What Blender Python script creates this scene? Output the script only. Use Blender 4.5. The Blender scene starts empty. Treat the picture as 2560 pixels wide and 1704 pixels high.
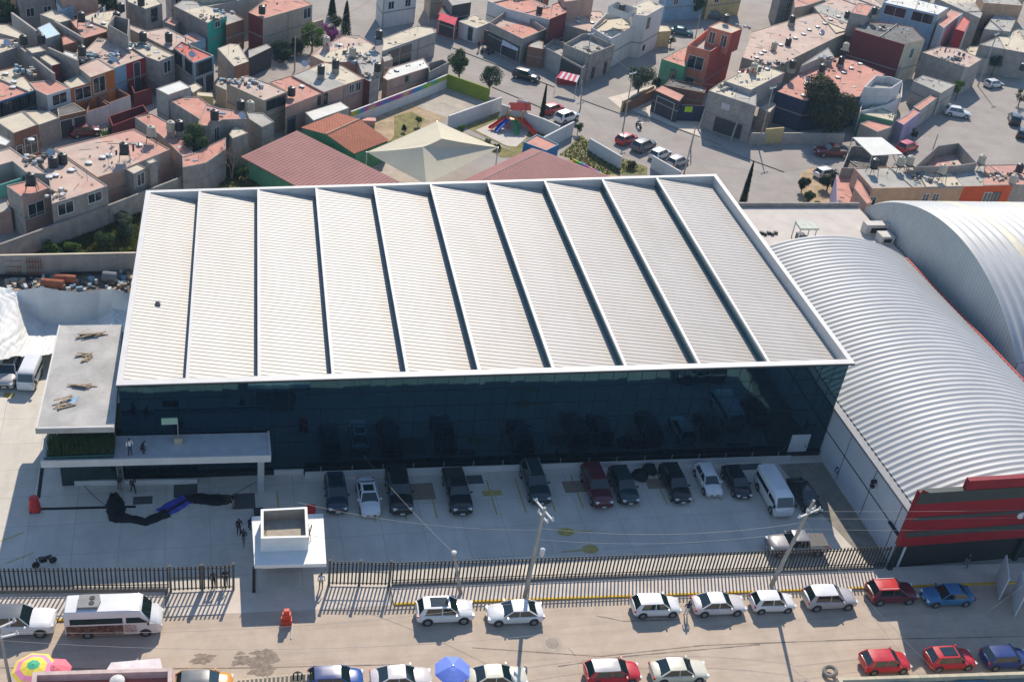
import bpy, bmesh, math, random
from mathutils import Vector, Matrix, Euler
C = bpy.context.scene.collection
sc = bpy.context.scene
rnd = random.Random(7)
# ------------------------------------------------------------------ camera, sky, sun
F = 2909.2; CP = Vector((7.3208, -79.7514, 70.3882)); CE = Euler((0.98057, -0.126776, -0.224207), 'XYZ')
cam = bpy.data.objects.new('camera', bpy.data.cameras.new('camera')); C.objects.link(cam)
cam.location = CP; cam.rotation_euler = CE
cam.data.sensor_fit = 'HORIZONTAL'; cam.data.sensor_width = 36; cam.data.lens = 36*F/2560
cam.data.clip_start = 1; cam.data.clip_end = 3000
sc.camera = cam
w = bpy.data.worlds.new('World'); sc.world = w; w.use_nodes = True
nt = w.node_tree; bg = nt.nodes['Background']
sky = nt.nodes.new('ShaderNodeTexSky'); sky.sky_type = 'NISHITA'; sky.sun_disc = False
SUNV = Vector((0.37, 1.12, 1.0)).normalized()
sky.sun_elevation = math.radians(40.3); sky.sun_rotation = math.radians(18.3)
sky.air_density = 1.3; sky.dust_density = 0.6; sky.ozone_density = 2.0; sky.altitude = 2200
nt.links.new(sky.outputs[0], bg.inputs[0]); bg.inputs[1].default_value = 0.15
sun = bpy.data.objects.new('sun', bpy.data.lights.new('sun', 'SUN')); C.objects.link(sun)
sun.data.energy = 4.8; sun.data.angle = math.radians(0.5); sun.data.color = (1.0, 0.90, 0.77)
sun.rotation_euler = SUNV.to_track_quat('Z', 'Y').to_euler(); sun.location = (30, 60, 90)
sc.view_settings.view_transform = 'Standard'; sc.view_settings.look = 'None'
sc.view_settings.exposure = 0.28; sc.view_settings.gamma = 1
sc.render.engine = 'CYCLES'; sc.render.resolution_x = 1024; sc.render.resolution_y = 681

# ------------------------------------------------------------------ helpers
RM = CE.to_matrix()
def at(u, v, z=0.0):
    d = RM @ Vector(((u-1280)/F, -(v-852)/F, -1.0)); t = (z-CP.z)/d.z
    return CP + d*t
TO = dict(A=(0,0),B=(500,0),C=(1000,0),D=(1500,0),E=(2000,0),F=(0,300),G=(500,200),H=(1000,200),I=(1400,200),J=(2000,250),
          K=(0,600),L=(0,950),M=(0,1324),N=(500,1100),O=(1000,1100),P=(1500,1100),Q=(2000,1100),R=(500,1324),S=(1000,1324),T=(2000,1324))
def px(t, x, y): return (TO[t][0]+x/4.1268, TO[t][1]+y/4.1268)
def pt(t, x, y, z=0.0): return at(*px(t, x, y), z)
def pts(t, l, z): return [pt(t, x, y, z) for x, y in l]

MATS = {}
def lin(c):
    return tuple(((x/255)/12.92 if x/255 <= .04045 else ((x/255+.055)/1.055)**2.4) for x in c)
def mat(name, col, rough=.8, var=.12, scale=1.5, dirt=0, dirtcol=(.12,.11,.1), metal=0, bump=0, spec=.3, coat=0, fine=12, streak=False, tint=None):
    if name in MATS: return MATS[name]
    m = bpy.data.materials.new(name); m.use_nodes = True; t = m.node_tree; b = t.nodes['Principled BSDF']
    b.inputs['Roughness'].default_value = rough; b.inputs['Metallic'].default_value = metal
    b.inputs['Specular IOR Level'].default_value = spec; b.inputs['Coat Weight'].default_value = coat
    tc = t.nodes.new('ShaderNodeTexCoord')
    gp = t.nodes.new('ShaderNodeNewGeometry')
    src = gp.outputs['Position']
    n = t.nodes.new('ShaderNodeTexNoise'); n.inputs['Scale'].default_value = scale; n.inputs['Detail'].default_value = 6; n.inputs['Roughness'].default_value = .65
    t.links.new(src, n.inputs['Vector'])
    c = col
    mx = t.nodes.new('ShaderNodeMix'); mx.data_type = 'RGBA'
    lo = tuple(max(0, x*(1-var*1.6)) for x in c); hi = tuple(min(1, x*(1+var*1.3)) for x in c)
    mx.inputs[6].default_value = (*lo, 1); mx.inputs[7].default_value = (*hi, 1)
    r = t.nodes.new('ShaderNodeMapRange'); r.inputs[1].default_value = .3; r.inputs[2].default_value = .7
    t.links.new(n.outputs['Fac'], r.inputs[0]); t.links.new(r.outputs[0], mx.inputs[0])
    out = mx.outputs[2]
    if dirt or tint:
        n2 = t.nodes.new('ShaderNodeTexNoise'); n2.inputs['Scale'].default_value = scale*.45; n2.inputs['Detail'].default_value = 8; n2.inputs['Roughness'].default_value = .75
        mp = t.nodes.new('ShaderNodeMapping'); mp.inputs['Location'].default_value = (13, 7, 3)
        if streak: mp.inputs['Scale'].default_value = (3, 3, .35)
        t.links.new(src, mp.inputs[0]); t.links.new(mp.outputs[0], n2.inputs['Vector'])
        r2 = t.nodes.new('ShaderNodeMapRange'); r2.inputs[1].default_value = .5; r2.inputs[2].default_value = .72; r2.inputs[4].default_value = dirt or .9
        t.links.new(n2.outputs['Fac'], r2.inputs[0])
        m2 = t.nodes.new('ShaderNodeMix'); m2.data_type = 'RGBA'; t.links.new(r2.outputs[0], m2.inputs[0])
        t.links.new(out, m2.inputs[6]); m2.inputs[7].default_value = (*(tint or dirtcol), 1); out = m2.outputs[2]
    t.links.new(out, b.inputs['Base Color'])
    if bump:
        n3 = t.nodes.new('ShaderNodeTexNoise'); n3.inputs['Scale'].default_value = fine; n3.inputs['Detail'].default_value = 3
        t.links.new(src, n3.inputs['Vector'])
        bp = t.nodes.new('ShaderNodeBump'); bp.inputs['Strength'].default_value = bump; bp.inputs['Distance'].default_value = .05
        t.links.new(n3.outputs['Fac'], bp.inputs['Height']); t.links.new(bp.outputs[0], b.inputs['Normal'])
    MATS[name] = m; return m
def plain(name, col, rough=.5, metal=0, spec=.5, coat=0):
    if name in MATS: return MATS[name]
    return mat(name, col, rough, .05, 3, 0, metal=metal, spec=spec, coat=coat)

class MB:
    def __init__(s): s.v = []; s.f = []; s.m = []; s.k = 0
    def quad(s, *p, k=None):
        i = len(s.v); s.v += [Vector(q) for q in p]; s.f.append(tuple(range(i, i+len(p)))); s.m.append(s.k if k is None else k); return s
    def box(s, a, b, k=None):   # axis box
        x0, y0, z0 = a; x1, y1, z1 = b
        return s.prism([(x0,y0),(x1,y0),(x1,y1),(x0,y1)], z0, z1, k)
    def prism(s, poly, z0, z1, k=None, top=True, bot=True):
        i = len(s.v); n = len(poly); kk = s.k if k is None else k
        s.v += [Vector((p[0], p[1], z0)) for p in poly] + [Vector((p[0], p[1], z1)) for p in poly]
        for j in range(n): s.f.append((i+j, i+(j+1) % n, i+n+(j+1) % n, i+n+j)); s.m.append(kk)
        if top: s.f.append(tuple(i+n+j for j in range(n))); s.m.append(kk)
        if bot: s.f.append(tuple(i+n-1-j for j in range(n))); s.m.append(kk)
        return s
    def obox(s, c, ux, L, W, z0, z1, k=None):   # oriented box centre c(xy), axis ux
        u = Vector((ux[0], ux[1])).normalized(); n = Vector((-u.y, u.x)); c = Vector((c[0], c[1]))
        return s.prism([c-u*L/2-n*W/2, c+u*L/2-n*W/2, c+u*L/2+n*W/2, c-u*L/2+n*W/2], z0, z1, k)
    def wall(s, a, b, th, z0, z1, k=None):
        a = Vector((a[0], a[1])); b = Vector((b[0], b[1])); return s.obox((a+b)/2, b-a, (b-a).length, th, z0, z1, k)
    def beam(s, a, b, r, n=6, k=None, r2=None):
        a = Vector(a); b = Vector(b); d = (b-a)
        if d.length < 1e-6: return s
        d.normalize(); u = d.orthogonal().normalized(); v = d.cross(u); i = len(s.v); r2 = r if r2 is None else r2; kk = s.k if k is None else k
        for q, rr in ((a, r), (b, r2)):
            for j in range(n):
                t = 2*math.pi*j/n; s.v.append(q+(u*math.cos(t)+v*math.sin(t))*rr)
        for j in range(n): s.f.append((i+j, i+(j+1) % n, i+n+(j+1) % n, i+n+j)); s.m.append(kk)
        s.f.append(tuple(i+n-1-j for j in range(n))); s.m.append(kk); s.f.append(tuple(i+n+j for j in range(n))); s.m.append(kk)
        return s
    def tube(s, path, r, n=4, k=None):
        for a, b in zip(path, path[1:]): s.beam(a, b, r, n, k)
        return s
    def lathe(s, c, prof, n=16, k=None):
        i = len(s.v); c = Vector(c); kk = s.k if k is None else k
        for r, z in prof:
            for j in range(n):
                t = 2*math.pi*j/n; s.v.append(c+Vector((r*math.cos(t), r*math.sin(t), z)))
        for a in range(len(prof)-1):
            for j in range(n): s.f.append((i+a*n+j, i+a*n+(j+1) % n, i+(a+1)*n+(j+1) % n, i+(a+1)*n+j)); s.m.append(kk)
        s.f.append(tuple(i+n-1-j for j in range(n))); s.m.append(kk)
        s.f.append(tuple(i+(len(prof)-1)*n+j for j in range(n))); s.m.append(kk)
        return s
    def build(s, name, mats, parent=None, smooth=False, ang=35):
        if not isinstance(mats, (list, tuple)): mats = [mats]
        me = bpy.data.meshes.new(name)
        org = parent_world(parent) if parent is not None else Vector((0,0,0))
        loc = Vector((0,0,0))
        if parent is None and s.v:
            n = len(s.v); loc = Vector((sum(v.x for v in s.v)/n, sum(v.y for v in s.v)/n, min(v.z for v in s.v))); org = loc
        me.from_pydata([tuple(v-org) for v in s.v], [], s.f)
        for m in mats: me.materials.append(m)
        for p, k in zip(me.polygons, s.m): p.material_index = k
        if smooth:
            for p in me.polygons: p.use_smooth = True
            try: me.set_sharp_from_angle(angle=math.radians(ang))
            except Exception: pass
        o = bpy.data.objects.new(name, me); C.objects.link(o)
        if parent is not None: o.parent = parent
        else: o.location = loc
        return o
def parent_world(p):
    v = Vector((0,0,0))
    while p is not None: v += p.location; p = p.parent
    return v
def tag(o, label=None, cat=None, group=None, kind=None):
    if label: o['label'] = label
    if cat: o['category'] = cat
    if group: o['group'] = group
    if kind: o['kind'] = kind
    return o
def thing(name, label, cat, loc, group=None, rz=0):
    o = bpy.data.objects.new(name, None); C.objects.link(o); o.location = loc; o.rotation_euler = (0,0,rz); o.empty_display_size = .3
    return tag(o, label, cat, group)
def sheet(name, poly, z, m, thick=0, kind='structure'):
    mb = MB(); mb.quad(*[(p[0], p[1], z) for p in poly]); o = mb.build(name, m); return tag(o, kind=kind)
def inset(poly, d):
    n = len(poly); out = []
    for i in range(n):
        p0 = Vector(poly[i-1][:2]); p1 = Vector(poly[i][:2]); p2 = Vector(poly[(i+1) % n][:2])
        a = (p1-p0).normalized(); b = (p2-p1).normalized(); na = Vector((-a.y, a.x)); nb = Vector((-b.y, b.x))
        m = (na+nb); l = m.length
        m = m/l if l > .3 else na
        out.append(p1 + m*(d/max(.5, m.dot(na))))
    return out
def area(p): return sum(p[i-1][0]*p[i][1]-p[i][0]*p[i-1][1] for i in range(len(p)))/2

# ------------------------------------------------------------------ materials
concrete = mat('parking_concrete', (.60,.55,.47), .85, .07, .35, .35, (.30,.28,.25), bump=.1)
# slab joints
t = concrete.node_tree; b = t.nodes['Principled BSDF']; gp = t.nodes.new('ShaderNodeNewGeometry')
bk = t.nodes.new('ShaderNodeTexBrick'); bk.offset = 0; bk.inputs['Scale'].default_value = 1; bk.inputs['Brick Width'].default_value = 3.6; bk.inputs['Row Height'].default_value = 3.6
bk.inputs['Mortar Size'].default_value = .022; bk.inputs['Color1'].default_value = (1,1,1,1); bk.inputs['Color2'].default_value = (.91,.91,.91,1); bk.inputs['Mortar'].default_value = (.6,.6,.6,1)
t.links.new(gp.outputs['Position'], bk.inputs['Vector']); mu = t.nodes.new('ShaderNodeMix'); mu.data_type = 'RGBA'; mu.blend_type = 'MULTIPLY'; mu.inputs[0].default_value = 1
old = b.inputs['Base Color'].links[0].from_socket; t.links.new(old, mu.inputs[6]); t.links.new(bk.outputs['Color'], mu.inputs[7]); t.links.new(mu.outputs[2], b.inputs['Base Color'])
street = mat('street_asphalt', (.45,.365,.285), .9, .07, .5, .5, (.33,.27,.21), bump=.15)
def streaks(m, sx, sy, col, amt):
    t = m.node_tree; b = t.nodes['Principled BSDF']; gp = t.nodes.new('ShaderNodeNewGeometry'); mp = t.nodes.new('ShaderNodeMapping'); mp.inputs['Scale'].default_value = (sx, sy, 1); mp.inputs['Rotation'].default_value = (0,0,.055)
    n = t.nodes.new('ShaderNodeTexNoise'); n.inputs['Scale'].default_value = 1; n.inputs['Detail'].default_value = 7; n.inputs['Roughness'].default_value = .7
    t.links.new(gp.outputs['Position'], mp.inputs[0]); t.links.new(mp.outputs[0], n.inputs['Vector']); r = t.nodes.new('ShaderNodeMapRange'); r.inputs[1].default_value = .48; r.inputs[2].default_value = .7; r.inputs[4].default_value = amt
    t.links.new(n.outputs['Fac'], r.inputs[0]); mx = t.nodes.new('ShaderNodeMix'); mx.data_type = 'RGBA'; t.links.new(r.outputs[0], mx.inputs[0]); old = b.inputs['Base Color'].links[0].from_socket
    t.links.new(old, mx.inputs[6]); mx.inputs[7].default_value = (*col, 1); t.links.new(mx.outputs[2], b.inputs['Base Color'])
streaks(street, .05, 1.1, (.30,.235,.175), .55); streaks(street, .35, .3, (.55,.46,.37), .4)
streaks(concrete, .5, .09, (.40,.37,.32), .45)
towngr = mat('town_street_concrete', (.31,.275,.245), .9, .10, .25, .5, (.23,.205,.185), bump=.1)
walk = mat('sidewalk_concrete', (.58,.50,.42), .85, .08, .6, .3, (.33,.29,.25), bump=.1)
dirtm = mat('dry_dirt', (.40,.29,.18), .95, .2, .7, .7, (.16,.15,.06), bump=.3)
weedm = mat('weedy_soil', (.13,.12,.045), .95, .35, .5, .8, (.36,.22,.06), bump=.5)
grassm = mat('dry_grass', (.19,.17,.06), .95, .3, .8, .7, (.35,.26,.12), bump=.4)
white = mat('white_paint', (.55,.535,.51), .5, .05, .8, .25, (.5,.49,.47))
whitemetal = mat('white_roof_metal', (.395,.37,.34), .5, .045, .12, .5, (.38,.32,.26), spec=.4)
streaks(whitemetal, .5, .12, (.31,.275,.23), .5)
greywall = mat('grey_block_wall', (.30,.27,.24), .9, .15, 1, .6, (.18,.17,.16), bump=.2, streak=True)
darkmetal = mat('black_metal', (.025,.023,.022), .5, .1, 2)
yellowp = mat('yellow_paint', (.62,.38,.03), .7, .15, 2, .3, (.4,.3,.15))
yellowf = mat('faded_yellow_paint', (.44,.33,.09), .8, .2, 2.5, .8, (.42,.38,.28))
winglass = mat('dark_window_glass', (.02,.028,.035), .08, .2, 1, spec=.8)
framew = plain('window_frame_white', (.6,.6,.58), .5)
framed = plain('window_frame_dark', (.05,.05,.05), .5)
tyre = plain('tyre_rubber', (.02,.02,.02), .8)
rimm = plain('wheel_rim_metal', (.4,.4,.4), .35, .8)
carglass = mat('car_glass', (.008,.018,.018), .05, .1, 1, spec=1.0)
lampw = plain('headlight_clear', (.7,.72,.72), .15)
lampr = plain('tail_light_red', (.4,.02,.02), .2)
plas = plain('black_plastic', (.03,.03,.03), .6)
leafA = None
def leafmat(name, col, col2):
    m = mat(name, col, .7, .45, 2.5, .6, col2, spec=.2); t = m.node_tree; b = t.nodes['Principled BSDF']
    if 'Translucent BSDF' not in t.nodes:      # thin leaves let the sun through
        tr = t.nodes.new('ShaderNodeBsdfTranslucent'); mx = t.nodes.new('ShaderNodeMixShader'); mx.inputs[0].default_value = .4
        t.links.new(b.inputs['Base Color'].links[0].from_socket, tr.inputs[0]); t.links.new(b.outputs[0], mx.inputs[1]); t.links.new(tr.outputs[0], mx.inputs[2]); t.links.new(mx.outputs[0], t.nodes['Material Output'].inputs[0])
    return m
leaf1 = leafmat('leaf_green', (.045,.085,.025), (.09,.12,.03))
leaf2 = leafmat('leaf_dark_green', (.02,.045,.02), (.05,.07,.025))
leaf3 = leafmat('leaf_grey_green', (.07,.095,.055), (.12,.13,.07))
leaf4 = leafmat('leaf_bright_green', (.10,.17,.03), (.16,.2,.05))
leafb = leafmat('leaf_bronze', (.05,.06,.025), (.13,.08,.035))
flower = leafmat('bougainvillea_purple', (.3,.06,.25), (.4,.1,.3))
bark = mat('tree_bark', (.12,.09,.065), .9, .2, 3)
concpole = mat('pole_concrete', (.34,.32,.28), .8, .1, 2)
galv = plain('galvanised_steel', (.55,.56,.57), .35, .6)

# ------------------------------------------------------------------ ground and roads
def ony(u, v, y0):
    a = at(u, v, 0); t_ = (y0-CP.y)/(a.y-CP.y); return CP+(a-CP)*t_
def onx(u, v, x0):
    a = at(u, v, 0); t_ = (x0-CP.x)/(a.x-CP.x); return CP+(a-CP)*t_
sheet('ground', [(-1200,-900),(1400,-900),(1400,1700),(-1200,1700)], 0, towngr)
lotfront = [(-9.5,-10.85),(4.03,-12.04),(16.4,-12.6),(21.4,-13.2),(67.5,-15.65)]
sheet('parking_lot', [(-45,-8)]+lotfront+[(69,30),(-8,21),(-45,21)], .006, concrete)
kerb = [(-40,-12.3),(-5,-14.25),(5,-14.7),(21.17,-15.33),(74.6,-18.47),(110,-20.6)]
sheet('street', [(-60,-70),(160,-70),(160,-24.5)]+kerb[::-1]+[(-60,-12.2)], .004, street)
def fy(x):      # fence line
    P_ = [(-40,-8.1)]+lotfront+[(110,-18)]
    for a, b_ in zip(P_, P_[1:]):
        if a[0] <= x <= b_[0]: return a[1]+(b_[1]-a[1])*(x-a[0])/(b_[0]-a[0])
    return P_[-1][1]
def ky(x):
    for a, b_ in zip(kerb, kerb[1:]):
        if a[0] <= x <= b_[0]: return a[1]+(b_[1]-a[1])*(x-a[0])/(b_[0]-a[0])
    return kerb[-1][1]
def walkpiece(xs, name):
    mb = MB(); poly = [(x, ky(x)+.18) for x in xs]+[(x, fy(x)) for x in xs[::-1]]
    mb.prism(poly, 0, .12); o = mb.build(name, walk); tag(o, kind='structure')
    for a, b_ in zip(xs, xs[1:]): pass
    k = MB(); k.prism([(x, ky(x)) for x in xs]+[(x, ky(x)+.18) for x in xs[::-1]], 0, .135); o = k.build('kerb', [yellowp]); tag(o, kind='structure')
walkpiece([-40,-20,-9.5,-5,3.7], 'sidewalk'); walkpiece([21.4,40,67.5,90,109], 'sidewalk')
sheet('driveway_ramp', [(4.0,ky(4)),(21.1,ky(21)),(21.1,fy(21.1)),(16.4,-12.6),(4.0,-12.04)], .010, walk)
sheet('unpaved_strip', [(61.8,-.9),(66.6,-.9),(66.6,-15.5),(64.6,-15.4),(62.6,-6)], .0105, mat('dark_strip_ground', (.25,.225,.185), .9, .18, .8, .5, (.17,.155,.12), bump=.2))
# yellow lot markings
def marking(poly, z=.012):
    o = sheet('parking_marking', poly, z, yellowf)
for k in range(-5, 13):
    x = 26.6+2.72*k
    if k in (-4, -3): continue
    if x < 12 or x > 61: continue
    marking([(x-.07,-5.6),(x+.07,-5.6),(x+.09,-.9),(x-.05,-.9)])
def arrow(c, d):
    c = Vector(c); mb = MB()
    for i in range(10):
        a0 = math.pi*2*i/10; a1 = math.pi*2*(i+1)/10
        mb.quad((c.x, c.y, .013), (c.x+.8*math.cos(a0), c.y+.55*math.sin(a0), .013), (c.x+.8*math.cos(a1), c.y+.55*math.sin(a1), .013))
    mb.quad((c.x, c.y-.09, .0125), (c.x+2.6*d, c.y-.15, .0125), (c.x+2.6*d, c.y-.03, .0125), (c.x, c.y+.09, .0125)); 
    tag(mb.build('arrow_marking', yellowf), kind='structure')
p = at(1415,1329); arrow((p.x,p.y), 1); p = at(1475,1372); arrow((p.x,p.y), -1)
p = at(1230,1232); marking([(p.x-.9,p.y-.35),(p.x+.9,p.y-.35),(p.x+.9,p.y+.35),(p.x-.9,p.y+.35)], .014)
for a, b_ in (((0,1352),(60,1330)),((15,1408),(85,1380))):
    a = at(*a); b_ = at(*b_); marking([(a.x,a.y-.06),(b_.x,b_.y-.06),(b_.x,b_.y+.06),(a.x,a.y+.06)])
p = at(21,988); marking([(p.x-.5,p.y-.3),(p.x+.5,p.y-.4),(p.x+.6,p.y+.3),(p.x-.4,p.y+.5)])
covm = mat('cast_iron_cover', (.09,.09,.09), .7, .2, 6); covb = mat('rusty_cover', (.26,.19,.14), .8, .15, 3)
for i, (u, v, sx, sy, m_, lab) in enumerate([(1187,1198,1.5,1.2,covm,'dark square drain grate between black SUV and yellow lot mark'),(1050,1228,2.6,2.2,covb,'brownish concrete hatch in the bay left of the black pickup'),
    (1437,1216,2.2,1.6,covb,'brown inspection hatch in the empty bay left of the maroon SUV'),(1643,1208,2.2,1.4,covb,'orange-brown inspection hatch below the black rubbish bags'),
    (464,1226,2.0,1.7,covm,'dark square hatch in front of the lobby planter'),(610,1252,1.9,2.0,covm,'dark rectangular hatch between the bending man and guardhouse'),(357,1250,1.6,1.0,covm,'small dark hatch beside the heap of black cloth'),
    (1877,1166,2.6,.9,covm,'dark drain cover behind the white minibus')]):
    p = at(u, v); mb = MB(); mb.box((p.x-sx/2, p.y-sy/2, .0), (p.x+sx/2, p.y+sy/2, .016)); tag(mb.build('inspection_cover', m_), lab, 'manhole cover', 'covers set in the parking lot')
p = at(1380,1607); mb = MB(); mb.lathe((p.x,p.y,0), [(.85,.0),(.85,.012),(.6,.012)], 20); mb.lathe((p.x,p.y,0), [(.55,.0),(.55,.02)], 20, 1); tag(mb.build('manhole_cover', [mat('manhole_ring',(.40,.335,.27)), mat('manhole_lid',(.30,.25,.20))]), 'round manhole cover in a pale ring in the street', 'manhole cover')
# dark damp stains on the street
stm = mat('damp_street_patch', (.25,.20,.155), .9, .3, 3, .5, (.17,.135,.105))
for (u, v, r) in [(510+rnd.uniform(-20,25),1645+rnd.uniform(-10,14),rnd.uniform(.15,.8)) for _ in range(9)]+[(640+rnd.uniform(-45,45),1645+rnd.uniform(-16,34),rnd.uniform(.2,1.2)) for _ in range(18)]:
    p = at(u, v); n_ = 26; poly = []; ph = rnd.random()*6
    for i in range(n_):
        a = 2*math.pi*i/n_; rr = r*(.75+.22*math.sin(3*a+ph)+.16*math.sin(7*a+2*ph)+.15*rnd.random()); poly.append((p.x+rr*math.cos(a), p.y+rr*.5*math.sin(a)))
    sheet('damp_patch', poly, .0085+.0006*rnd.random()*8, stm)

# ------------------------------------------------------------------ main hall
H = 11.5
glassm = mat('dark_teal_facade_glass', (.0005,.004,.011), .02, .15, .12, spec=1.0)
b = glassm.node_tree.nodes['Principled BSDF']; b.inputs['IOR'].default_value = 1.68; b.inputs['Specular Tint'].default_value = (.22,.62,.8,1)
mullion = plain('dark_mullion', (.004,.01,.014), .3)
tealglaz = mat('teal_clerestory_glazing', (.035,.10,.11), .2, .15, .5, spec=.8)
FLc, FRc, BRc, BLc = Vector((0,0)), Vector((67.07,0)), Vector((68.23,39.93)), Vector((1.39,34.47))
hall = thing('exhibition_hall', 'huge hall with white sawtooth ribbed roof and dark teal glass front', 'hall', (33.5, 18, 0))
ring = [FLc, FRc, BRc, BLc]; inn = inset(ring, .5); inn[0].y += .2; inn[1].y += .2
mb = MB()
for i in range(4):
    a, b_, c, d = ring[i], ring[(i+1) % 4], inn[(i+1) % 4], inn[i]
    mb.quad((*a,H),(*b_,H),(*c,H),(*d,H)); mb.quad((*a,H-.09),(*b_,H-.09),(*b_,H),(*a,H)); mb.quad((*d,H),(*c,H),(*c,H-2),(*d,H-2))
mb.build('parapet', white, hall)
mb = MB()
for i in range(4): a, b_ = ring[i], ring[(i+1) % 4]; mb.quad((*a,H-.26),(*b_,H-.26),(*b_,H-.09),(*a,H-.09))
mb.build('dark_fascia', mat('dark_brown_trim',(.04,.035,.035)), hall)  # thin dark brown fascia strip under the parapet edge
fx = [at(u*1.0866, 963-.0313*(u*1.0866-286)-9, H-.1).x for u in (428,596,768,940,1106,1276,1442,1610,1768)]
bx = [at(u*1.0866, 470-.0245*(u*1.0866-363)+5, H-.1).x for u in (458,594,728,862,992,1124,1254,1386,1510)]
F_ = [inn[0].x-.02]+fx+[inn[1].x+.02]; B_ = [inn[3].x]+bx+[inn[2].x]
def backy(x): return inn[3].y+(inn[2].y-inn[3].y)*(x-inn[3].x)/(inn[2].x-inn[3].x)
zh, zl = H-.12, H-1.15
for k in range(10):
    mb = MB(); xl0, xr0, xl1, xr1 = F_[k]+(.12 if k else 0), F_[k+1]-.16, B_[k]+(.12 if k else 0), B_[k+1]-.16
    N = 62; prof = []
    for i in range(N):
        for f_, z_ in ((0,0),(.5,0),(.6,.035),(.86,.035),(.96,0)): prof.append(((i+f_)/N, z_))
    prof.append((1, 0))
    y0 = inn[0].y
    for t_, z_ in prof:
        a = Vector((xl0+(xl1-xl0)*t_, y0+(backy(xl1)-y0)*t_, zh+z_)); b_ = Vector((xr0+(xr1-xr0)*t_, y0+(backy(xr1)-y0)*t_, zl+z_)); mb.v += [a, b_]
    for i in range(len(prof)-1): mb.f.append((2*i, 2*i+1, 2*i+3, 2*i+2)); mb.m.append(0)
    mb.build('roof_bay', whitemetal, hall)
    # gutter and riser with lip
    xg0, xg1 = F_[k+1], B_[k+1]
    g = MB(); g.quad((xr0-.05,y0,zl-.05),(xg0,y0,zl-.05),(xg1,backy(xg1),zl-.05),(xr1-.05,backy(xr1),zl-.05)); g.build('gutter', plain('grey_gutter', (.24,.27,.28), .5), hall)
    if k < 9:
        r_ = MB(); r_.quad((xg0,y0,zl-.05),(xg0,y0,zh-.12),(xg1,backy(xg1),zh-.12),(xg1,backy(xg1),zl-.05)); r_.build('clerestory', tealglaz, hall)
        r_ = MB(); r_.prism([(xg0-.06,y0),(xg0+.2,y0),(xg1+.2,backy(xg1)),(xg1-.06,backy(xg1))], zh-.14, zh+.09); r_.build('ridge_lip', white, hall)
# glass front
GA, GB = Vector((.15,.55)), Vector((66.75,.38)); gd = (GB-GA).normalized(); gn = Vector((gd.y,-gd.x)); NC = 48; rows = [.55,1.9,3.8,5.7,7.6,9.4,H-.12]
wd = (GB-GA).length/NC
for bay in range(12):
    mb = MB(); ml = MB()
    for c in range(bay*4, bay*4+4):
        for r_ in range(6):
            z0, z1 = rows[r_], rows[r_+1]; e = [rnd.uniform(-.006,.006) for _ in range(4)]
            A = GA+gd*(c*wd); Bq = GA+gd*((c+1)*wd)
            mb.quad((*(A+gn*e[0]),z0),(*(Bq+gn*e[1]),z0),(*(Bq+gn*e[2]),z1),(*(A+gn*e[3]),z1))
        A = GA+gd*(c*wd); ml.obox(A+gn*.02, gd, .025, .05, rows[0], rows[-1])
    for z_ in rows[1:-1]:
        A = GA+gd*(bay*4*wd+.03); Bq = GA+gd*((bay*4+4)*wd-.03); ml.wall(A+gn*.018, Bq+gn*.018, .05, z_-.012, z_+.012)
    g = mb.build('curtain_glass', glassm, hall); ml.build('mullion', mullion, g)
mb = MB(); mb.quad((.15,.72,0),(1.2,34,0),(1.2,34,H-.17),(.15,.72,H-.17)); mb.quad((1.2,34.2,0),(68,39.6,0),(68,39.6,H-.5),(1.2,34.2,H-.5)); mb.quad((66.8,.6,0),(68,39.6,0),(68,39.6,H-.5),(66.8,.6,H-.5))
mb.build('side_wall', mat('pale_cladding',(.35,.40,.42),.5,.05,1), hall)
mb = MB(); mb.wall(GA+gn*.05, GB+gn*.05, .3, 0, .56); mb.build('glass_base', mullion, hall)
a = GA+gd*(63.0); b_ = GA+gd*(65.0); mb = MB(); mb.wall(a+gn*.14, b_+gn*.14, .1, .1, 2.7); d_ = mb.build('service_door', mat('pale_grey_door',(.42,.45,.48),.5,.05,1), hall)
mb = MB(); mb.obox(b_+gn*.22-gd*.25, gd, .06, .06, 1.1, 1.4); mb.build('handle', darkmetal, d_)
# tiny things on the first bay
p = at(395,762,10.1); mb = MB(); mb.box((p.x-.22,p.y-.2,9.9),(p.x+.22,p.y+.2,10.4)); mb.box((p.x-.15,p.y-.1,10.4),(p.x+.12,p.y+.1,10.5)); tag(mb.build('roof_tool_box', mat('grey_tool_box',(.2,.2,.2))), 'small grey box left on the leftmost roof bay', 'box')
# the hall stands slightly askew to the measuring frame: shear its front line and ease its height to the left
for ch in hall.children_recursive:
    wo = parent_world(ch)
    for v in ch.data.vertices:
        t_ = 1-(v.co.x+wo.x)/67.0; z_ = v.co.z+wo.z; v.co.z += -.0783*t_*z_; v.co.y += 1.2*t_
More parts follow.
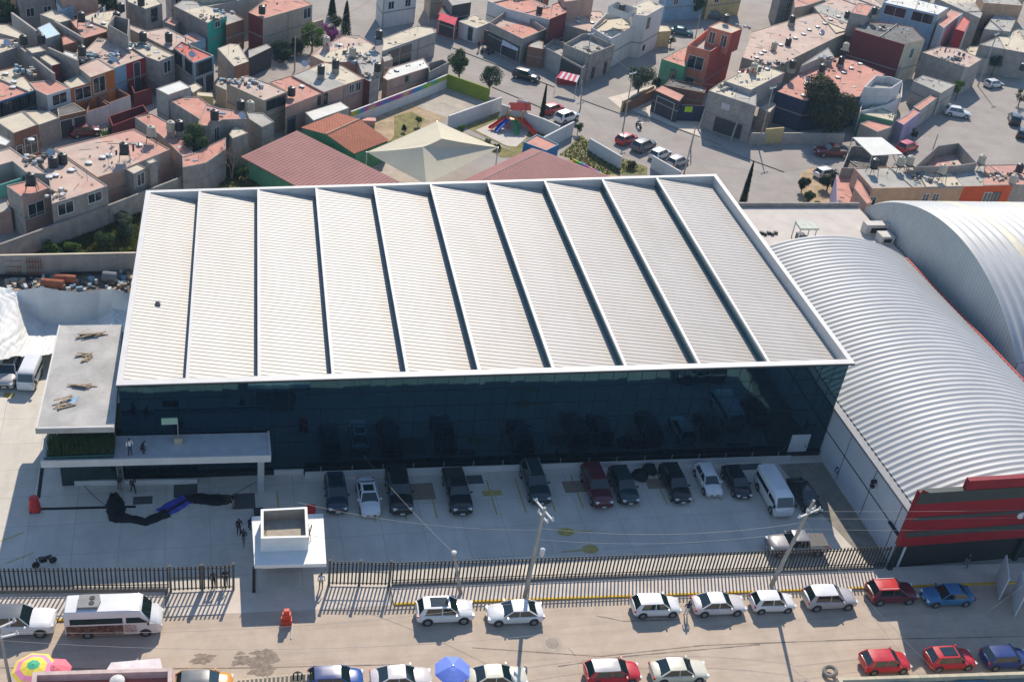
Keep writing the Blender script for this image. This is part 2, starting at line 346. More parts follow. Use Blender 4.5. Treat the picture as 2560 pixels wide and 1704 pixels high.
# planter wall along the front
pw0, pw1 = at(763,1198,0), at(1975,1152,0); pw0 = Vector((pw0.x,.72)); pw1 = Vector((pw1.x,-.42))
o = thing('planter_wall', 'long low white kerb wall at the foot of the glass front', 'wall', (40,0,0))
mb = MB(); mb.wall(pw0, pw1, .16, 0, .62); mb.build('wall', white, o)
a = at(685,1186,0); mb = MB(); mb.wall((a.x,a.y), (pw0.x-.1,a.y-.1), .16, 0, .55); mb.build('wall', white, o)
mb = MB()
for k in range(17):
    q = pw0+(pw1-pw0)*((k+.5)/17.); mb.beam((q.x,q.y+.12,0),(q.x,q.y+.12,1.15),.035,5)
mb.build('stake', plain('grey_stake',(.3,.32,.33)), o)
mb = MB(); 
for i in range(1500):
    q = pw0+(pw1-pw0)*rnd.random(); yb = GA.y+(GB.y-GA.y)*(q.x-GA.x)/(GB.x-GA.x)-.2+1.2*(1-q.x/67); y_ = rnd.uniform(q.y+.15, yb); h_ = rnd.uniform(.15,.6); a = rnd.random()*6.3; dx, dy = .07*math.cos(a), .07*math.sin(a)
    mb.quad((q.x-dx,y_-dy,0),(q.x+dx,y_+dy,0),(q.x+rnd.uniform(-.15,.15),y_+rnd.uniform(-.15,.15),h_))
tag(mb.build('hedge_strip', leaf2), 'dark green low planting between the white kerb wall and glass front', 'ground cover', kind='stuff')

# ------------------------------------------------------------------ entrance pavilion (left)
slabm = mat('pavilion_roof_concrete', (.40,.385,.36), .85, .14, .5, .8, (.29,.26,.22), bump=.1)
pav = thing('entrance_pavilion', 'low entrance pavilion with flat concrete roof and long white canopy', 'pavilion', (-3, 5, 0))
sp = [at(88,1072,8.5), at(285,1068,8.5), at(306,810,8.5), at(147,812,8.5)]; sp = [Vector((p.x,p.y)) for p in sp]
mb = MB(); mb.prism(sp, 8.0, 8.45); mb.build('roof_slab', slabm, pav)
mb = MB()
for a, b_ in ((0,1),(3,0)): 
    q = inset(sp, .08); mb.wall(q[a], q[b_], .14, 8.2, 8.56)
mb.build('roof_edge', white, pav)
dk = mat('dark_cladding', (.02,.03,.03), .35, .2, 1)
gdark = mat('lobby_glass', (.006,.02,.022), .06, .2, 1, spec=1)
mb = MB(); mb.prism([(-4.6,2.2),(.1,2.2),(.9,12.8),(-4.9,12.8)], 5, 8.0); mb.build('upper_wall', gdark, pav)
mb = MB(); mb.prism([(-5.0,1.2),(-.05,1.2),(.7,12.8),(-5.4,12.8)], 0, 4.55); mb.build('lower_wall', gdark, pav)
c0 = at(103,1152,5.0); c1 = at(676,1138,5.0)
mb = MB(); mb.prism([(c0.x,c0.y),(c1.x,c1.y),(c1.x,GA.y+.8),(c0.x+.1,GA.y+1.3)], 4.5, 4.86); mb.build('canopy_slab', mat('canopy_floor',(.5,.5,.5),.8,.08,1,.4,(.3,.3,.3)), pav)
mb = MB(); mb.wall((c0.x-.05,c0.y),(c1.x+.05,c1.y), .16, 4.35, 5.06); mb.wall((c1.x,c1.y+.1),(c1.x,GA.y+.8), .16, 4.45, 5.05); mb.build('canopy_fascia', white, pav)
mb = MB(); mb.box((c1.x-1.0, c1.y+.9, 0), (c1.x-.45, c1.y+1.35, 4.45)); mb.build('column', mat('pale_column',(.4,.42,.42)), pav)
mb = MB(); mb.box((c0.x+.2,c0.y+.15,4.87),(-.35,c0.y+.25,5.25)); mb.build('glass_rail', mat('rail_glass',(.03,.09,.08),.05,.1,1,spec=1), pav)
# reeds in the upper planter
mb = MB()
for i in range(2600):
    x = rnd.uniform(c0.x+.4,-.4); y_ = rnd.uniform(c0.y+.35, 1.4); h_ = rnd.uniform(.5,1.9)*(1 if rnd.random() < .6 else .6); a = rnd.random()*3; dx = .045
    mb.quad((x-dx,y_,4.87),(x+dx,y_,4.87),(x+rnd.uniform(-.25,.25),y_+rnd.uniform(-.2,.2),4.87+h_))
tag(mb.build('reed_planting', leafmat('reed_green',(.045,.085,.03),(.12,.13,.05))), 'dense tall green reeds in the planter under the pavilion roof', 'plants', kind='stuff')
# planter at ground, low white wall
a = at(187,1212); b_ = at(493,1207); o = thing('planter_wall', 'low white L-shaped planter wall under the entrance canopy', 'wall', (a.x+4,a.y,0))
mb = MB(); mb.wall((a.x,a.y),(b_.x,b_.y),.18,0,.5); mb.build('wall', white, o); mb = MB(); mb.wall((a.x,a.y+.1),(a.x-.25,a.y+3),.18,0,.5); mb.build('wall', white, o)
mb = MB()
for i in range(900):
    x = rnd.uniform(a.x+.2,b_.x); y_ = rnd.uniform(a.y+.25,a.y+2.2); h_ = rnd.uniform(.3,.7)
    mb.quad((x-.07,y_,0),(x+.07,y_,0),(x+rnd.uniform(-.2,.2),y_+rnd.uniform(-.2,.2),h_))
tag(mb.build('ground_cover', leaf2), 'dark low plants inside the L-shaped lobby planter', 'ground cover', kind='stuff')
drk = mat('dark_drain', (.015,.015,.015))
o = None
for (q0, q1, lab) in (((107,1158),(96,1245),'narrow black drain channel running back beside the lobby'),((92,1272),(340,1266),'long black drain channel across the forecourt beside red drum')):
    a = at(*q0); b_ = at(*q1); mb = MB(); mb.wall((a.x,a.y),(b_.x,b_.y),.28,0,.03); tag(mb.build('drain_channel', drk), lab, 'drain')
# sign frame on canopy
p = at(446,1106,4.86); o = thing('floodlight_stand', 'pale green panel on a thin post standing on the canopy', 'stand', (p.x,p.y,4.86))
mb = MB(); mb.box((p.x-.35,p.y-.3,4.86),(p.x+.35,p.y+.3,5.5)); mb.build('base_box', mat('tan_box',(.42,.36,.26)), o)
mb = MB(); mb.beam((p.x,p.y,5.5),(p.x,p.y,7.4),.04); mb.build('post', galv, o)
mb = MB(); mb.box((p.x-1.3,p.y-.05,6.9),(p.x,p.y+.05,7.55)); mb.build('panel', mat('pale_green_panel',(.28,.42,.33)), o)
# ladders
def ladder(a, b_, lab):
    a = Vector(a); b_ = Vector(b_); mb = MB(); s = Vector((.22,0,0))
    mb.beam(a-s,b_-s,.035,4); mb.beam(a+s,b_+s,.035,4); n_ = int((b_-a).length/.35)
    for i in range(1, n_): q = a+(b_-a)*i/n_; mb.beam(q-s,q+s,.02,4)
    tag(mb.build('ladder', galv), lab, 'ladder')
p = at(304,1212); ladder((p.x,p.y,0),(p.x+.1,c0.y-.12,5.2),'metal ladder leaning on the white canopy edge')
p = at(290,1110,5); ladder((p.x-.3,.9,4.87),(p.x-.3,1.2,8.0),'short ladder standing under the pavilion roof by the reeds')
# debris on pavilion roof
plank = mat('old_plank_wood', (.32,.24,.16), .9, .3, 4)
def planks(u, v, n_, L, lab, sp_=.5, rot=.1, z=8.45, col=None):
    p = at(u, v, z); o = thing('plank_pile', lab, 'planks', (p.x,p.y,z), 'timber scraps on the pavilion roof')
    for i in range(n_):
        mb = MB(); a = rot+rnd.uniform(-.35,.35); mb.obox((p.x+rnd.uniform(-.4,.4), p.y+rnd.uniform(-sp_,sp_)), (math.cos(a), math.sin(a)), L*rnd.uniform(.5,1), .16, z+.02+.05*i, z+.06+.05*i); mb.build('plank', col or plank, o)
planks(228,840,6,2.6,'topmost pile of crossed tan planks on the pavilion roof',.5,.3)
planks(205,888,4,1.9,'second pile of planks from the top of the pavilion roof',.25,-.05)
planks(212,905,3,1.2,'few loose short sticks below the second plank pile',.5,.8)
planks(198,968,5,2.3,'straight bundle of brown boards mid roof of the pavilion',.12,0)
planks(160,1010,6,1.6,'scattered thin scraps with blue sheet on the pavilion roof',.6,.7)
p = at(178,1002,8.46); mb = MB(); mb.prism([(p.x-.5,p.y-.5),(p.x+.3,p.y-.4),(p.x+.6,p.y+.6),(p.x-.2,p.y+.5)],8.46,8.50); tag(mb.build('plastic_sheet', mat('blue_plastic_sheet',(.25,.38,.48))), 'crumpled pale blue plastic sheet on the pavilion roof', 'sheet')

# ------------------------------------------------------------------ barrel-roofed warehouse beside the hall
ribm = mat('corrugated_vault_metal', (.43,.435,.43), .5, .06, .25, .3, (.40,.40,.39), spec=.4)
def vault(parent, name, x0, x1, y0, y1, ze, rise, period, m, along='y', depth=.16, segs=30, yellow=None):
    w_ = (x1-x0) if along == 'y' else (y1-y0); R_ = (w_*w_/4+rise*rise)/(2*rise); c_ = ze+rise-R_; th = math.asin(w_/2/R_)
    L_ = (y1-y0) if along == 'y' else (x1-x0); N_ = int(L_/period); pr = []
    for i in range(N_):
        for f_, h_ in ((0,0),(.2,.1),(.35,.55),(.5,.95),(.65,.95),(.8,.55),(.93,.08)): pr.append(((i+f_)/N_, h_))
    pr.append((1,0)); mb = MB()
    for t_, h_ in pr:
        for s in range(segs+1):
            an = -th+2*th*s/segs; rr = R_+h_*depth; a_ = w_/2+rr*math.sin(an); z_ = c_+rr*math.cos(an)
            mb.v.append(Vector((x0+a_, y0+t_*L_, z_)) if along == 'y' else Vector((x0+t_*L_, y0+a_, z_)))
    for i in range(len(pr)-1):
        for s in range(segs):
            a_ = i*(segs+1)+s; f_ = (a_, a_+1, a_+segs+2, a_+segs+1); mb.f.append(f_ if along == 'y' else f_[::-1]); rib = int((pr[i][0]+1e-6)*N_)
            mb.m.append(1 if yellow and rib in yellow else 0)
    o = mb.build(name, [m, mat('yellowed_skylight_sheet',(.60,.55,.40),.5,.08,1)], parent, smooth=True, ang=28)
    return o, (R_, c_, th, w_)
VX0, VX1, VY0, VY1 = 67.5, 90.3, -15.3, 28.6
wh = thing('vaulted_warehouse', 'warehouse with ribbed white barrel roof and red striped front', 'warehouse', (78, 6, 0))
vo, (R_, c_, th, w_) = vault(wh, 'vaulted_roof', VX0, VX1, VY0, VY1, 6.0, 3.3, .72, ribm, depth=.13)
mb = MB(); xa = at(2092,1190).x; panelw = mat('white_wall_panel', (.55,.57,.6), .6, .04, .8, .2, (.42,.43,.45))
WX = VX0-.6
mb.box((WX,VY0-.3,0),(WX+.25,3,5.7)); mb.build('side_wall', panelw, wh)
mb = MB()
mb.box((WX-.02,VY0-.3,2.85),(WX+.02,.5,3.0))
for y_ in (-3.5,-8.6,-13.4): mb.box((WX-.02,y_-.04,0),(WX+.02,y_+.04,5.65))
mb.build('wall_joint', mat('dark_joint',(.07,.08,.09)), wh)
mb = MB(); mb.box((WX-.25,VY0-.3,5.7),(VX0+.15,VY1,5.95)); mb.build('gutter', mat('grey_eave_gutter',(.22,.23,.24),.5,.1,2), wh)
mb = MB(); mb.box((WX-.5,-9.2,4.4),(WX-.02,-8.9,4.7)); mb.box((WX-.7,-9.6,4.2),(WX-.4,-9.2,4.5)); mb.build('wall_lamp', darkmetal, wh)
mb = MB(); mb.box((VX1-.1,VY0,0),(VX1+.3,VY1,6.0)); mb.build('side_wall', panelw, wh)
mb = MB(); mb.box((VX1-.1,VY0,6.0),(VX1+.15,VY1,6.25)); mb.build('red_flashing', mat('red_flashing',(.42,.05,.035),.5), wh)
for yy in (VY0+.05, VY1-.05):
    mb = MB(); P_ = [(VX0,yy,3.5),(VX1,yy,3.5)]+[(VX0+w_/2+R_*math.sin(th-2*th*s/24),yy,c_+R_*math.cos(th-2*th*s/24)) for s in range(25)]; mb.quad(*P_); mb.build('gable_wall', panelw, wh)
# red striped front
RY = -16.0; redm = mat('red_fascia_panel', (.25,.012,.02), .45, .1, .4, .3, (.17,.012,.018)); grm = mat('grey_fascia_band', (.05,.06,.055), .5, .1, 1)
x_l = ony(2245,1364,RY).x; zb = ony(2245,1366,RY).z; zt = ony(2306,1232,RY).z; xs = ony(*px('Q',1752,420),RY).x; zt2 = ony(*px('Q',1752,420),RY).z
mb = MB(); mb.box((x_l,RY,zb),(112,RY+.5,zt)); mb.box((xs,RY,zt),(112,RY+.5,zt2)); mb.quad((x_l,RY,zt),(x_l+.9,RY,zt),(x_l+.1,RY,zt+.4)); mb.build('front_fascia', redm, wh)
for y0_, y1_, x_ in ((548,655,1240),(792,832,1160),(945,1000,1080)):
    za = ony(*px('Q',x_+60,y0_),RY).z if x_ != 1240 else zt+.004; zc = ony(*px('Q',x_,y1_),RY).z; xx = ony(*px('Q',x_,y1_),RY).x
    mb = MB(); mb.box((xx if x_ != 1240 else x_l+.02,RY-.05,zc),(112,RY-.003,za)); mb.box((x_l+.05,RY-.04,zc+.01),(xs-.02,RY+.52,zt+.012)) if x_ == 1240 else None; mb.build('grey_band', grm, wh)
sgm = mat('white_sign_letter', (.62,.6,.62)); p = ony(*px('Q',2245,770),RY)
mb = MB(); mb.lathe((0,0,0), [(0.01,0),(.45,0),(.45,.1)], 16); mb.v = [Vector((p.x+v.x+.35, RY-.06-v.z, p.z+v.y*.8)) for v in mb.v]; mb.box((p.x+.5,RY-.16,p.z-.3),(p.x+1.6,RY-.06,p.z+.32)); mb.build('white_logo', sgm, wh)
mb = MB(); mb.box((x_l+.75,RY+.45,0),(84,RY+.6,zb)); mb.box((88,RY+.45,0),(112,RY+.6,zb)); mb.box((84,RY+3.0,0),(88,RY+3.2,zb)); mb.build('entrance_shade_wall', mat('dark_entrance',(.02,.02,.022),.6), wh)  # near-black wall stands in for the shaded depth of the open entrance
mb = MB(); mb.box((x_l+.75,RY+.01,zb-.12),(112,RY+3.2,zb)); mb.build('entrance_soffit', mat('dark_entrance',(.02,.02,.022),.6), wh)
for q in (x_l+.1,79): mb = MB(); mb.box((q,RY+.05,0),(q+.4,RY+.4,zb)); mb.build('pillar', dk, wh)
# tilted shutter frames at the right
for i, (u, v) in enumerate(((2508,1440),(2548,1480))):
    p = at(u, v, 1.5); mb = MB(); mb.obox((p.x,p.y),(.55,1),3.2,.12,.1,2.7); tag(mb.build('folding_door_panel', panelw), ['upper white folding door leaf standing at the dark entrance','lower white folding door leaf nearest the right frame edge'][i], 'door panel', 'open door leaves by the red front')
# big vault, arch end facing left
v2 = thing('vaulted_warehouse', 'larger grey barrel-roofed hall behind, its arched end wall clad in ribs', 'warehouse', (115, 25, 0))
_, (R2, c2, th2, w2) = vault(v2, 'vaulted_roof', 92.3, 150, 7.2, 42.7, 5.6, 6.6, 1.25, ribm, 'x', .22, 40, yellow=(5,12))
gm = mat('grey_ribbed_cladding', (.45,.48,.48), .5, .05, .3, .35, (.36,.38,.38), metal=.1)
mb = MB(); N_ = 70
for s in range(N_):
    a0 = 7.2+35.5*s/N_; a1 = 7.2+35.5*(s+1)/N_; am = (a0*.5+a1*.5); zf = lambda a_: c2+math.sqrt(max(0,R2*R2-(a_-7.2-w2/2)**2))
    for (p0, p1, x0_, x1_) in ((a0, a0+(a1-a0)*.35, 92.36, 92.36),(a0+(a1-a0)*.35, a0+(a1-a0)*.5, 92.36, 92.46),(a0+(a1-a0)*.5, a0+(a1-a0)*.85, 92.46, 92.46),(a0+(a1-a0)*.85, a1, 92.46, 92.36)):
        mb.quad((x0_,p1,0) if False else (x1_,p1,0),(x0_,p0,0),(x0_,p0,zf(p0)),(x1_,p1,zf(p1)))
mb.build('arched_end_wall', gm, v2)
for q in (7.1,42.6): mb = MB(); mb.box((92.5,q,0),(150,q+.2,5.6)); mb.build('side_wall', panelw, v2)
# glossy white lower vault at far right bottom
v3 = thing('vaulted_warehouse', 'third pale vault peeking in at the right frame edge below the big one', 'warehouse', (103, -3, 0))
vault(v3, 'vaulted_roof', 94.2, 112, -15.2, 6.6, 5.6, 2.4, 1.1, ribm); mb = MB(); mb.box((94.1,-15.2,0),(94.3,6.6,5.6)); mb.build('side_wall', panelw, v3)
# flat roofed annex between
ann = thing('flat_roofed_annex', 'low flat-roofed annex with pale concrete roof behind the hall corner', 'building', (80,36,0))
mb = MB(); mb.prism([(69,28.8),(92,28.8),(92,44),(69,43.6)],0,5.0); mb.build('wall', greywall, ann)
mb = MB(); mb.prism([(69.2,29),(91.8,29),(91.8,43.8),(69.2,43.4)],5.0,5.04); mb.build('roof', mat('annex_roof_concrete',(.52,.47,.42),.85,.07,.4,.4,(.40,.34,.29)), ann)
mb = MB(); mb.wall((69,43.6),(92,44),.3,4.9,5.6); mb.build('parapet', greywall, ann)
p = at(2005,600,5.04); o = thing('roof_shade_frame', 'small pale box canopy on legs standing on the annex roof', 'canopy', (p.x,p.y,5.04))
for dx in (-1.1,1.1):
    for dy in (-.8,.8): mb = MB(); mb.box((p.x+dx-.06,p.y+dy-.06,5.04),(p.x+dx+.06,p.y+dy+.06,7.0)); mb.build('leg', white, o)
mb = MB(); mb.prism([(p.x-1.3,p.y-1),(p.x+1.3,p.y-1),(p.x+1.1,p.y+1),(p.x-1.1,p.y+1)],7.0,7.25); mb.build('top', mat('faded_green_white',(.5,.52,.45)), o)
mb = MB(); mb.box((p.x-.8,p.y-.5,5.05),(p.x+.2,p.y+.5,5.9)); mb.build('machine', mat('mid_grey',(.15,.15,.16)), o)
acm = mat('pale_ac_casing', (.48,.45,.42), .6, .08, 2)
for (u, v, sx, sy, sz, lab) in ((2190,572,3.6,1.2,1.4,'long pale air-handling unit at the annex roof edge'),(2212,594,1.8,1.6,1.1,'cube air unit just below the long one on the annex roof'),(2275,612,1.6,1.5,1.6,'grey air unit set against the arched end wall')):
    p = at(u, v, 5.6); o = thing('air_conditioning_unit', lab, 'air conditioner', (p.x,p.y,5), 'air units on the annex')
    mb = MB(); mb.obox((p.x,p.y),(1,.0),sx,sy,5.05,5.05+sz); mb.build('casing', acm, o)
    mb = MB(); mb.obox((p.x,p.y-sy/2-.02),(1,0),sx*.6,.04,5.3,5.05+sz*.7); mb.build('grille', darkmetal, o)
for i in range(5):
    p = at(1903+i*9, 584+(i%2)*3, 5.04); mb = MB(); mb.box((p.x-.2,p.y-.2,5.04),(p.x+.2,p.y+.2,5.35)); tag(mb.build('paint_bucket', darkmetal), ['first','second','middle','fourth','last'][i]+' small dark bucket from the left in the row of five on the annex roof', 'bucket', 'buckets on the annex roof')

# ------------------------------------------------------------------ street fence, gates
def fence(name, xs, lab, cat, plinth=.3, step=.32, h=2.7, gate=False, group=None):
    o = thing(name, lab, cat, ((xs[0]+xs[-1])/2, fy((xs[0]+xs[-1])/2), 0), group)
    mb = MB(); ml = MB(); pl = MB(); x = xs[0]; y_ = lambda x: fy(x)
    n_ = int((xs[-1]-xs[0])/step)
    for i in range(n_+1):
        x = xs[0]+(xs[-1]-xs[0])*i/n_; dx = .06
        mb.box((x-dx,y_(x)-.03,plinth if not gate else .12),(x+dx,y_(x)+.03,h))
    for a, b_ in zip(xs, xs[1:]):
        if plinth: pl.wall((a,y_(a)),(b_,y_(b_)),.28,0,plinth+.02)
        for z_ in ((plinth+.25,h-.4) if not gate else (.2,1.45,h-.35)): ml.wall((a,y_(a)+.05),(b_,y_(b_)+.05),.05,z_,z_+.07)
    mb.build('slats', darkmetal, o)
    if plinth and not gate: pl.build('plinth', mat('dark_plinth',(.15,.145,.135),.85,.15,1), o)
    ml.build('rail', darkmetal, o)
    if gate:
        for x in (xs[0],(xs[0]+xs[-1])/2,xs[-1]):
            p_ = MB(); p_.box((x-.09,y_(x)-.09,0),(x+.09,y_(x)+.09,h+.12)); p_.box((x-.12,y_(x)-.12,h+.12),(x+.12,y_(x)+.12,h+.16)); p_.build('gate_post', mat('gate_post_metal',(.10,.095,.085)), o)
xa, xb, xc, xd = at(424,1476).x, at(584,1478).x, at(822,1462).x, at(975,1463).x
fence('slat_fence', [-40,-9.5,xa-.1], 'black vertical-slat fence left of the gates on a grey plinth', 'fence', .45)
fence('slat_gate', [xa+.1,xb], 'black slatted double gate left of the guardhouse', 'gate', 0, .30, 2.7, True, 'slatted gates')
fence('slat_gate', [xc,xd-.1], 'black slatted double gate right of the guardhouse', 'gate', 0, .30, 2.7, True, 'slatted gates')
fence('slat_fence', [xd+.15,40,x_l-.2], 'long black vertical-slat fence from right gate to red front', 'fence', .3)

# ------------------------------------------------------------------ guardhouse
gh = thing('guardhouse', 'white guardhouse with open-topped box on its flat roof', 'guardhouse', (13,-10,0))
gp_ = [at(u,v,3.0) for u,v in ((636,1412),(816,1408),(808,1283),(629,1290))]; gp2 = [Vector((p.x,p.y)) for p in gp_]
mb = MB(); mb.prism(gp2, 2.65, 3.0); mb.build('roof_slab', mat('guardhouse_white',(.70,.70,.68),.6,.04,.8,.2,(.55,.54,.52)), gh)
gw = MATS['guardhouse_white']
xl_, xr_ = gp2[0].x+.75, gp2[1].x-1.1; yf, yb_ = gp2[0].y+.25, gp2[2].y-.4
mb = MB(); mb.box((xl_,yf+.3,1.95),(xr_,yf+.5,2.65)); mb.box((xl_,yf+2.2,0),(xl_+.2,yb_,2.65)); mb.box((xr_-.2,yf+2.2,0),(xr_,yb_,2.65)); mb.box((xl_+.2,yb_-.2,0),(xr_-.2,yb_,2.65)); mb.build('wall', mat('guardhouse_cream',(.55,.5,.43),.7,.06,1), gh)
mb = MB(); mb.box((gp2[0].x-.15,gp2[0].y-.05,0),(gp2[0].x+.1,gp2[0].y+.2,2.64)); mb.build('corner_post', mat('dark_entrance',(.02,.02,.022),.6), gh)
tp = [at(u,v,4.45) for u,v in ((652,1345),(772,1342),(768,1266),(652,1272))]; tq = [Vector((p.x,p.y)) for p in tp]; ti = inset(tq,.22)
mb = MB()
for i in range(4):
    j = (i+1)%4; mb.quad((*tq[i],3),(*tq[j],3),(*tq[j],4.45),(*tq[i],4.45)); mb.quad((*tq[i],4.45),(*tq[j],4.45),(*ti[j],4.45),(*ti[i],4.45))
mb.build('roof_box', gw, gh)
mb = MB()
for i in range(4): j = (i+1)%4; mb.quad((*ti[i],4.45),(*ti[j],4.45),(*ti[j],3.4),(*ti[i],3.4))
mb.quad(*[(*q,3.4) for q in ti]); mb.build('box_inside', mat('raw_cement',(.36,.32,.26),.9,.12,1.2,.4,(.26,.22,.17)), gh)
for (u, v) in ((660,1320),(775,1320)):
    p = at(u, v, 4.3); mb = MB()
    for k in range(4): mb.beam((p.x+rnd.uniform(-.2,.2),p.y+rnd.uniform(-.3,.3),3.0),(p.x+rnd.uniform(-.5,.5),p.y+rnd.uniform(-.6,.4),4.3+rnd.uniform(-.1,.5)),.03,4)
    mb.build('rebar', mat('rusty_rebar',(.25,.14,.07)), gh)

# ------------------------------------------------------------------ vehicles
def paint(n, c):
    m = mat('paint_'+n, c, .32, .06, .6, spec=.5, coat=.6); m.node_tree.nodes['Principled BSDF'].inputs['Coat Roughness'].default_value = .08; return m
PAINT = {k: paint(k, c) for k, c in dict(white=(.66,.66,.66), black=(.008,.009,.011), navy=(.012,.022,.045), darkgreen=(.012,.03,.034), maroon=(.085,.008,.016), silver=(.38,.37,.38), shadedsilver=(.17,.165,.175),
    red=(.50,.018,.025), blue=(.018,.08,.30), teal=(.02,.12,.14), cream=(.60,.57,.46), orange=(.60,.26,.03), darkred=(.13,.012,.02), grey=(.10,.11,.12), darkblue=(.015,.035,.16), skyblue=(.03,.16,.32), pearl=(.56,.52,.52)).items()}
SPEC = {  # L, W, H, body stations (x/L, halfwidth factor, zbottom, zshoulder, ztop), cabin (rear base, rear top, front top, front base)
 'sedan': (4.6,1.8,1.45,[(-.5,.74,.42,.66,.7),(-.485,.88,.3,.84,.88),(-.44,.96,.26,.92,.98),(-.28,1,.24,.93,1.0),(0,1,.22,.92,.96),(.2,1,.22,.90,.97),(.36,.98,.24,.82,.87),(.45,.93,.26,.72,.78),(.487,.84,.3,.6,.68),(.5,.7,.38,.5,.58)],(-.39,-.21,.06,.23)),
 'hatch': (4.1,1.75,1.5,[(-.5,.8,.4,.74,.8),(-.485,.92,.3,.9,.95),(-.42,.98,.26,.96,1.0),(-.2,1,.24,.95,.98),(.05,1,.22,.93,.96),(.22,1,.22,.92,.98),(.38,.97,.24,.84,.9),(.46,.92,.26,.72,.8),(.49,.84,.3,.6,.68),(.5,.7,.38,.5,.58)],(-.475,-.37,.08,.26)),
 'suv': (4.6,1.88,1.72,[(-.5,.82,.46,.84,.9),(-.487,.94,.36,1.02,1.06),(-.44,.99,.3,1.08,1.12),(-.2,1,.28,1.07,1.1),(.05,1,.28,1.05,1.08),(.22,1,.28,1.04,1.12),(.38,.98,.3,.98,1.05),(.455,.93,.32,.88,.97),(.49,.86,.36,.74,.82),(.5,.74,.44,.62,.7)],(-.47,-.38,.06,.235)),
 'bigsuv': (5.4,2.05,1.9,[(-.5,.86,.5,.94,1.0),(-.49,.96,.4,1.15,1.18),(-.44,1,.34,1.2,1.22),(-.2,1,.32,1.19,1.2),(.05,1,.32,1.17,1.18),(.2,1,.32,1.17,1.22),(.36,.99,.34,1.14,1.18),(.46,.95,.36,1.06,1.12),(.492,.9,.4,.9,.98),(.5,.8,.48,.76,.84)],(-.475,-.42,.04,.18)),
 'pickup': (5.6,2.0,1.85,[(-.5,.9,.5,.96,1.0),(-.49,.98,.42,1.12,1.14),(-.3,1,.36,1.14,1.14),(-.14,1,.34,1.16,1.16),(.05,1,.32,1.17,1.18),(.2,1,.32,1.17,1.2),(.36,.99,.34,1.12,1.16),(.46,.95,.36,1.04,1.1),(.492,.9,.4,.88,.96),(.5,.8,.48,.74,.82)],(-.15,-.12,.09,.2)),
}
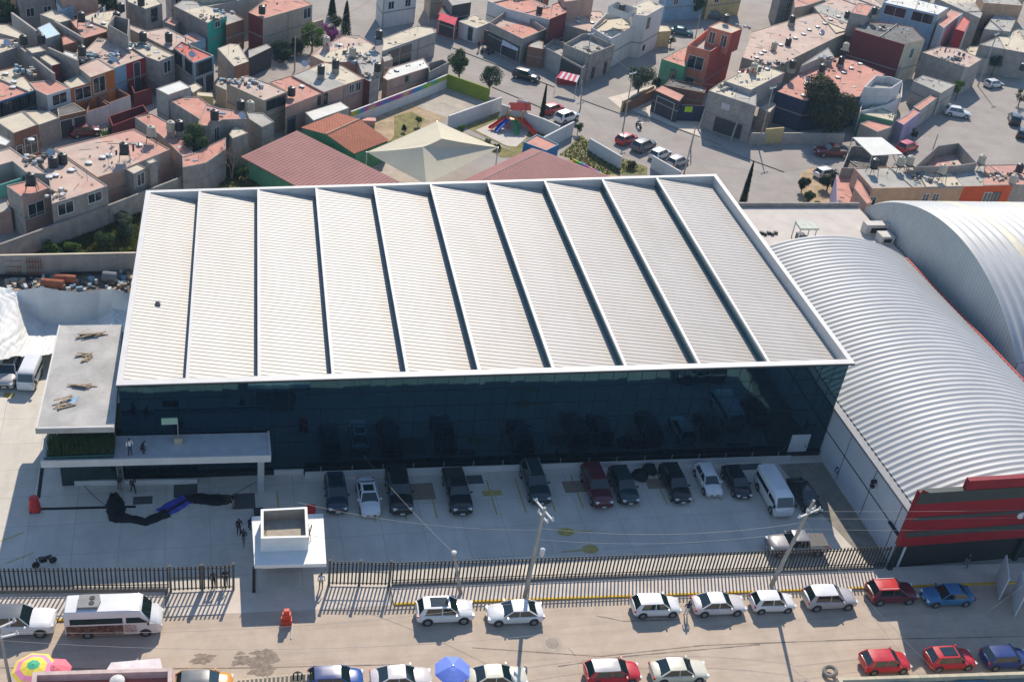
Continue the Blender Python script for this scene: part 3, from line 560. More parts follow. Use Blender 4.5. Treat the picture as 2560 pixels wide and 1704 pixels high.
def car(kind, col, u, v, head, lab, z=.75, sunroof=False, rails=False, group=None, name='parked_car', cat='car', s=1.0, roofcol=None, front=False, L=None):
    L_, W_, H_, st, cab = SPEC[kind]; L_ = (L or L_)*s; p = at(u, v, z) if not front else at(u, v, .2)
    hd = math.radians(head); ux = Vector((math.cos(hd), math.sin(hd)))
    loc = Vector((p.x, p.y, .012)) if not front else Vector((p.x-ux.x*L_/2, p.y-ux.y*L_/2, .012))
    if not front: pass
    o = thing(name, lab, cat, loc, group, hd); pm = PAINT[col]; w2 = W_/2*s
    M_ = Matrix.Identity(3)
    def build(mb, nm, m, par=None, smooth=False, ang=35):
        me = bpy.data.meshes.new(nm); me.from_pydata([tuple(q) for q in mb.v], [], mb.f)
        for mm in (m if isinstance(m, list) else [m]): me.materials.append(mm)
        for f_, k in zip(me.polygons, mb.m): f_.material_index = k
        if smooth:
            for f_ in me.polygons: f_.use_smooth = True
            me.set_sharp_from_angle(angle=math.radians(ang))
        ob = bpy.data.objects.new(nm, me); C.objects.link(ob); ob.parent = par or o; return ob
    mb = MB(); n_ = 0
    for (xf, wf, zb, zs, zt) in st:
        w_ = w2*wf; x = xf*L_; half = [(w_*.86,zb-.04),(w_*.97,zb+.06),(w_,zb+(zs-zb)*.45),(w_*.985,zs-.07),(w_*.90,zs+.0),(w_*.55,zt-.0),(0,zt+.015)]
        sec = half+[(-a, b_) for a, b_ in half[-2::-1]]; n_ = len(sec); mb.v += [Vector((x, a, b_)) for a, b_ in sec]
    ns = len(st)
    for i in range(ns-1):
        for j in range(n_-1): mb.f.append((i*n_+j, (i+1)*n_+j, (i+1)*n_+j+1, i*n_+j+1)); mb.m.append(0)
        mb.f.append((i*n_, i*n_+n_-1, (i+1)*n_+n_-1, (i+1)*n_)); mb.m.append(0)
    mb.f.append(tuple(range(n_))); mb.m.append(0); mb.f.append(tuple((ns-1)*n_+j for j in range(n_-1,-1,-1))); mb.m.append(0)
    build(mb, 'body', pm, smooth=True, ang=40)
    rb, rt, ft, fb = [c_*L_ for c_ in cab]
    zb_ = .93*(H_*.66/.96) if kind in ('sedan','hatch') else H_*.615; wb, wt, zr = w2*.90, w2*.70, H_-.05
    mb = MB(); B_ = [(rb,wb),(fb,wb),(fb,-wb),(rb,-wb)]; T_ = [(rt,wt),(ft,wt),(ft,-wt),(rt,-wt)]
    for i in range(4): j = (i+1)%4; mb.quad((*B_[j],zb_),(*B_[i],zb_),(*T_[i],zr),(*T_[j],zr))
    build(mb, 'windows', carglass)
    mb = MB(); nx, ny = 6, 6
    for i in range(nx+1):
        for j in range(ny+1):
            a = i/nx*2-1; b_ = j/ny*2-1; x = (rt-.05)+(ft-rt+.10)*i/nx; mb.v.append(Vector((x, (wt+.02)*b_*(1-.05*a*a), zr+.055*(1-a**4*.9)*(1-b_**4*.8)-.005)))
    for i in range(nx):
        for j in range(ny): k = i*(ny+1)+j; mb.f.append((k, k+ny+1, k+ny+2, k+1)); mb.m.append(0)
    i0 = len(mb.v); mb.prism([(rt-.05,-wt-.02),(ft+.05,-wt-.02),(ft+.05,wt+.02),(rt-.05,wt+.02)], zr-.05, zr+.002, top=False)
    ro = build(mb, 'roof', PAINT[roofcol] if roofcol else pm, smooth=True, ang=50)
    for sgn in (1,-1):
        pr_ = [((rb,sgn*wb,zb_-.03),(rt,sgn*wt,zr),.06 if kind != 'bigsuv' else .09),((fb,sgn*wb,zb_-.03),(ft,sgn*wt,zr),.045)]
        xm = (rb+fb)/2*.6; pr_.append(((xm,sgn*wb,zb_-.03),(xm,sgn*wt,zr),.035))
        for a_, b2_, r2_ in pr_: mb = MB(); mb.beam(a_, b2_, r2_, 5); build(mb, 'pillar', pm)
        if kind in ('suv','bigsuv','hatch'): mb = MB(); mb.quad((rb+.02,sgn*(wb+.01),zb_),(rb+.42,sgn*(wb+.01),zb_),(rt+.26,sgn*(wt+.015),zr),(rt,sgn*(wt+.015),zr)); build(mb, 'quarter_panel', pm)
    if sunroof:
        mb = MB(); mb.box((rt+(ft-rt)*.25,-wt*.72,zr+.03),(ft-.12,wt*.72,zr+.066)); build(mb, 'sunroof', carglass, ro)
    if rails:
        for sgn in (1,-1): mb = MB(); mb.beam((rt+.1,sgn*wt*.93,zr+.09),(ft-.1,sgn*wt*.93,zr+.09),.025,4); build(mb, 'roof_rail', galv)
    wr = .33 if kind in ('sedan','hatch') else .37 if kind == 'suv' else .40; wr *= s
    for xf in (-.315,.315):
        for sgn in (1,-1):
            mb = MB(); mb.beam((xf*L_,sgn*(w2-.22),wr),(xf*L_,sgn*(w2+.015),wr),wr,18); wh_ = build(mb, 'wheel', tyre, smooth=True)
            mb = MB(); mb.beam((xf*L_,sgn*(w2-.02),wr),(xf*L_,sgn*(w2+.03),wr),wr*.62,10); build(mb, 'rim', rimm, wh_)
            mb = MB(); mb.beam((xf*L_,sgn*(w2-.25),wr+.03),(xf*L_,sgn*(w2+.004),wr+.03),wr*1.2,18); build(mb, 'wheel_arch', plas)
    zl_ = st[-3][3]-.02; xe = .485*L_
    for sgn in (1,-1):
        mb = MB(); mb.obox((xe-.05,sgn*w2*.66),(1,-.35*sgn),.22,.34,zl_-.14,zl_); build(mb, 'headlight', lampw)
        zt_ = st[1][3]; mb = MB(); mb.obox((-.49*L_+.03,sgn*w2*.76),(1,.2*sgn),.14,.28,zt_-.2,zt_+.02); build(mb, 'tail_light', lampr)
        mb = MB(); mb.obox((fb-.28,sgn*(w2+.09)),(1,0),.12,.2,zb_+.0,zb_+.14); build(mb, 'mirror', pm)
    mb = MB(); mb.obox((.497*L_,0),(1,0),.03,w2*.95,.36,zl_-.18); build(mb, 'grille', plas)
    mb = MB(); mb.obox((.505*L_,0),(1,0),.02,.4,.42,.54); build(mb, 'number_plate', lampw)
    if kind == 'pickup':
        mb = MB(); mb.box((-.48*L_,-w2*.8,1.15),(-.17*L_,w2*.8,1.19)); build(mb, 'cargo_bed', plas)
    return o
def van(col, u, v, head, lab, L_=5.2, W_=1.95, H_=2.25, z=1.1, front=False, ac=False, name='passenger_van', wrap=False):
    p = at(u, v, z if not front else .2); hd = math.radians(head); ux = Vector((math.cos(hd), math.sin(hd)))
    loc = Vector((p.x,p.y,.012)) if not front else Vector((p.x-ux.x*L_/2,p.y-ux.y*L_/2,.012)); o = thing(name, lab, 'van', loc, None, hd); pm = PAINT[col]; w2 = W_/2
    def build(mb, nm, m, par=None, smooth=False, ang=40):
        me = bpy.data.meshes.new(nm); me.from_pydata([tuple(q) for q in mb.v], [], mb.f)
        for mm in (m if isinstance(m, list) else [m]): me.materials.append(mm)
        for f_, k in zip(me.polygons, mb.m): f_.material_index = k
        if smooth:
            for f_ in me.polygons: f_.use_smooth = True
            me.set_sharp_from_angle(angle=math.radians(ang))
        ob = bpy.data.objects.new(nm, me); C.objects.link(ob); ob.parent = par or o; return ob
    nose = L_*.5; hz = H_*.52
    prof = [(-.5*L_,.35,H_-.12,.9),(-.485*L_,.3,H_-.02,.97),(-.3*L_,.28,H_,1),(.16*L_,.28,H_-.01,1),(nose-.24*L_,.28,H_-.05,1),(nose-.205*L_,.28,H_-.16,1)]
    if ac: prof += [(nose-.12*L_,.28,hz+.22,.99),(nose-.05*L_,.3,hz+.02,.95),(nose-.01*L_,.32,hz-.28,.86),(nose,.4,hz-.5,.76)]
    else: prof = prof[:4]+[(nose-.16*L_,.28,H_-.04,1),(nose-.13*L_,.28,H_-.14,1),(nose-.04*L_,.28,hz+.12,.99),(nose-.01*L_,.32,hz-.1,.94),(nose,.4,hz-.35,.86)]
    mb = MB(); n_ = 0
    for (x, zb, zt, wf) in prof:
        w_ = w2*wf; half = [(w_*.95,zb),(w_,zb+.15),(w_,min(zt-.1,H_*.52)),(w_*(.95 if zt > H_*.8 else .97),zt-.16),(w_*.84,zt-.03),(0,zt)]
        sec = half+[(-a,b_) for a,b_ in half[-2::-1]]; n_ = len(sec); mb.v += [Vector((x,a,b_)) for a,b_ in sec]
    for i in range(len(prof)-1):
        for j in range(n_-1): mb.f.append((i*n_+j,(i+1)*n_+j,(i+1)*n_+j+1,i*n_+j+1)); mb.m.append(0)
        mb.f.append((i*n_,i*n_+n_-1,(i+1)*n_+n_-1,(i+1)*n_)); mb.m.append(0)
    mb.f.append(tuple(range(n_))); mb.m.append(0); mb.f.append(tuple((len(prof)-1)*n_+j for j in range(n_-1,-1,-1))); mb.m.append(0)
    build(mb, 'body', pm, smooth=True)
    a, b_ = (prof[5], prof[6]); 
    mb = MB(); e = .02; mb.quad((b_[0]+e,-w2*.88,b_[2]-.02+e),(b_[0]+e,w2*.88,b_[2]-.02+e),(a[0]+e,w2*.80,a[2]-.05+e),(a[0]+e,-w2*.80,a[2]-.05+e)); build(mb, 'windscreen', carglass)
    for s_ in (1,-1):
        y = s_*(w2+.012); mb = MB(); z0, z1 = H_*.56, H_*.76; k = .975
        mb.quad((-.44*L_,y,z0),(.10*L_,y,z0),(.10*L_,y*k,z1),(-.44*L_,y*k,z1)); build(mb, 'side_window', carglass)
        mb = MB(); mb.quad((.135*L_,y,z0),(prof[6][0]-.10,y,z0),(prof[5][0]-.15,y*k,z1),(.135*L_,y*k,z1)); build(mb, 'door_window', carglass)
        mb = MB(); mb.obox((prof[6][0]-.1,s_*(w2+.14)),(1,0),.12,.24,z0-.05,z0+.25); build(mb, 'mirror', plas)
        mb = MB(); mb.obox((nose-.06,s_*w2*.7),(1,-.3*s_),.14,.26,.72,.95); build(mb, 'headlight', lampw)
        mb = MB(); mb.obox((-.495*L_,s_*w2*.84),(1,0),.06,.14,.8,1.2); build(mb, 'tail_light', lampr)
        for xf in (-.27,.33):
            mb = MB(); mb.beam((xf*L_,s_*(w2-.24),.36),(xf*L_,s_*(w2+.012),.36),.36,18); wh_ = build(mb, 'wheel', tyre, smooth=True)
            mb = MB(); mb.beam((xf*L_,s_*(w2-.02),.36),(xf*L_,s_*(w2+.03),.36),.2,10); build(mb, 'rim', rimm, wh_)
            mb = MB(); mb.beam((xf*L_,s_*(w2-.25),.4),(xf*L_,s_*(w2+.004),.4),.43,18); build(mb, 'wheel_arch', plas)
    if wrap:
        mb = MB(); y = -(w2+.008); mb.quad((-.485*L_,y,.38),(.1*L_,y,.38),(.1*L_,y,H_*.5),(-.485*L_,y,H_*.5)); build(mb, 'side_wrap', mat('photo_wrap_brown',(.13,.06,.05),.5,.6,5,.8,(.45,.35,.25)))
        mb = MB(); mb.quad((.1*L_,y,.5),(.24*L_,y,.5),(.24*L_,y,H_*.48),(.1*L_,y,H_*.5)); build(mb, 'side_wrap', mat('photo_wrap_light',(.5,.4,.38),.5,.35,6,.6,(.3,.1,.1)))
    if ac:
        mb = MB(); mb.prism([(-.36*L_,-.62),(-.15*L_,-.62),(-.13*L_,0),(-.15*L_,.62),(-.36*L_,.62)],H_,H_+.2); a_ = build(mb, 'air_conditioner', mat('grey_ac_unit',(.22,.22,.22),.6))
        for yy in (-.22,.28): mb = MB(); mb.lathe((-.22*L_,yy,H_+.2),[(.2,0),(.2,.04),(.1,.04)],14); build(mb, 'fan', darkmetal, a_)
    return o
S = -3.2   # street heading
# cars nose-out along the glass front
car('suv','navy',845,1286,-91,'dark navy crossover, leftmost car before the glass front',front=True,s=.98,sunroof=True)
car('sedan','white',928,1294,-90,'white saloon with black sunroof between navy and black cars',front=True,sunroof=True)
car('bigsuv','black',1006,1290,-91,'big black SUV with shiny chrome grille beside the white saloon',front=True)
car('pickup','black',1156,1290,-90,'long black pickup parked alone right of the chrome-grille SUV',front=True)
car('bigsuv','darkgreen',1353,1264,-90,'dark green SUV with silver roof rails parked behind the street pole',front=True,rails=True,s=.95)
car('bigsuv','maroon',1509,1273,-90,'maroon SUV, the only red car before the glass',front=True,s=.96)
car('suv','darkgreen',1576,1264,-89,'black crossover immediately right of the maroon SUV',front=True)
car('suv','black',1707,1261,-90,'black crossover immediately left of the small white hatchback',front=True,L=4.9)
car('hatch','white',1786,1243,-91,'small white hatchback between two black cars by the glass',front=True)
car('hatch','black',1860,1248,-89,'black hatchback between white hatchback and white minibus',front=True)
van('white',1958,1294,-91,'white minibus with side windows parked nose out near lot corner',L_=5.4,front=True,name='passenger_van')
car('sedan','black',2038,1286,-86,'black saloon, rightmost car of the row beside the minibus',front=True)
car('pickup','shadedsilver',1992,1358,180+S,'silver pickup with covered bed parked behind the long slat fence',z=.8)  # silver paint darkened to carry the shade this pickup stands in
# street kerb row
car('suv','white',1112,1524,S,'white crossover with glass roof, leftmost at yellow kerb',sunroof=True)
car('sedan','white',1288,1527,180+S,'white saloon facing left with a pole shadow across roof',)
car('hatch','white',1640,1510,S,'white hatchback left of the person standing in the street',)
car('sedan','pearl',1797,1506,S,'pearl white saloon just right of the standing person',roofcol='white')
car('hatch','white',1932,1501,S,'small white hatchback with narrow pole shadow over roof',s=.93)
car('suv','silver',2074,1492,S,'silver-white crossover parked left of the dark red one',roofcol='white')
car('suv','darkred',2229,1478,S,'dark red crossover with roof rails and bright red roof',rails=True,roofcol='red',L=4.4)
car('sedan','skyblue',2370,1484,180+S,'blue saloon in the deep shade before the red front')
car('bigsuv','white',48,1552,S-1,'white off-roader with grey soft top at left edge',name='off_roader',roofcol='grey',L=5.1)
van('white',287,1540,S,'tall white passenger van with roof air conditioner and picture wrap',L_=6.9,W_=2.05,H_=2.75,z=1.2,ac=True,wrap=True)
# near row at the bottom
car('hatch','orange',510,1706,S,'orange taxi-like car with grey roof at the bottom edge',roofcol='grey')
car('hatch','blue',839,1694,S,'bright blue hatchback at the bottom of the street',roofcol='darkblue')
car('sedan','pearl',1002,1692,S,'cream-pink saloon left of the blue umbrella')
car('sedan','cream',1243,1690,S,'old white saloon right of the blue umbrella')
car('hatch','red',1532,1676,S,'red hatchback with silvery roof on near side of street',roofcol='silver',L=4.4)
car('sedan','cream',1698,1672,S,'cream saloon in the near row right of red hatchback')
car('hatch','red',2214,1650,S,'red hatchback left of a pair in the shade at lower right')
car('hatch','red',2376,1642,S,'red hatchback with dark sunroof at lower right',sunroof=True,L=4.2)
car('hatch','darkblue',2515,1640,S,'dark blue hatchback cut by the right frame edge')
# left of the hall
car('suv','silver',22,925,-95,'silver car with big dark windscreen beside tarpaulin at left edge',z=.8,sunroof=True)
van('white',74,930,-98,'small white box van with coloured nose left of the pavilion',L_=3.7,W_=1.6,H_=2.0,name='delivery_van')
# cars in the town
TC = [('hatch','darkred','A',875,1345,22,'dark maroon car in the shaded lane of the left terraces'),
('suv','black','C',1305,780,-35,'black SUV driving on the wide town street'),
('hatch','red','C',1580,1115,35,'red car parked by the school wall left of white car'),
('suv','white','C',1720,1200,35,'white car parked at the school wall corner by thin pole'),
('hatch','red','I',690,600,35,'red hatchback, topmost of the four parked by white wall'),
('suv','grey','I',865,670,35,'grey car between the red and white ones by the school'),
('hatch','white','I',1035,755,35,'white car, third of four parked beside the white school wall'),
('hatch','silver','I',1215,830,35,'silver car, lowest of the four beside the school wall'),
('sedan','teal','D',845,320,-20,'teal saloon parked beyond the orange house'),
('hatch','white','E',2000,860,15,'white hatchback on the wide concrete road at far right'),
('suv','white','E',1625,1160,-20,'white SUV parked across the lane near lilac wall'),
('suv','black','E',2215,1225,60,'black SUV near the right edge of the concrete road'),
('hatch','black','E',2300,1370,50,'dark car cut off by the right frame edge'),
('pickup','darkred','J',330,530,178,'dark red pickup in the shade of the corner house'),
('hatch','white','J',270,745,20,'white car beneath the round bush in the shaded street'),
('suv','red','J',1110,480,30,'bright red car behind the white canopy roof'),
('suv','grey','D',1180,160,-18,'dark car in shade behind the teal saloon')]
for k_, c_, t_, x_, y_, h_, l_ in TC:
    u_, v_ = px(t_, x_, y_); car(k_, c_, u_, v_, h_, l_, z=.7)

# ------------------------------------------------------------------ people
skin = plain('skin_tone', (.30,.17,.11), .6); hairm = plain('black_hair', (.015,.012,.01), .7)
CL = {n_: plain('cloth_'+n_, c_, .9) for n_, c_ in dict(white=(.6,.6,.6), black=(.02,.02,.025), navy=(.02,.03,.07), red=(.35,.05,.04), grey=(.15,.15,.16), khaki=(.25,.2,.13), jeans=(.05,.08,.14)).items()}
def person(u, v, shirt, trousers, lab, pose='stand', face=-90, z=0.0, group=None):
    p = at(u, v, z); hd = math.radians(face)
    J = dict(pel=(0,0,.95), chest=(0,0,1.32), neck=(0,0,1.5), head=(.03,0,1.62), top=(.02,0,1.76), shl=(0,.2,1.43), ell=(.03,.27,1.15), hal=(.12,.26,.9), shr=(0,-.2,1.43), elr=(.03,-.27,1.15), har=(.14,-.25,.92),
             hil=(0,.1,.9), knl=(.04,.11,.5), anl=(0,.12,.09), tol=(.17,.13,.05), hir=(0,-.1,.9), knr=(.04,-.11,.5), anr=(-.02,-.12,.09), tor=(.15,-.13,.05))
    if pose == 'walk': J.update(knl=(.18,.1,.52), anl=(.26,.1,.1), tol=(.42,.1,.07), knr=(-.05,-.1,.5), anr=(-.28,-.1,.14), tor=(-.14,-.1,.05), hal=(-.1,.25,.92), har=(.25,-.25,1.0))
    if pose == 'bend':
        for k in ('chest','neck','head','top','shl','shr'): q = J[k]; d = q[2]-.95; J[k] = (q[0]+d*.85, q[1], .95+d*.45)
        J.update(ell=(.55,.22,.85), hal=(.62,.15,.5), elr=(.55,-.22,.85), har=(.66,-.15,.5), pel=(-.08,0,.92))
    if pose == 'crouch':
        for k in ('pel','chest','neck','head','top','shl','shr','ell','elr','hal','har'): q = J[k]; J[k] = (q[0]+.1+(q[2]-.95)*.4, q[1], q[2]-.5)
        J.update(hil=(.1,.12,.42), knl=(.42,.2,.5), anl=(.2,.2,.09), tol=(.38,.22,.05), hir=(.1,-.12,.42), knr=(.42,-.2,.5), anr=(.2,-.2,.09), tor=(.38,-.22,.05), hal=(.6,.1,.35), har=(.6,-.1,.35))
    if pose == 'ride': J.update(knl=(.32,.2,.75), anl=(.25,.2,.35), tol=(.4,.2,.33), knr=(.32,-.2,.75), anr=(.25,-.2,.35), tor=(.4,-.2,.33), hal=(.5,.25,1.05), har=(.5,-.25,1.05), ell=(.25,.27,1.1), elr=(.25,-.27,1.1))
    R_ = dict(pel=.15, chest=.16, neck=.06, head=.105, top=.08, shl=.07, ell=.05, hal=.035, shr=.07, elr=.05, har=.035, hil=.10, knl=.07, anl=.05, tol=.035, hir=.10, knr=.07, anr=.05, tor=.035)
    ks = list(J); ed = [('pel','chest'),('chest','neck'),('neck','head'),('head','top'),('chest','shl'),('shl','ell'),('ell','hal'),('chest','shr'),('shr','elr'),('elr','har'),('pel','hil'),('hil','knl'),('knl','anl'),('anl','tol'),('pel','hir'),('hir','knr'),('knr','anr'),('anr','tor')]
    me = bpy.data.meshes.new('person'); me.from_pydata([J[k] for k in ks], [(ks.index(a), ks.index(b_)) for a, b_ in ed], [])
    ob = bpy.data.objects.new('person_tmp', me); C.objects.link(ob); mo = ob.modifiers.new('s', 'SKIN')
    for i, k in enumerate(ks):
        sv = me.skin_vertices[0].data[i]; sv.radius = (R_[k], R_[k]*(.75 if k in ('chest','pel') else 1)); sv.use_root = (k == 'pel')
    ob.modifiers.new('b', 'SUBSURF').levels = 1
    dg = bpy.context.evaluated_depsgraph_get(); ev = bpy.data.meshes.new_from_object(ob.evaluated_get(dg)); bpy.data.objects.remove(ob)
    for m in (skin, hairm, CL[shirt], CL[trousers], plas): ev.materials.append(m)
    def near(q):
        best = min(ed, key=lambda e: segd(q, Vector(J[e[0]]), Vector(J[e[1]]))); return best
    def segd(q, a, b_):
        d = b_-a; t_ = max(0, min(1, (q-a).dot(d)/max(1e-9, d.length_squared))); return (q-a-d*t_).length
    for f_ in ev.polygons:
        c_ = f_.center; e = near(c_)
        if e in (('head','top'),): k = 1
        elif e == ('neck','head'): k = 0 if c_.x > J['head'][0]-.02 else 1
        elif e in (('ell','hal'),('elr','har')): k = 0 if (c_-Vector(J[e[1]])).length < .16 else 2
        elif e[0] in ('anl','anr'): k = 4
        elif e[0] in ('pel','hil','hir','knl','knr') and e[1] not in ('chest',): k = 3
        elif e == ('pel','chest') and c_.z < J['pel'][2]+.06: k = 3
        else: k = 2
        f_.material_index = k; f_.use_smooth = True
    o = bpy.data.objects.new('person', ev); C.objects.link(o); o.location = (p.x, p.y, z+.012); o.rotation_euler = (0,0,hd); tag(o, lab, 'person', group); return o
person(325,1136,'white','navy','person in white shirt and navy trousers standing on the canopy',z=4.86,face=-60)
person(350,1132,'black','black','person in black crouching on the canopy beside white shirt','crouch',z=4.86,face=10)
person(299,1226,'black','grey','person in black at the foot of the ladder','stand',face=60)
person(333,1232,'black','black','person in black stepping away right of the ladder','walk',face=-60)
person(584,1270,'black','khaki','person bending over the right end of the black cloth','bend',face=150)
person(597,1334,'black','black','dark clothed person, upper of two left of guardhouse','stand',face=-70)
person(609,1360,'black','grey','dark clothed person, lower of two left of guardhouse','walk',face=-110)
person(623,1322,'black','navy','dark figure half hidden behind the guardhouse left side','bend',face=30)
person(802,1470,'white','khaki','person in white shirt with dark arm at guardhouse right','stand',face=-90)
person(534,1468,'black','black','dark person standing behind the left slatted gate','stand',face=-90,group=None)
person(564,1462,'black','jeans','person in dark top and jeans by the gate post','stand',face=-80)
person(1714,1538,'navy','white','person in navy top and white trousers between parked cars','stand',face=90)
person(2082,1172,'black','navy','dark figure standing at the corner by the white wall','stand',face=180)
person(2098,1192,'navy','navy','figure in blue next to the white side wall','bend',face=180)
person(2412,1416,'black','grey','person in black walking out of the dark entrance','walk',face=-120)
person(1196,128,'navy','black','person in navy beside the motorcycles outside the corner shop','stand',face=-60)
person(1207,120,'red','black','person in red top outside the corner shop','stand',face=-120)
# motorcycles
def motorbike(u, v, head, lab, col='black'):
    p = at(u, v, 0); hd = math.radians(head); o = thing('motorcycle', lab, 'motorcycle', (p.x,p.y,.012), None, hd)
    def b_(mb, n_, m): 
        me = bpy.data.meshes.new(n_); me.from_pydata([tuple(q) for q in mb.v], [], mb.f); me.materials.append(m); ob = bpy.data.objects.new(n_, me); C.objects.link(ob); ob.parent = o
    for x in (-.65,.65): mb = MB(); mb.beam((x,-.06,.3),(x,.06,.3),.3,16); b_(mb, 'wheel', tyre)
    mb = MB(); mb.beam((-.6,0,.35),(-.2,0,.7),.09,6); mb.beam((-.2,0,.45),(.3,0,.5),.16,6); mb.beam((.3,0,.55),(.55,0,.95),.07,6); mb.beam((.62,0,.3),(.5,0,.98),.04,5); b_(mb, 'frame', PAINT[col])
    mb = MB(); mb.beam((-.6,0,.82),(.05,0,.78),.12,6); b_(mb, 'seat', plas)
    mb = MB(); mb.beam((.05,0,.82),(.42,0,.85),.15,8); b_(mb, 'tank', PAINT[col])
    mb = MB(); mb.beam((.48,-.36,1.02),(.48,.36,1.02),.025,5); b_(mb, 'handlebar', galv)
motorbike(112,1412,200,'black scooter parked inside the left slat fence')
u_, v_ = px('C',880,560); motorbike(u_,v_,150,'black motorcycle, left of two outside the corner shop'); motorbike(u_+9,v_-3,150,'dark red motorcycle, right of two outside the corner shop','darkred')
u_, v_ = px('D',395,1320); motorbike(u_,v_,-80,'motorcycle being ridden along the wide town street','grey'); person(u_,v_-3,'white','grey','rider in pale top on the moving motorcycle','ride',face=-80)

# ------------------------------------------------------------------ cloth, drums, umbrellas, tarpaulin, bits
def cloth_strip(name, path, wid, h, m, lab, cat):
    mb = MB(); n_ = 9; P_ = []
    full = []
    for a, b_ in zip(path, path[1:]):
        for i in range(6): full.append((a[0]+(b_[0]-a[0])*i/6, a[1]+(b_[1]-a[1])*i/6, a[2]+(b_[2]-a[2])*i/6))
    full.append(path[-1])
    W = [at(u_, v_, 0) for u_, v_, _ in full]
    for i, q in enumerate(W):
        t_ = (W[min(i+1,len(W)-1)]-W[max(i-1,0)]).normalized(); nn = Vector((-t_.y,t_.x,0)); wi = full[i][2]*(.92+.16*rnd.random())
        for j in range(n_):
            s_ = j/(n_-1)*2-1; mb.v.append(Vector((q.x+nn.x*s_*wi/2, q.y+nn.y*s_*wi/2, .02+h*(1-s_**4)*(.6+.25*math.sin(i*.9+j*1.3)+.15*rnd.random()))))
    for i in range(len(W)-1):
        for j in range(n_-1): k = i*n_+j; mb.f.append((k,k+1,k+n_+1,k+n_)); mb.m.append(0)
    o = mb.build(name, m, smooth=True, ang=60); tag(o, lab, cat); return o
blk = mat('black_banner_cloth', (.008,.009,.012), .75, .3, 1)
cloth_strip('crumpled_cloth', [(285,1236,.7),(288,1258,1.6),(292,1292,1.5),(330,1298,.8),(365,1305,.9),(400,1290,1.0),(418,1282,1.2)], 1, .35, blk, 'long crumpled black cloth lying left of the blue section', 'cloth')
cloth_strip('crumpled_cloth', [(400,1284,1.3),(430,1268,1.5),(466,1247,1.4)], 1, .22, mat('blue_banner_cloth',(.075,.08,.42),.7,.2,1), 'bright blue stretch of cloth between the black lengths', 'cloth')
cloth_strip('crumpled_cloth', [(398,1292,.22),(430,1276,.22),(468,1252,.22)], 1, .34, blk, 'narrow black band running over the blue cloth', 'cloth')
cloth_strip('crumpled_cloth', [(466,1247,1.0),(500,1246,1.4),(540,1250,1.5),(575,1248,1.1),(586,1252,.6)], 1, .35, blk, 'crumpled black cloth lying right of the blue section', 'cloth')
def cable(name, P_, lab, r=.02, m=None, cat='cable'):
    mb = MB(); mb.tube(P_, r, 4); tag(mb.build(name, m or plas), lab, cat)
def path(l, z=.03): return [at(u_, v_, z) for u_, v_ in l]
cable('hose', path([(205,1208),(235,1240),(268,1266)]), 'thin black hose from the planter wall to the cloth heap')
cable('hose', path([(585,1235),(620,1215),(655,1196)]), 'thin black hose from cloth end up to the canopy column')
drumr = mat('red_plastic', (.55,.03,.025), .5, .1, 2)
def drum(u, v, lab, r=.32, h=1.1):
    p = at(u, v, 0); o = thing('traffic_drum', lab, 'drum', (p.x,p.y,0)); mb = MB(); mb.lathe((p.x,p.y,.1), [(r*1.05,0),(r,h*.45),(r*.9,h*.5),(r*.85,h),(r*.5,h*1.02)], 14); mb.build('body', drumr, o, True)
    mb = MB(); mb.box((p.x-.4,p.y-.4,.0),(p.x+.4,p.y+.4,.1)); mb.build('foot', plas, o)
drum(88,1275,'red plastic traffic drum at the corner of the black drains',.45,1.3)
p = at(716,1558); o = thing('traffic_barrier', 'orange-red plastic barrier standing in front of the guardhouse', 'barrier', (p.x,p.y,0))
mb = MB(); mb.prism([(p.x-.4,p.y-.28),(p.x+.4,p.y-.28),(p.x+.4,p.y+.28),(p.x-.4,p.y+.28)],0,.55); mb.prism([(p.x-.32,p.y-.2),(p.x+.32,p.y-.2),(p.x+.32,p.y+.2),(p.x-.32,p.y+.2)],.55,1.15); mb.prism([(p.x-.2,p.y-.14),(p.x+.2,p.y-.14),(p.x+.2,p.y+.14),(p.x-.2,p.y+.14)],1.15,1.55); mb.build('body', mat('orange_red_plastic',(.62,.07,.03),.5), o)
mb = MB(); mb.beam((p.x+.45,p.y-.2,.2),(p.x+.25,p.y-1.6,.05),.05,5); mb.build('stick', white, o)
for (u, v, lab) in ((777,1280,'red crate standing right behind the guardhouse roof'),(646,1288,'small black bin behind guardhouse roof left corner')):
    p = at(u, v, .6); mb = MB(); mb.box((p.x-.35,p.y-.35,0),(p.x+.35,p.y+.35,1.1)); mb.box((p.x-.4,p.y-.4,1.1),(p.x+.4,p.y+.4,1.16)); tag(mb.build('plastic_crate' if 'crate' in lab else 'waste_bin', drumr if 'crate' in lab else plas), lab, 'crate' if 'crate' in lab else 'bin')
for (u, v, lab, sx) in ((1601,1186,'flat black rubbish bag left of the other by the white wall',.9),(1624,1172,'big black rubbish bag between two black cars',.8)):
    p = at(u, v, .3); mb = MB(); mb.lathe((p.x,p.y,0), [(sx*.8,0),(sx,.25),(sx*.75,.6),(sx*.2,.85)], 9)
    for q in mb.v: q.x += rnd.uniform(-.12,.12); q.y += rnd.uniform(-.12,.12)
    tag(mb.build('rubbish_bag', blk, smooth=True), lab, 'bag')
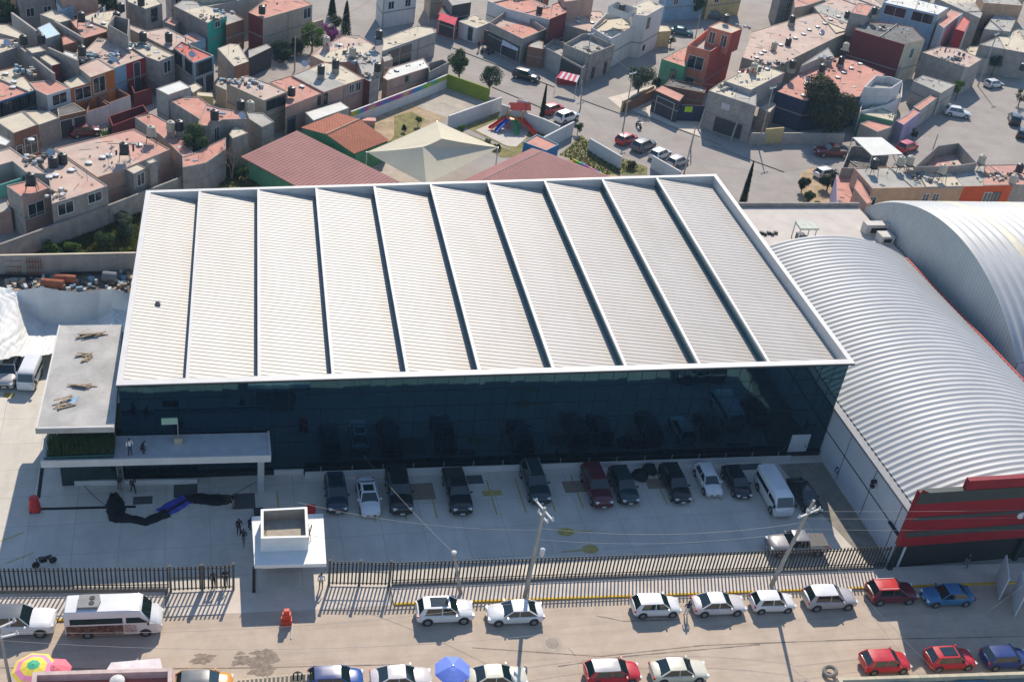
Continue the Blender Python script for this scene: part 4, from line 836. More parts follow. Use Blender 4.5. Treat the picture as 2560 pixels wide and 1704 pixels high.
# tyre by the near kerb
p = at(2075,1678,.3); mb = MB(); n_ = 20
for i in range(n_):
    for j in range(8):
        a = 2*math.pi*i/n_; b_ = 2*math.pi*j/8; mb.v.append(Vector((p.x+(.45+.17*math.cos(b_))*math.cos(a), p.y+(.45+.17*math.cos(b_))*math.sin(a), .35+.17*math.sin(b_)+.12*math.cos(a))))
for i in range(n_):
    for j in range(8): mb.f.append((i*8+j,((i+1)%n_)*8+j,((i+1)%n_)*8+(j+1)%8,i*8+(j+1)%8)); mb.m.append(0)
tag(mb.build('old_tyre', mat('grey_old_tyre',(.2,.19,.17)), smooth=True), 'old grey tyre lying on the street by the lower wall', 'tyre')
def umbrella(u, v, r, cols, lab, z=2.3):
    p = at(u, v, z); o = thing('beach_umbrella', lab, 'umbrella', (p.x,p.y,0), 'umbrellas at the near kerb'); mb = MB(); n_ = 8
    ringr = [0,.3,.6,.85,1]; hts = [.55,.45,.28,.12,0]
    for i in range(n_):
        a0, a1 = 2*math.pi*i/n_+.2, 2*math.pi*(i+1)/n_+.2
        for k in range(4):
            q = [(p.x+r*rr*math.cos(a), p.y+r*rr*math.sin(a), z-.3+h_) for (rr,h_,a) in ((ringr[k],hts[k],a0),(ringr[k+1],hts[k+1],a0),(ringr[k+1],hts[k+1],a1),(ringr[k],hts[k],a1))]
            mb.quad(*q, k=cols[(k if len(cols) > 2 else 0)] if len(cols) != 2 else cols[i%2])
    mb.build('canopy', UM, o)
    mb = MB(); mb.beam((p.x,p.y,0),(p.x,p.y,z+.3),.03,6); mb.build('pole', galv, o)
UM = [mat('umb_'+n_, c_, .7, .05, 1) for n_, c_ in (('green',(.05,.35,.2)),('yellow',(.75,.6,.08)),('pink',(.72,.25,.4)),('purple',(.45,.05,.25)),('blue',(.13,.2,.62)),('lightblue',(.17,.26,.68)),('coral',(.72,.17,.22)))]
umbrella(84,1664,1.5,[0,1,2,1],'striped rainbow umbrella at the lower left kerb')
umbrella(136,1668,1.15,[6,6],'plain coral pink umbrella beside the rainbow one',2.0)
umbrella(1132,1668,1.4,[4,5],'blue umbrella between two pale saloons')
# white tarpaulin over the yard, left
tm = mat('white_tarpaulin', (.66,.65,.62), .6, .06, .8, .25, (.5,.5,.48)); rows_ = []
top_ = [(-40,716,3.6),(0,716,3.6),(38,727,3.8),(60,724,4.4),(106,717,5.0),(150,726,4.4),(200,730,4.2),(250,724,4.4),(282,722,4.9),(330,735,4.2)]
mid_ = [(-40,770,3.4),(0,775,3.3),(42,758,3.5),(66,775,2.2),(108,808,1.0),(150,812,.8),(200,808,.9),(245,792,1.2),(280,770,2.4),(330,780,2.8)]
low_ = [(-40,840,3.2),(0,845,3.1),(45,835,2.6),(75,832,1.6),(110,836,1.3),(150,834,1.2),(200,832,1.3),(245,826,1.6),(285,812,2.6),(330,820,3.0)]
bot_ = [(-40,905,2.6),(0,900,2.5),(40,890,2.2),(75,890,1.8),(110,888,1.7),(150,880,1.7),(200,872,1.8),(245,866,2.0),(285,862,2.4),(330,866,2.6)]
L4 = [[at(a, b_, z_) for a, b_, z_ in l] for l in (top_, mid_, low_, bot_)]; mb = MB(); nu, nv = 150, 70
def samp(l, t_):
    f_ = t_*(len(l)-1); i = min(int(f_), len(l)-2); f_ -= i; f_ = f_*f_*(3-2*f_)*.5+f_*.5; return l[i].lerp(l[i+1], f_)
for j in range(nv+1):
    for i in range(nu+1):
        s_ = j/nv*3; k = min(int(s_), 2); f_ = s_-k; a = samp(L4[k], i/nu); b_ = samp(L4[k+1], i/nu); q = a.lerp(b_, f_)
        u1 = i/nu*20; v1 = j/nv*10; amp = .10 if i/nu < .28 else .035; q.z += amp*(abs(math.sin(u1*1.3+v1*1.1+1.5*math.sin(v1*.9)))-.5)+.04*(abs(math.sin(u1*3.1-v1*2.1+math.sin(v1*2)))-.5)+.02*math.sin(u1*9+v1*5); mb.v.append(q)
for j in range(nv):
    for i in range(nu): k = j*(nu+1)+i; mb.f.append((k, k+nu+1, k+nu+2, k+1)); mb.m.append(0)
tag(mb.build('tarpaulin', tm, smooth=True, ang=70), 'huge white tarpaulin slung and sagging over the yard at left', 'tarpaulin')

# ------------------------------------------------------------------ the town
rp = mat('roof_pink', (.50,.27,.215), .9, .1, .35, .75, (.52,.42,.33), bump=.15)
rs = mat('roof_salmon', (.52,.25,.19), .9, .12, .5, .4, (.45,.33,.26), bump=.15)
rc = mat('roof_cream', (.56,.49,.37), .9, .08, .4, .7, (.38,.31,.25), bump=.15)
rg = mat('roof_grey', (.38,.36,.32), .9, .1, .4, .6, (.23,.22,.2), bump=.15)
rb_ = mat('roof_beige_pink', (.50,.38,.31), .9, .12, .35, .7, (.50,.27,.21), bump=.15)
rw = mat('roof_white', (.62,.61,.56), .8, .06, .5, .4, (.45,.42,.37))
rr_ = mat('roof_red_paint', (.50,.13,.10), .85, .12, .6, .5, (.52,.27,.2))
rd = mat('roof_dark', (.15,.14,.13), .9, .2, .6)
rm_ = mat('roof_maroon_sheet', (.27,.115,.105), .75, .08, .3, .45, (.33,.17,.15))
rl = mat('roof_lightblue_sheet', (.42,.55,.66), .5, .08, 1)
def wm(n, c, v=.1): return mat('wall_'+n, c, .9, v, .9, .5, tuple(x*.62 for x in c), bump=.1, streak=True)
W = dict(g=greywall, lg=wm('light_grey',(.37,.34,.305)), be=wm('beige',(.40,.33,.25)), pi=wm('pink',(.42,.27,.21)), pe=wm('peach',(.46,.29,.18)), wh=wm('white',(.58,.57,.55),.05), bl=wm('blue',(.05,.18,.36)), lb=wm('pale_blue',(.24,.36,.46)),
  te=wm('teal',(.04,.36,.26)), tq=wm('turquoise',(.13,.40,.33)), og=wm('orange',(.48,.15,.035)), rd=wm('red',(.34,.025,.03)), dr=wm('dark_red',(.17,.035,.035)), br=wm('brick_brown',(.24,.12,.075)), or2=wm('coral',(.55,.19,.12)),
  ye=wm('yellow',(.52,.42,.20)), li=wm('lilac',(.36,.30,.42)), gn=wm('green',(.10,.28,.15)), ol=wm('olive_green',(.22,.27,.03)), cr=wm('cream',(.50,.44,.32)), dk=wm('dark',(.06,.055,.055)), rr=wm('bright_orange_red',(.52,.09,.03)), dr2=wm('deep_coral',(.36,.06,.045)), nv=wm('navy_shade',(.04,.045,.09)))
R = dict(p=rp, s=rs, c=rc, g=rg, b=rb_, w=rw, r=rr_, d=rd, m=rm_, l=rl)
HOUSE = {}
def house(key, name, label, t_, P_, z, r_, w_, e={}, win=[], par=.09, opn=None, cat='house', group=None, z0=0):
    Q = [Vector((q.x, q.y)) for q in pts(t_, P_, z)]
    flip = area(Q) < 0
    n = len(Q)
    if flip:
        Q = Q[::-1]; mp = {i: (n-2-i) % n for i in range(n)}   # edge i -> i+1
        e = {mp[k]: v for k, v in e.items()}; win = [(mp[q[0]],)+tuple(q[1:]) for q in win]
    c = sum(Q, Vector((0,0)))/n
    o = thing(name, label, cat, (c.x, c.y, z0), group); HOUSE[key] = (o, Q, z, (z-par if opn is None else min(opn, z-.9)))
    I = inset(Q, .12 if opn is None else .15); ms = [W[w_]]+[W[k] for k in dict.fromkeys(e.values())]; mb = MB(); zr = z-par if opn is None else min(opn, z-.9)
    for i in range(n):
        j = (i+1) % n; k = ms.index(W[e[i]]) if i in e else 0
        mb.quad((*Q[i],z0),(*Q[j],z0),(*Q[j],z),(*Q[i],z),k=k); mb.quad((*I[j],zr-.02),(*I[i],zr-.02),(*I[i],z),(*I[j],z),k=k); mb.quad((*Q[i],z),(*Q[j],z),(*I[j],z),(*I[i],z),k=0)
    mb.build('wall', ms, o)
    mb = MB(); mb.quad(*[(*q, zr) for q in I]); mb.build('roof' if opn is None else 'floor', R[r_], o)
    if z0 == 0 and z > 3.3 and opn is None or (opn is not None and z > 4):
        tbm = mat('tie_beam_cement', (.25,.23,.205), .9, .1, 1); mb = MB()
        for i in range(n):
            a, b_ = Q[i], Q[(i+1) % n]; d = b_-a; nn = Vector((d.y,-d.x)).normalized()
            if nn.y > .3 or d.length < 2: continue
            d = d.normalized(); mb.wall(a+d*.01+nn*.01, b_-d*.01+nn*.01, .05, min(2.65,z*.52), min(2.65,z*.52)+.2)
            k_ = max(1, int((b_-a).length/4.2))
            if w_ in ('g','lg','be','pi'):
                for k in range(1, k_): q_ = a+(b_-a)*(k/k_); mb.wall(q_-d*.11+nn*.006, q_+d*.11+nn*.006, .045, .05, z-.25)
        if mb.v: mb.build('tie_beam', tbm, o); o['tb'] = 1; del o['tb']
    for q in win:
        ed, nw, za, zb = q[:4]; kz = min(1, (z-.25)/max(zb,.1)); zb = zb*kz; za = max(.2, za*kz) if za > .35 else za; wd_ = q[4] if len(q) > 4 else 1.3; fr = framed if (len(q) > 5 and q[5] == 'd') else framew; lo, hi = (q[6], q[7]) if len(q) > 7 else (0, 1)
        a, b_ = Q[ed], Q[(ed+1) % n]; d = b_-a; L_ = d.length; d.normalize(); nn = Vector((d.y,-d.x))
        for k in range(nw):
            m_ = a+d*L_*(lo+(hi-lo)*(k+.5)/nw); h_ = min(wd_, L_*.8)/2; f = MB(); A, B = m_-d*h_, m_+d*h_
            f.quad((*(A+nn*.03),za),(*(B+nn*.03),za),(*(B+nn*.03),zb),(*(A+nn*.03),zb)); isd = za < z0+.35
            wi = f.build('door' if isd else 'window', winglass if not isd else W['dk'], o)
            f = MB(); T_ = .07
            for (p0, p1) in ((A,A+d*T_),(B-d*T_,B)): f.wall(p0+nn*.04,p1+nn*.04,.06,za,zb)
            f.wall(A+nn*.045,B+nn*.045,.06,zb-T_,zb); 
            if not isd: f.wall(A+nn*.045,B+nn*.045,.06,za,za+T_); f.wall(m_-d*.03+nn*.042,m_+d*.03+nn*.042,.05,za,zb)
            f.build('frame', fr, wi)
    return o
hs = [
# key,name,label,tile,points,z,roof,wall,opts
('a1','terrace_house','house with blue shop doors at far left under pink roof','A',[(-90,1075),(375,925),(160,690),(-90,745)],4.8,'p','br',dict(e={0:'bl'},win=[(0,5,2.6,5.0,2.0,'d')])),
('a2','terrace_house','white fronted house with one wide window left of orange one','A',[(485,985),(725,907),(560,820),(300,850),(365,925)],4.9,'s','lg',dict(e={0:'wh'},win=[(0,1,3.3,4.9,2.4)])),
('a3','terrace_house','narrow orange house with cream roof and barred window','A',[(730,912),(965,848),(830,760),(655,850)],4.8,'c','lg',dict(e={0:'og'},win=[(0,1,3.0,4.8,2.6)])),
('a4','terrace_house','taller orange house with brown tiled cornice','A',[(935,800),(1180,715),(1010,600),(800,690)],5.6,'b','lg',dict(e={0:'og'},win=[(0,1,3.2,5.6,2.2,'w',.05,.6)])),
('a5','terrace_house','long pink-roofed house with white and red front','A',[(1180,705),(1300,660),(1510,588),(1310,440),(1010,390),(880,520),(1010,600)],5.2,'p','lg',dict(e={0:'lb',1:'rd'},win=[(1,1,.3,5.4,1.3)])),
('a6','terrace_house','grey rendered house corner right of red wall','A',[(1510,588),(1640,635),(1798,568),(1500,420),(1310,460)],5.4,'c','g',dict(win=[(1,1,3.2,5,1.6)])),
('a7','balcony_house','two-storey house with bright red terrace roof and glass balconies','A',[(2000,648),(2205,573),(1870,425),(1790,490)],5.4,'r','lg',dict(e={0:'lb'},win=[(0,1,3.9,6.3,4.0,'d'),(0,2,.2,3.0,1.8),(3,2,3.8,6,2.2,'d')],par=.2)),
('a8','terrace_house','pink-roofed house behind balcony house with long block wall','A',[(1770,520),(2010,432),(1720,285),(1520,320),(1330,250),(1340,300)],5.2,'b','g',dict()),
('a9','block_wall_house','roofless grey block storey standing above the pink roof','A',[(1110,255),(1320,370),(1335,200),(1180,160)],7.6,'g','g',dict(opn=5.4)),
('a10','terrace_house','pink-roofed house holding a black tank on a frame','A',[(860,400),(1100,330),(1190,105),(960,130),(730,220)],5.6,'p','br',dict()),
('a11','terrace_house','cream-roofed narrow house near top left','A',[(620,235),(735,205),(560,95),(410,150)],5.8,'c','g',dict()),
('a12','sheet_roof_shed','shed with pale blue sheet roof','A',[(480,402),(622,352),(512,232),(385,290)],6.3,'l','lg',dict(par=.02)),
('a13','terrace_house','cream-roofed house at far left above the dish','A',[(-60,330),(195,400),(240,350),(70,250),(-60,250)],5.6,'c','g',dict()),
('a14','terrace_house','cream roof with satellite dish at far left edge','A',[(-60,570),(175,490),(110,405),(-60,390)],5.8,'c','g',dict()),
('a15','rooftop_room','small block room with cream lid beside grey wall','A',[(535,680),(622,655),(480,560),(410,592)],6.2,'c','g',dict(e={0:'dr'},par=.05)),
('a16','rooftop_room','small block room with tan lid at left','A',[(330,552),(475,522),(410,478),(270,500)],6.4,'c','g',dict(par=.05)),
('a17','terrace_house','small pink-roofed room beside black tank','A',[(650,470),(815,425),(720,350),(635,385)],6.0,'s','br',dict()),
('a18','terrace_house','white-roofed narrow strip house left of white sacks','A',[(720,620),(805,612),(800,560),(670,520),(640,560)],5.6,'w','g',dict()),
('a19','blue_white_house','pale blue and white house at top left edge','A',[(580,30),(640,112),(790,50),(770,-60),(590,-60)],6.0,'g','wh',dict(e={1:'lb'})),
('a20','grey_house','grey house with cream roof and tank at the top','A',[(1320,20),(1500,95),(1672,40),(1560,-70),(1290,-50)],6.2,'c','g',dict(win=[(1,1,4,6.3,1.4,'d')])),
('a21','teal_house','house with bright teal green end wall and cream roof','A',[(1790,60),(2140,238),(2340,165),(2200,80),(1990,5),(1880,5)],5.6,'c','g',dict(e={1:'te'},win=[(1,1,5.0,6.2,1.3)])),
('a22','flat_roof_room','room with plain bright white flat roof','A',[(1610,915),(1735,980),(1970,900),(1855,832)],6.0,'w','lg',dict(par=.06)),
('a23','terrace_house','house with salmon corrugated roof and long grey side wall','A',[(1640,960),(1790,1060),(2160,1292),(2330,1200),(2050,1000),(1750,1000)],5.2,'s','g',dict()),
('a24','walled_patio','white fronted patio, left half, with brown inner walls','A',[(890,1155),(1125,1085),(1000,1000),(930,1010)],2.5,'d','br',dict(e={0:'wh'},opn=.1,cat='patio')),
('a25','walled_patio','white fronted patio, right half, below orange house','A',[(1125,1065),(1345,985),(1200,905),(1010,1000)],2.6,'d','br',dict(e={0:'wh'},opn=.1,cat='patio')),
('a26','walled_patio','patio enclosed by red walls behind orange house','A',[(1385,965),(1565,910),(1480,795),(1330,830)],2.4,'d','dr',dict(opn=.1,cat='patio')),
('a27','flat_roof_shed','low shed with grey roof over a dark garage opening','A',[(605,1205),(885,1140),(760,1060),(590,1120)],3.2,'d','be',dict(e={0:'br'},win=[(0,2,.2,2.6,1.8)],cat='garage')),
('a28','terrace_house','cream-roofed house with brown tiled parapet and red door','A',[(140,1375),(392,1285),(230,1145),(-60,1235)],4.8,'c','g',dict(e={0:'br'},win=[(0,1,.2,3.0,1.0,'w',0,.3),(0,1,1.2,3.6,2.0,'w',.35,.9)])),
('a29','flat_roof_shed','cream slab carport between brown parapet and garages','A',[(400,1290),(615,1215),(500,1140),(240,1145)],3.2,'c','g',dict(cat='garage')),
('a30','walled_patio','shaded patio with red and white wall by the hedge','A',[(1160,1300),(1530,1155),(1480,1080),(1120,1200)],2.6,'c','dr',dict(opn=.1,cat='patio')),
('f1','terrace_house','long pink-roofed house with tank on a frame behind retaining wall','F',[(1005,592),(1270,505),(1640,352),(1755,302),(1380,90),(1180,140),(560,290)],4.9,'p','pi',dict(e={1:'lg'},win=[(1,1,1.2,2.8,1.6)])),
('f2','house_extension','grey protruding room with pale blue window','F',[(1268,490),(1378,556),(1512,495),(1400,440)],4.8,'c','g',dict(win=[(1,1,3.2,5.0,1.3)])),
('f3','rooftop_room','tiny cream-topped water closet on roof corner','F',[(1508,425),(1545,452),(1620,425),(1580,392)],5.5,'c','g',dict(par=.05)),
('f4','terrace_house','cream-roofed two-storey house with two rear windows','F',[(535,865),(800,785),(1110,680),(820,480),(560,300),(380,380),(500,560)],5.15,'c','g',dict(win=[(0,1,4.0,5.8,2.0),(1,1,4.2,5.6,1.9,'w',.2,.9),(1,2,1.4,2.4,1.0,'d',.1,.9)])),
('f5','corner_house','corner house with a tall tank tower and salmon roof','F',[(65,675),(232,800),(517,694),(385,600)],5.3,'s','g',dict(e={1:'pi'},win=[(1,1,2.4,4.2,2.2,'w',.1,.75)])),
('f6','terrace_house','narrow house with pink strip roof left of cream roof','F',[(270,540),(495,558),(110,283),(-60,330),(-60,480),(130,425)],5.1,'b','lg',dict()),
('f7','turquoise_house','house with turquoise courtyard walls at far left','F',[(-60,690),(225,600),(262,540),(130,432),(-60,488)],4.4,'s','tq',dict(opn=3.0)),
('f8','flat_roof_room','small white-roofed room at left frame edge','F',[(-60,235),(62,265),(112,215),(-60,120)],5.0,'w','g',dict(par=.05)),
('f9','flat_roof_shed','low pinkish shed at the left edge beside the corner house','F',[(-60,965),(115,930),(70,800),(-60,800)],2.8,'g','pi',dict(cat='shed')),
('f10','terrace_house','shaded pink-roofed house carrying two pale tanks','F',[(1660,160),(1885,378),(1995,345),(1930,230),(1800,60),(1560,-70),(1390,-30)],4.3,'s','g',dict()),
('b1','terrace_house','long house with pink roof and dark red end wall','B',[(500,130),(650,195),(1160,48),(1010,-40),(700,-20)],5.8,'p','be',dict(e={0:'dr'},win=[(1,1,4.4,6.6,1.8,'w',.8,.98)])),
('b2','brick_house','low house with rough grey roof and brick end','B',[(268,262),(455,200),(360,140),(250,120)],4.8,'g','br',dict()),
('b3','gabled_shed','shed with cream sheet roof and brick front','B',[(180,500),(350,688),(505,635),(400,458),(310,452)],4.6,'c','g',dict(e={1:'br'},par=.03)),
('b4','gate_canopy','grey gate canopy on pink posts by the hedge','B',[(505,600),(735,490),(690,455),(500,520)],3.2,'g','lg',dict(cat='gate canopy',par=.05,e={0:'dk'})),
('b5','terrace_house','house with patched corrugated roof and dark balcony','B',[(275,862),(660,1037),(905,945),(690,850),(480,780)],5.4,'b','be',dict(win=[(1,1,4.3,6.0,4.0,'d')],par=.1)),
('b6','terrace_house','house with bright salmon roof and beige rear wall','B',[(880,1105),(1278,952),(945,778),(712,845),(905,945)],4.4,'s','pi',dict(win=[(0,1,3.0,4.6,.7,'d',.8,.95),(0,1,.2,2.6,1.6,'d',.02,.3)])),
('b7','terrace_house','house with worn cream roof holding two black tanks','B',[(1278,952),(1690,810),(1470,680),(1290,640),(945,778)],4.6,'c','pi',dict(win=[(0,1,2.8,4.6,.8,'d',.0,.1),(0,2,3.0,4.4,1.1,'w',.6,.95)])),
('b8','terrace_house','pink-roofed house beside the conifers and street','B',[(1140,570),(1290,642),(1620,640),(1810,470),(1640,365),(1480,370),(1240,490)],4.4,'p','pi',dict()),
('b9','terrace_house','street-end house with red garage panel and cream roof','B',[(1880,530),(2435,335),(2400,288),(2230,268),(1890,395)],4.1,'c','lg',dict(e={0:'lg'},win=[(0,1,.6,4.2,6.5,'w',.02,.62)])),
('b10','terrace_house','low house with white roof and central dome','B',[(1885,800),(1935,830),(2370,692),(2305,600),(1960,700)],3.6,'w','pi',dict(win=[(1,1,2.4,3.4,.7,'d',.3,.6)])),
('b11','terrace_house','grey house under scaffolding and stacked tanks','B',[(1690,812),(1755,842),(1850,800),(1870,560),(1780,500),(1620,620)],4.6,'g','g',dict(e={0:'dr'})),
('b12','block_extension','grey block end storey beside the round street tree','B',[(2365,745),(2570,642),(2500,612),(2350,650)],3.6,'d','g',dict(opn=2.6,cat='house')),
('b13','white_awning','pale sheet awning against the pink rear walls','B',[(1170,1245),(1540,1112),(1450,1050),(1085,1160)],3.0,'w','lg',dict(par=.02,cat='awning')),
('g1','classroom_shed','small grey yard room with pale blue doors','G',[(505,400),(640,488),(765,430),(650,340),(480,330)],4.2,'g','g',dict(cat='shed')),
('g2','flat_roof_room','small tan-roofed room beside a bare tree','G',[(300,560),(335,605),(495,545),(360,465)],4.6,'c','g',dict(par=.05)),
('g3','grey_house','grey house corner with black tank and barred window','G',[(-30,470),(105,470),(230,410),(480,400),(440,330),(200,290),(60,250)],5.6,'s','g',dict(win=[(1,1,2.6,5,1.0)])),
('g4','block_wall_house','grey block house wall under the big bush','F',[(1885,490),(2130,440),(2330,300),(2330,180),(1990,345),(1880,380)],4.4,'s','g',dict()),
# centre street
('c1','corner_shop','small shop with red and white fascia at the street end','C',[(390,150),(590,215),(600,120),(440,60)],3.4,'d','rd',dict(cat='shop',win=[(0,1,.2,2.6,4)])),
('c2','white_house','low white house with brown door and beige roof','C',[(605,222),(790,292),(935,232),(770,148)],2.8,'c','wh',dict(e={1:'wh'},win=[(0,1,.2,2.6,1.0,'d',.5,.9)])),
('c3','grey_house','grey roofed porch house at the top behind the red shop','C',[(540,60),(735,25),(740,-60),(450,-60)],5.0,'g','g',dict(e={0:'dk'})),
('c4','terrace_house','white house with large salmon roof and dark red tower','C',[(905,10),(1100,90),(1548,205),(1570,85),(1250,-60),(960,-60)],5.2,'s','wh',dict()),
('c5','courtyard_house','roofless upper floor painted teal over a corner shop','C',[(920,235),(1265,402),(1512,300),(1330,180),(1110,105)],4.5,'s','g',dict(e={3:'te'},opn=4.2,win=[(0,1,.3,3.0,5.5,'d',.0,.45),(0,1,.3,3.0,4,'d',.5,.95)])),
('c6','red_tower','dark red stair tower rising above the salmon roof','C',[(1545,200),(1722,130),(1700,0),(1570,50)],7.2,'s','dr',dict()),
('c7','garage','small garage with brown timber gate','C',[(1320,480),(1480,510),(1480,430),(1390,400)],3.4,'g','br',dict(cat='garage')),
('c8','corner_house','grey corner house with open roof terrace','C',[(1690,455),(1960,562),(2215,465),(1950,345),(1880,350)],5,'g','g',dict(opn=5.0,win=[(1,2,.3,2.4,.9,'d')])),
('c8b','house_extension','grey lower front room joined to the corner terrace house','C',[(1480,480),(1890,700),(1965,600),(1700,440),(1590,400)],3.5,'c','g',dict(e={0:'lg'},opn=4.2,win=[(0,1,.2,3.2,5,'d',.45,.98)])),
('c9','white_house','big white house with balcony above a blue mural','D',[(-90,285),(115,400),(395,250),(240,120),(60,140)],5.6,'g','wh',dict(opn=5.8,e={1:'wh'})),
('c9b','white_tower','white and brick red tower with cream roof','D',[(345,150),(480,165),(660,65),(500,-10),(340,60)],7.7,'c','wh',dict(e={1:'wh'},win=[(1,1,5.0,7.0,1.3,'d',.0,.4),(1,1,1.0,2,1.0,'d',.0,.4)])),
('c9c','rooftop_canopy','thin white canopy slab over the white house terrace','D',[(75,132),(275,205),(372,155),(170,90)],7.2,'w','wh',dict(par=.03,z0=8.4,cat='canopy')),
('c9d','blue_mural_wall','low building with bright blue mural','D',[(115,440),(345,300),(300,200),(120,330)],2.6,'d','bl',dict()),
('c10','terrace_house','pink and cream roofed house behind the teal yard','C',[(1640,235),(1970,332),(2140,205),(2080,120),(1800,100),(1730,130)],5,'b','g',dict()),
('c11','yellow_wall_yard','small cream room beyond the white tower','D',[(600,330),(735,320),(700,270),(620,265)],3.0,'c','ye',dict(par=.05)),
# right block
('d1','coral_house','bright coral house with breeze-block windows, open terrace','D',[(905,468),(1142,532),(1400,370),(1125,290)],8.0,'d','or2',dict(e={1:'dr2'},opn=6.8,win=[(0,1,4.4,6.6,2.8,'w',.1,.85),(0,1,.2,3.0,1.6,'w',.2,.6)])),
('d1b','coral_tower','upper coral stair tower with twin block screens','D',[(1118,278),(1358,345),(1468,298),(1240,222)],10.2,'c','or2',dict(e={1:'dr2'},z0=6.5,win=[(0,2,7.6,9.6,1.1)])),
('d2','green_house','house with green front and pink sloping roof','D',[(635,608),(878,690),(960,560),(885,480)],5.4,'s','gn',dict(win=[(0,1,1.0,4.4,1.0,'d',.45,.7)],par=.05)),
('d3','tiled_porch','porch with ribbed pink tile roof on pink posts','D',[(560,930),(822,1050),(872,985),(640,880)],3.6,'s','dk',dict(par=.02,cat='porch',win=[(0,1,.2,3.0,3.6,'w')])),
('d3b','yard_building','shaded brown roofed building between porch and coral house','D',[(660,880),(1080,960),(1100,900),(720,820)],3.4,'d','br',dict()),
('d4','grey_house','grey block house with round murals and columned garage','D',[(1120,935),(1612,1097),(1615,960),(1480,830),(1290,820)],6.2,'c','g',dict(e={1:'pi'},win=[(0,1,.2,2.6,4.6,'d',.35,.75)])),
('d4b','rooftop_room','upper room with cream roof above the mural house','D',[(1280,835),(1560,928),(1905,750),(1620,655)],7.0,'c','lg',dict(z0=4)),
('d4c','low_room','low room with cream roof beside the mural house','D',[(1640,1115),(1755,1160),(1822,1075),(1760,1040)],3.6,'c','g',dict()),
('d5','long_flat_building','long terrace with pale worn roof dotted with skylight domes','D',[(1465,592),(1815,692),(2440,385),(2600,320),(2560,130),(2200,140),(1560,330)],5.4,'b','be',dict(e={1:'be'})),
('d5b','long_flat_building','far end of the long dotted roof with tanks','E',[(370,340),(545,300),(860,60),(700,-60),(420,-60),(140,70)],5.55,'b','be',dict()),
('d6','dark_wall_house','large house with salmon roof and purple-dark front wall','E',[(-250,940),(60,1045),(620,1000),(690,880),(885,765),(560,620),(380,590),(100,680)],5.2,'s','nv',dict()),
('d7','cream_shed','cream lidded room among black tanks','E',[(10,680),(230,590),(350,580),(290,490),(60,640)],6.6,'g','lg',dict(z0=4)),
('d8','terrace_house','pink roofed house beyond the street at the top','D',[(2010,80),(2130,60),(2330,-10),(2300,-60),(2000,-60)],6.0,'s','be',dict()),
('e1','dark_red_house','large house with dark red blank wall and cream end','E',[(555,305),(1083,462),(1290,408),(1160,275),(830,230),(640,240)],7.6,'d','dr',dict(e={1:'cr'},win=[(1,1,4.6,6.4,1.2)])),
('e1b','rooftop_room','grey rooftop room left of the dark red wall','E',[(520,130),(690,165),(760,60),(600,30)],9.4,'s','g',dict(z0=5)),
('e2','blue_yellow_house','tall house with blue and yellow front and curved cream roof','E',[(860,25),(1425,155),(1540,80),(1000,-60)],8.8,'w','bl',dict(e={0:'lb',1:'cr'},win=[(0,2,7.6,9.8,4.2,'w')],par=.08)),
('e3','curved_white_house','white house with rounded corner beside the yellow one','E',[(1420,240),(1480,290),(1600,195),(1680,140),(1560,100)],7.4,'s','wh',dict()),
('e3b','red_balcony_house','narrow house with red balconies at the top right','E',[(1600,300),(1700,330),(1755,220),(1690,170)],7.4,'r','rd',dict(e={1:'wh'},win=[(1,2,.5,6.5,.9)])),
('e4','block_wall_house','house with long grey side wall and cluttered terrace','E',[(1260,540),(1700,690),(1745,695),(1880,610),(1640,500),(1450,480)],5.4,'c','g',dict(e={1:'lg'})),
('e5','terrace_house','low grey roofed house above orange terrace','E',[(1170,835),(1455,962),(1605,872),(1270,775)],4.2,'g','lg',dict()),
('e6','white_block_house','white walled house with boxy roof room','E',[(660,900),(940,912),(1058,835),(930,790),(780,780)],6.6,'g','wh',dict(opn=5.4)),
('e6b','white_wall_yard','lower white walled yard beneath the boxy roof room','E',[(620,1150),(900,1080),(1050,1000),(1060,850),(900,940),(660,920)],4.0,'d','wh',dict(opn=2.8)),
('e7','garage','low garages with flat cream roofs','E',[(625,1170),(960,1250),(1000,1180),(750,1080)],3.6,'c','gn',dict(cat='garage')),
('e8','porch','pink-edged porch with dark red zigzag parapet','E',[(620,1275),(800,1360),(945,1310),(930,1265),(720,1240)],3.0,'s','lg',dict(cat='porch')),
('e9','lilac_wall_house','narrow lilac terrace with flat roof by the lane','E',[(990,1245),(1070,1290),(1250,1150),(1180,1110),(1110,1180)],3.2,'s','li',dict()),
('e10','orange_terrace_house','low terrace with orange paved roof by the lane','E',[(1170,1100),(1240,1140),(1450,980),(1400,950)],3.4,'s','lg',dict()),
('e11','grey_long_house','grey house at the top right between two lanes','E',[(1400,-20),(1860,190),(1920,60),(1760,-60)],6.5,'g','g',dict()),
('e12','garage_yard','cream yard roof with red square at top right','E',[(1640,560),(1960,620),(2060,560),(2050,480),(1760,480)],3.0,'c','lg',dict()),
('e13','grey_house','grey house with pink roof at the far top right corner','E',[(1900,300),(2170,330),(2270,110),(2060,80)],6.0,'g','g',dict()),
('e14','grey_house','big shaded grey house at the very right top','E',[(1850,460),(2400,560),(2500,330),(2250,300)],5.2,'g','g',dict()),
('j1','corner_house','grey side-walled corner house under the white canopy','J',[(430,700),(560,705),(900,672),(930,580),(780,500),(560,470),(520,480)],5.0,'d','g',dict(opn=3.4)),
('j2','terrace_house','long grey and cream roofed terrace behind the vaults','J',[(745,912),(1280,900),(1690,892),(2200,880),(1900,668),(560,700)],6.2,'g','pe',dict(e={1:'pe',2:'rr',5:'pi',4:'g'},win=[(0,1,1.6,5.0,1.2,'w',.0,.15),(1,2,3.0,5.2,1.1,'w',.0,.5),(2,1,3.4,5.2,1.4,'w',.45,.65),(2,1,3.4,5.2,1.4,'d',.66,.8)])),
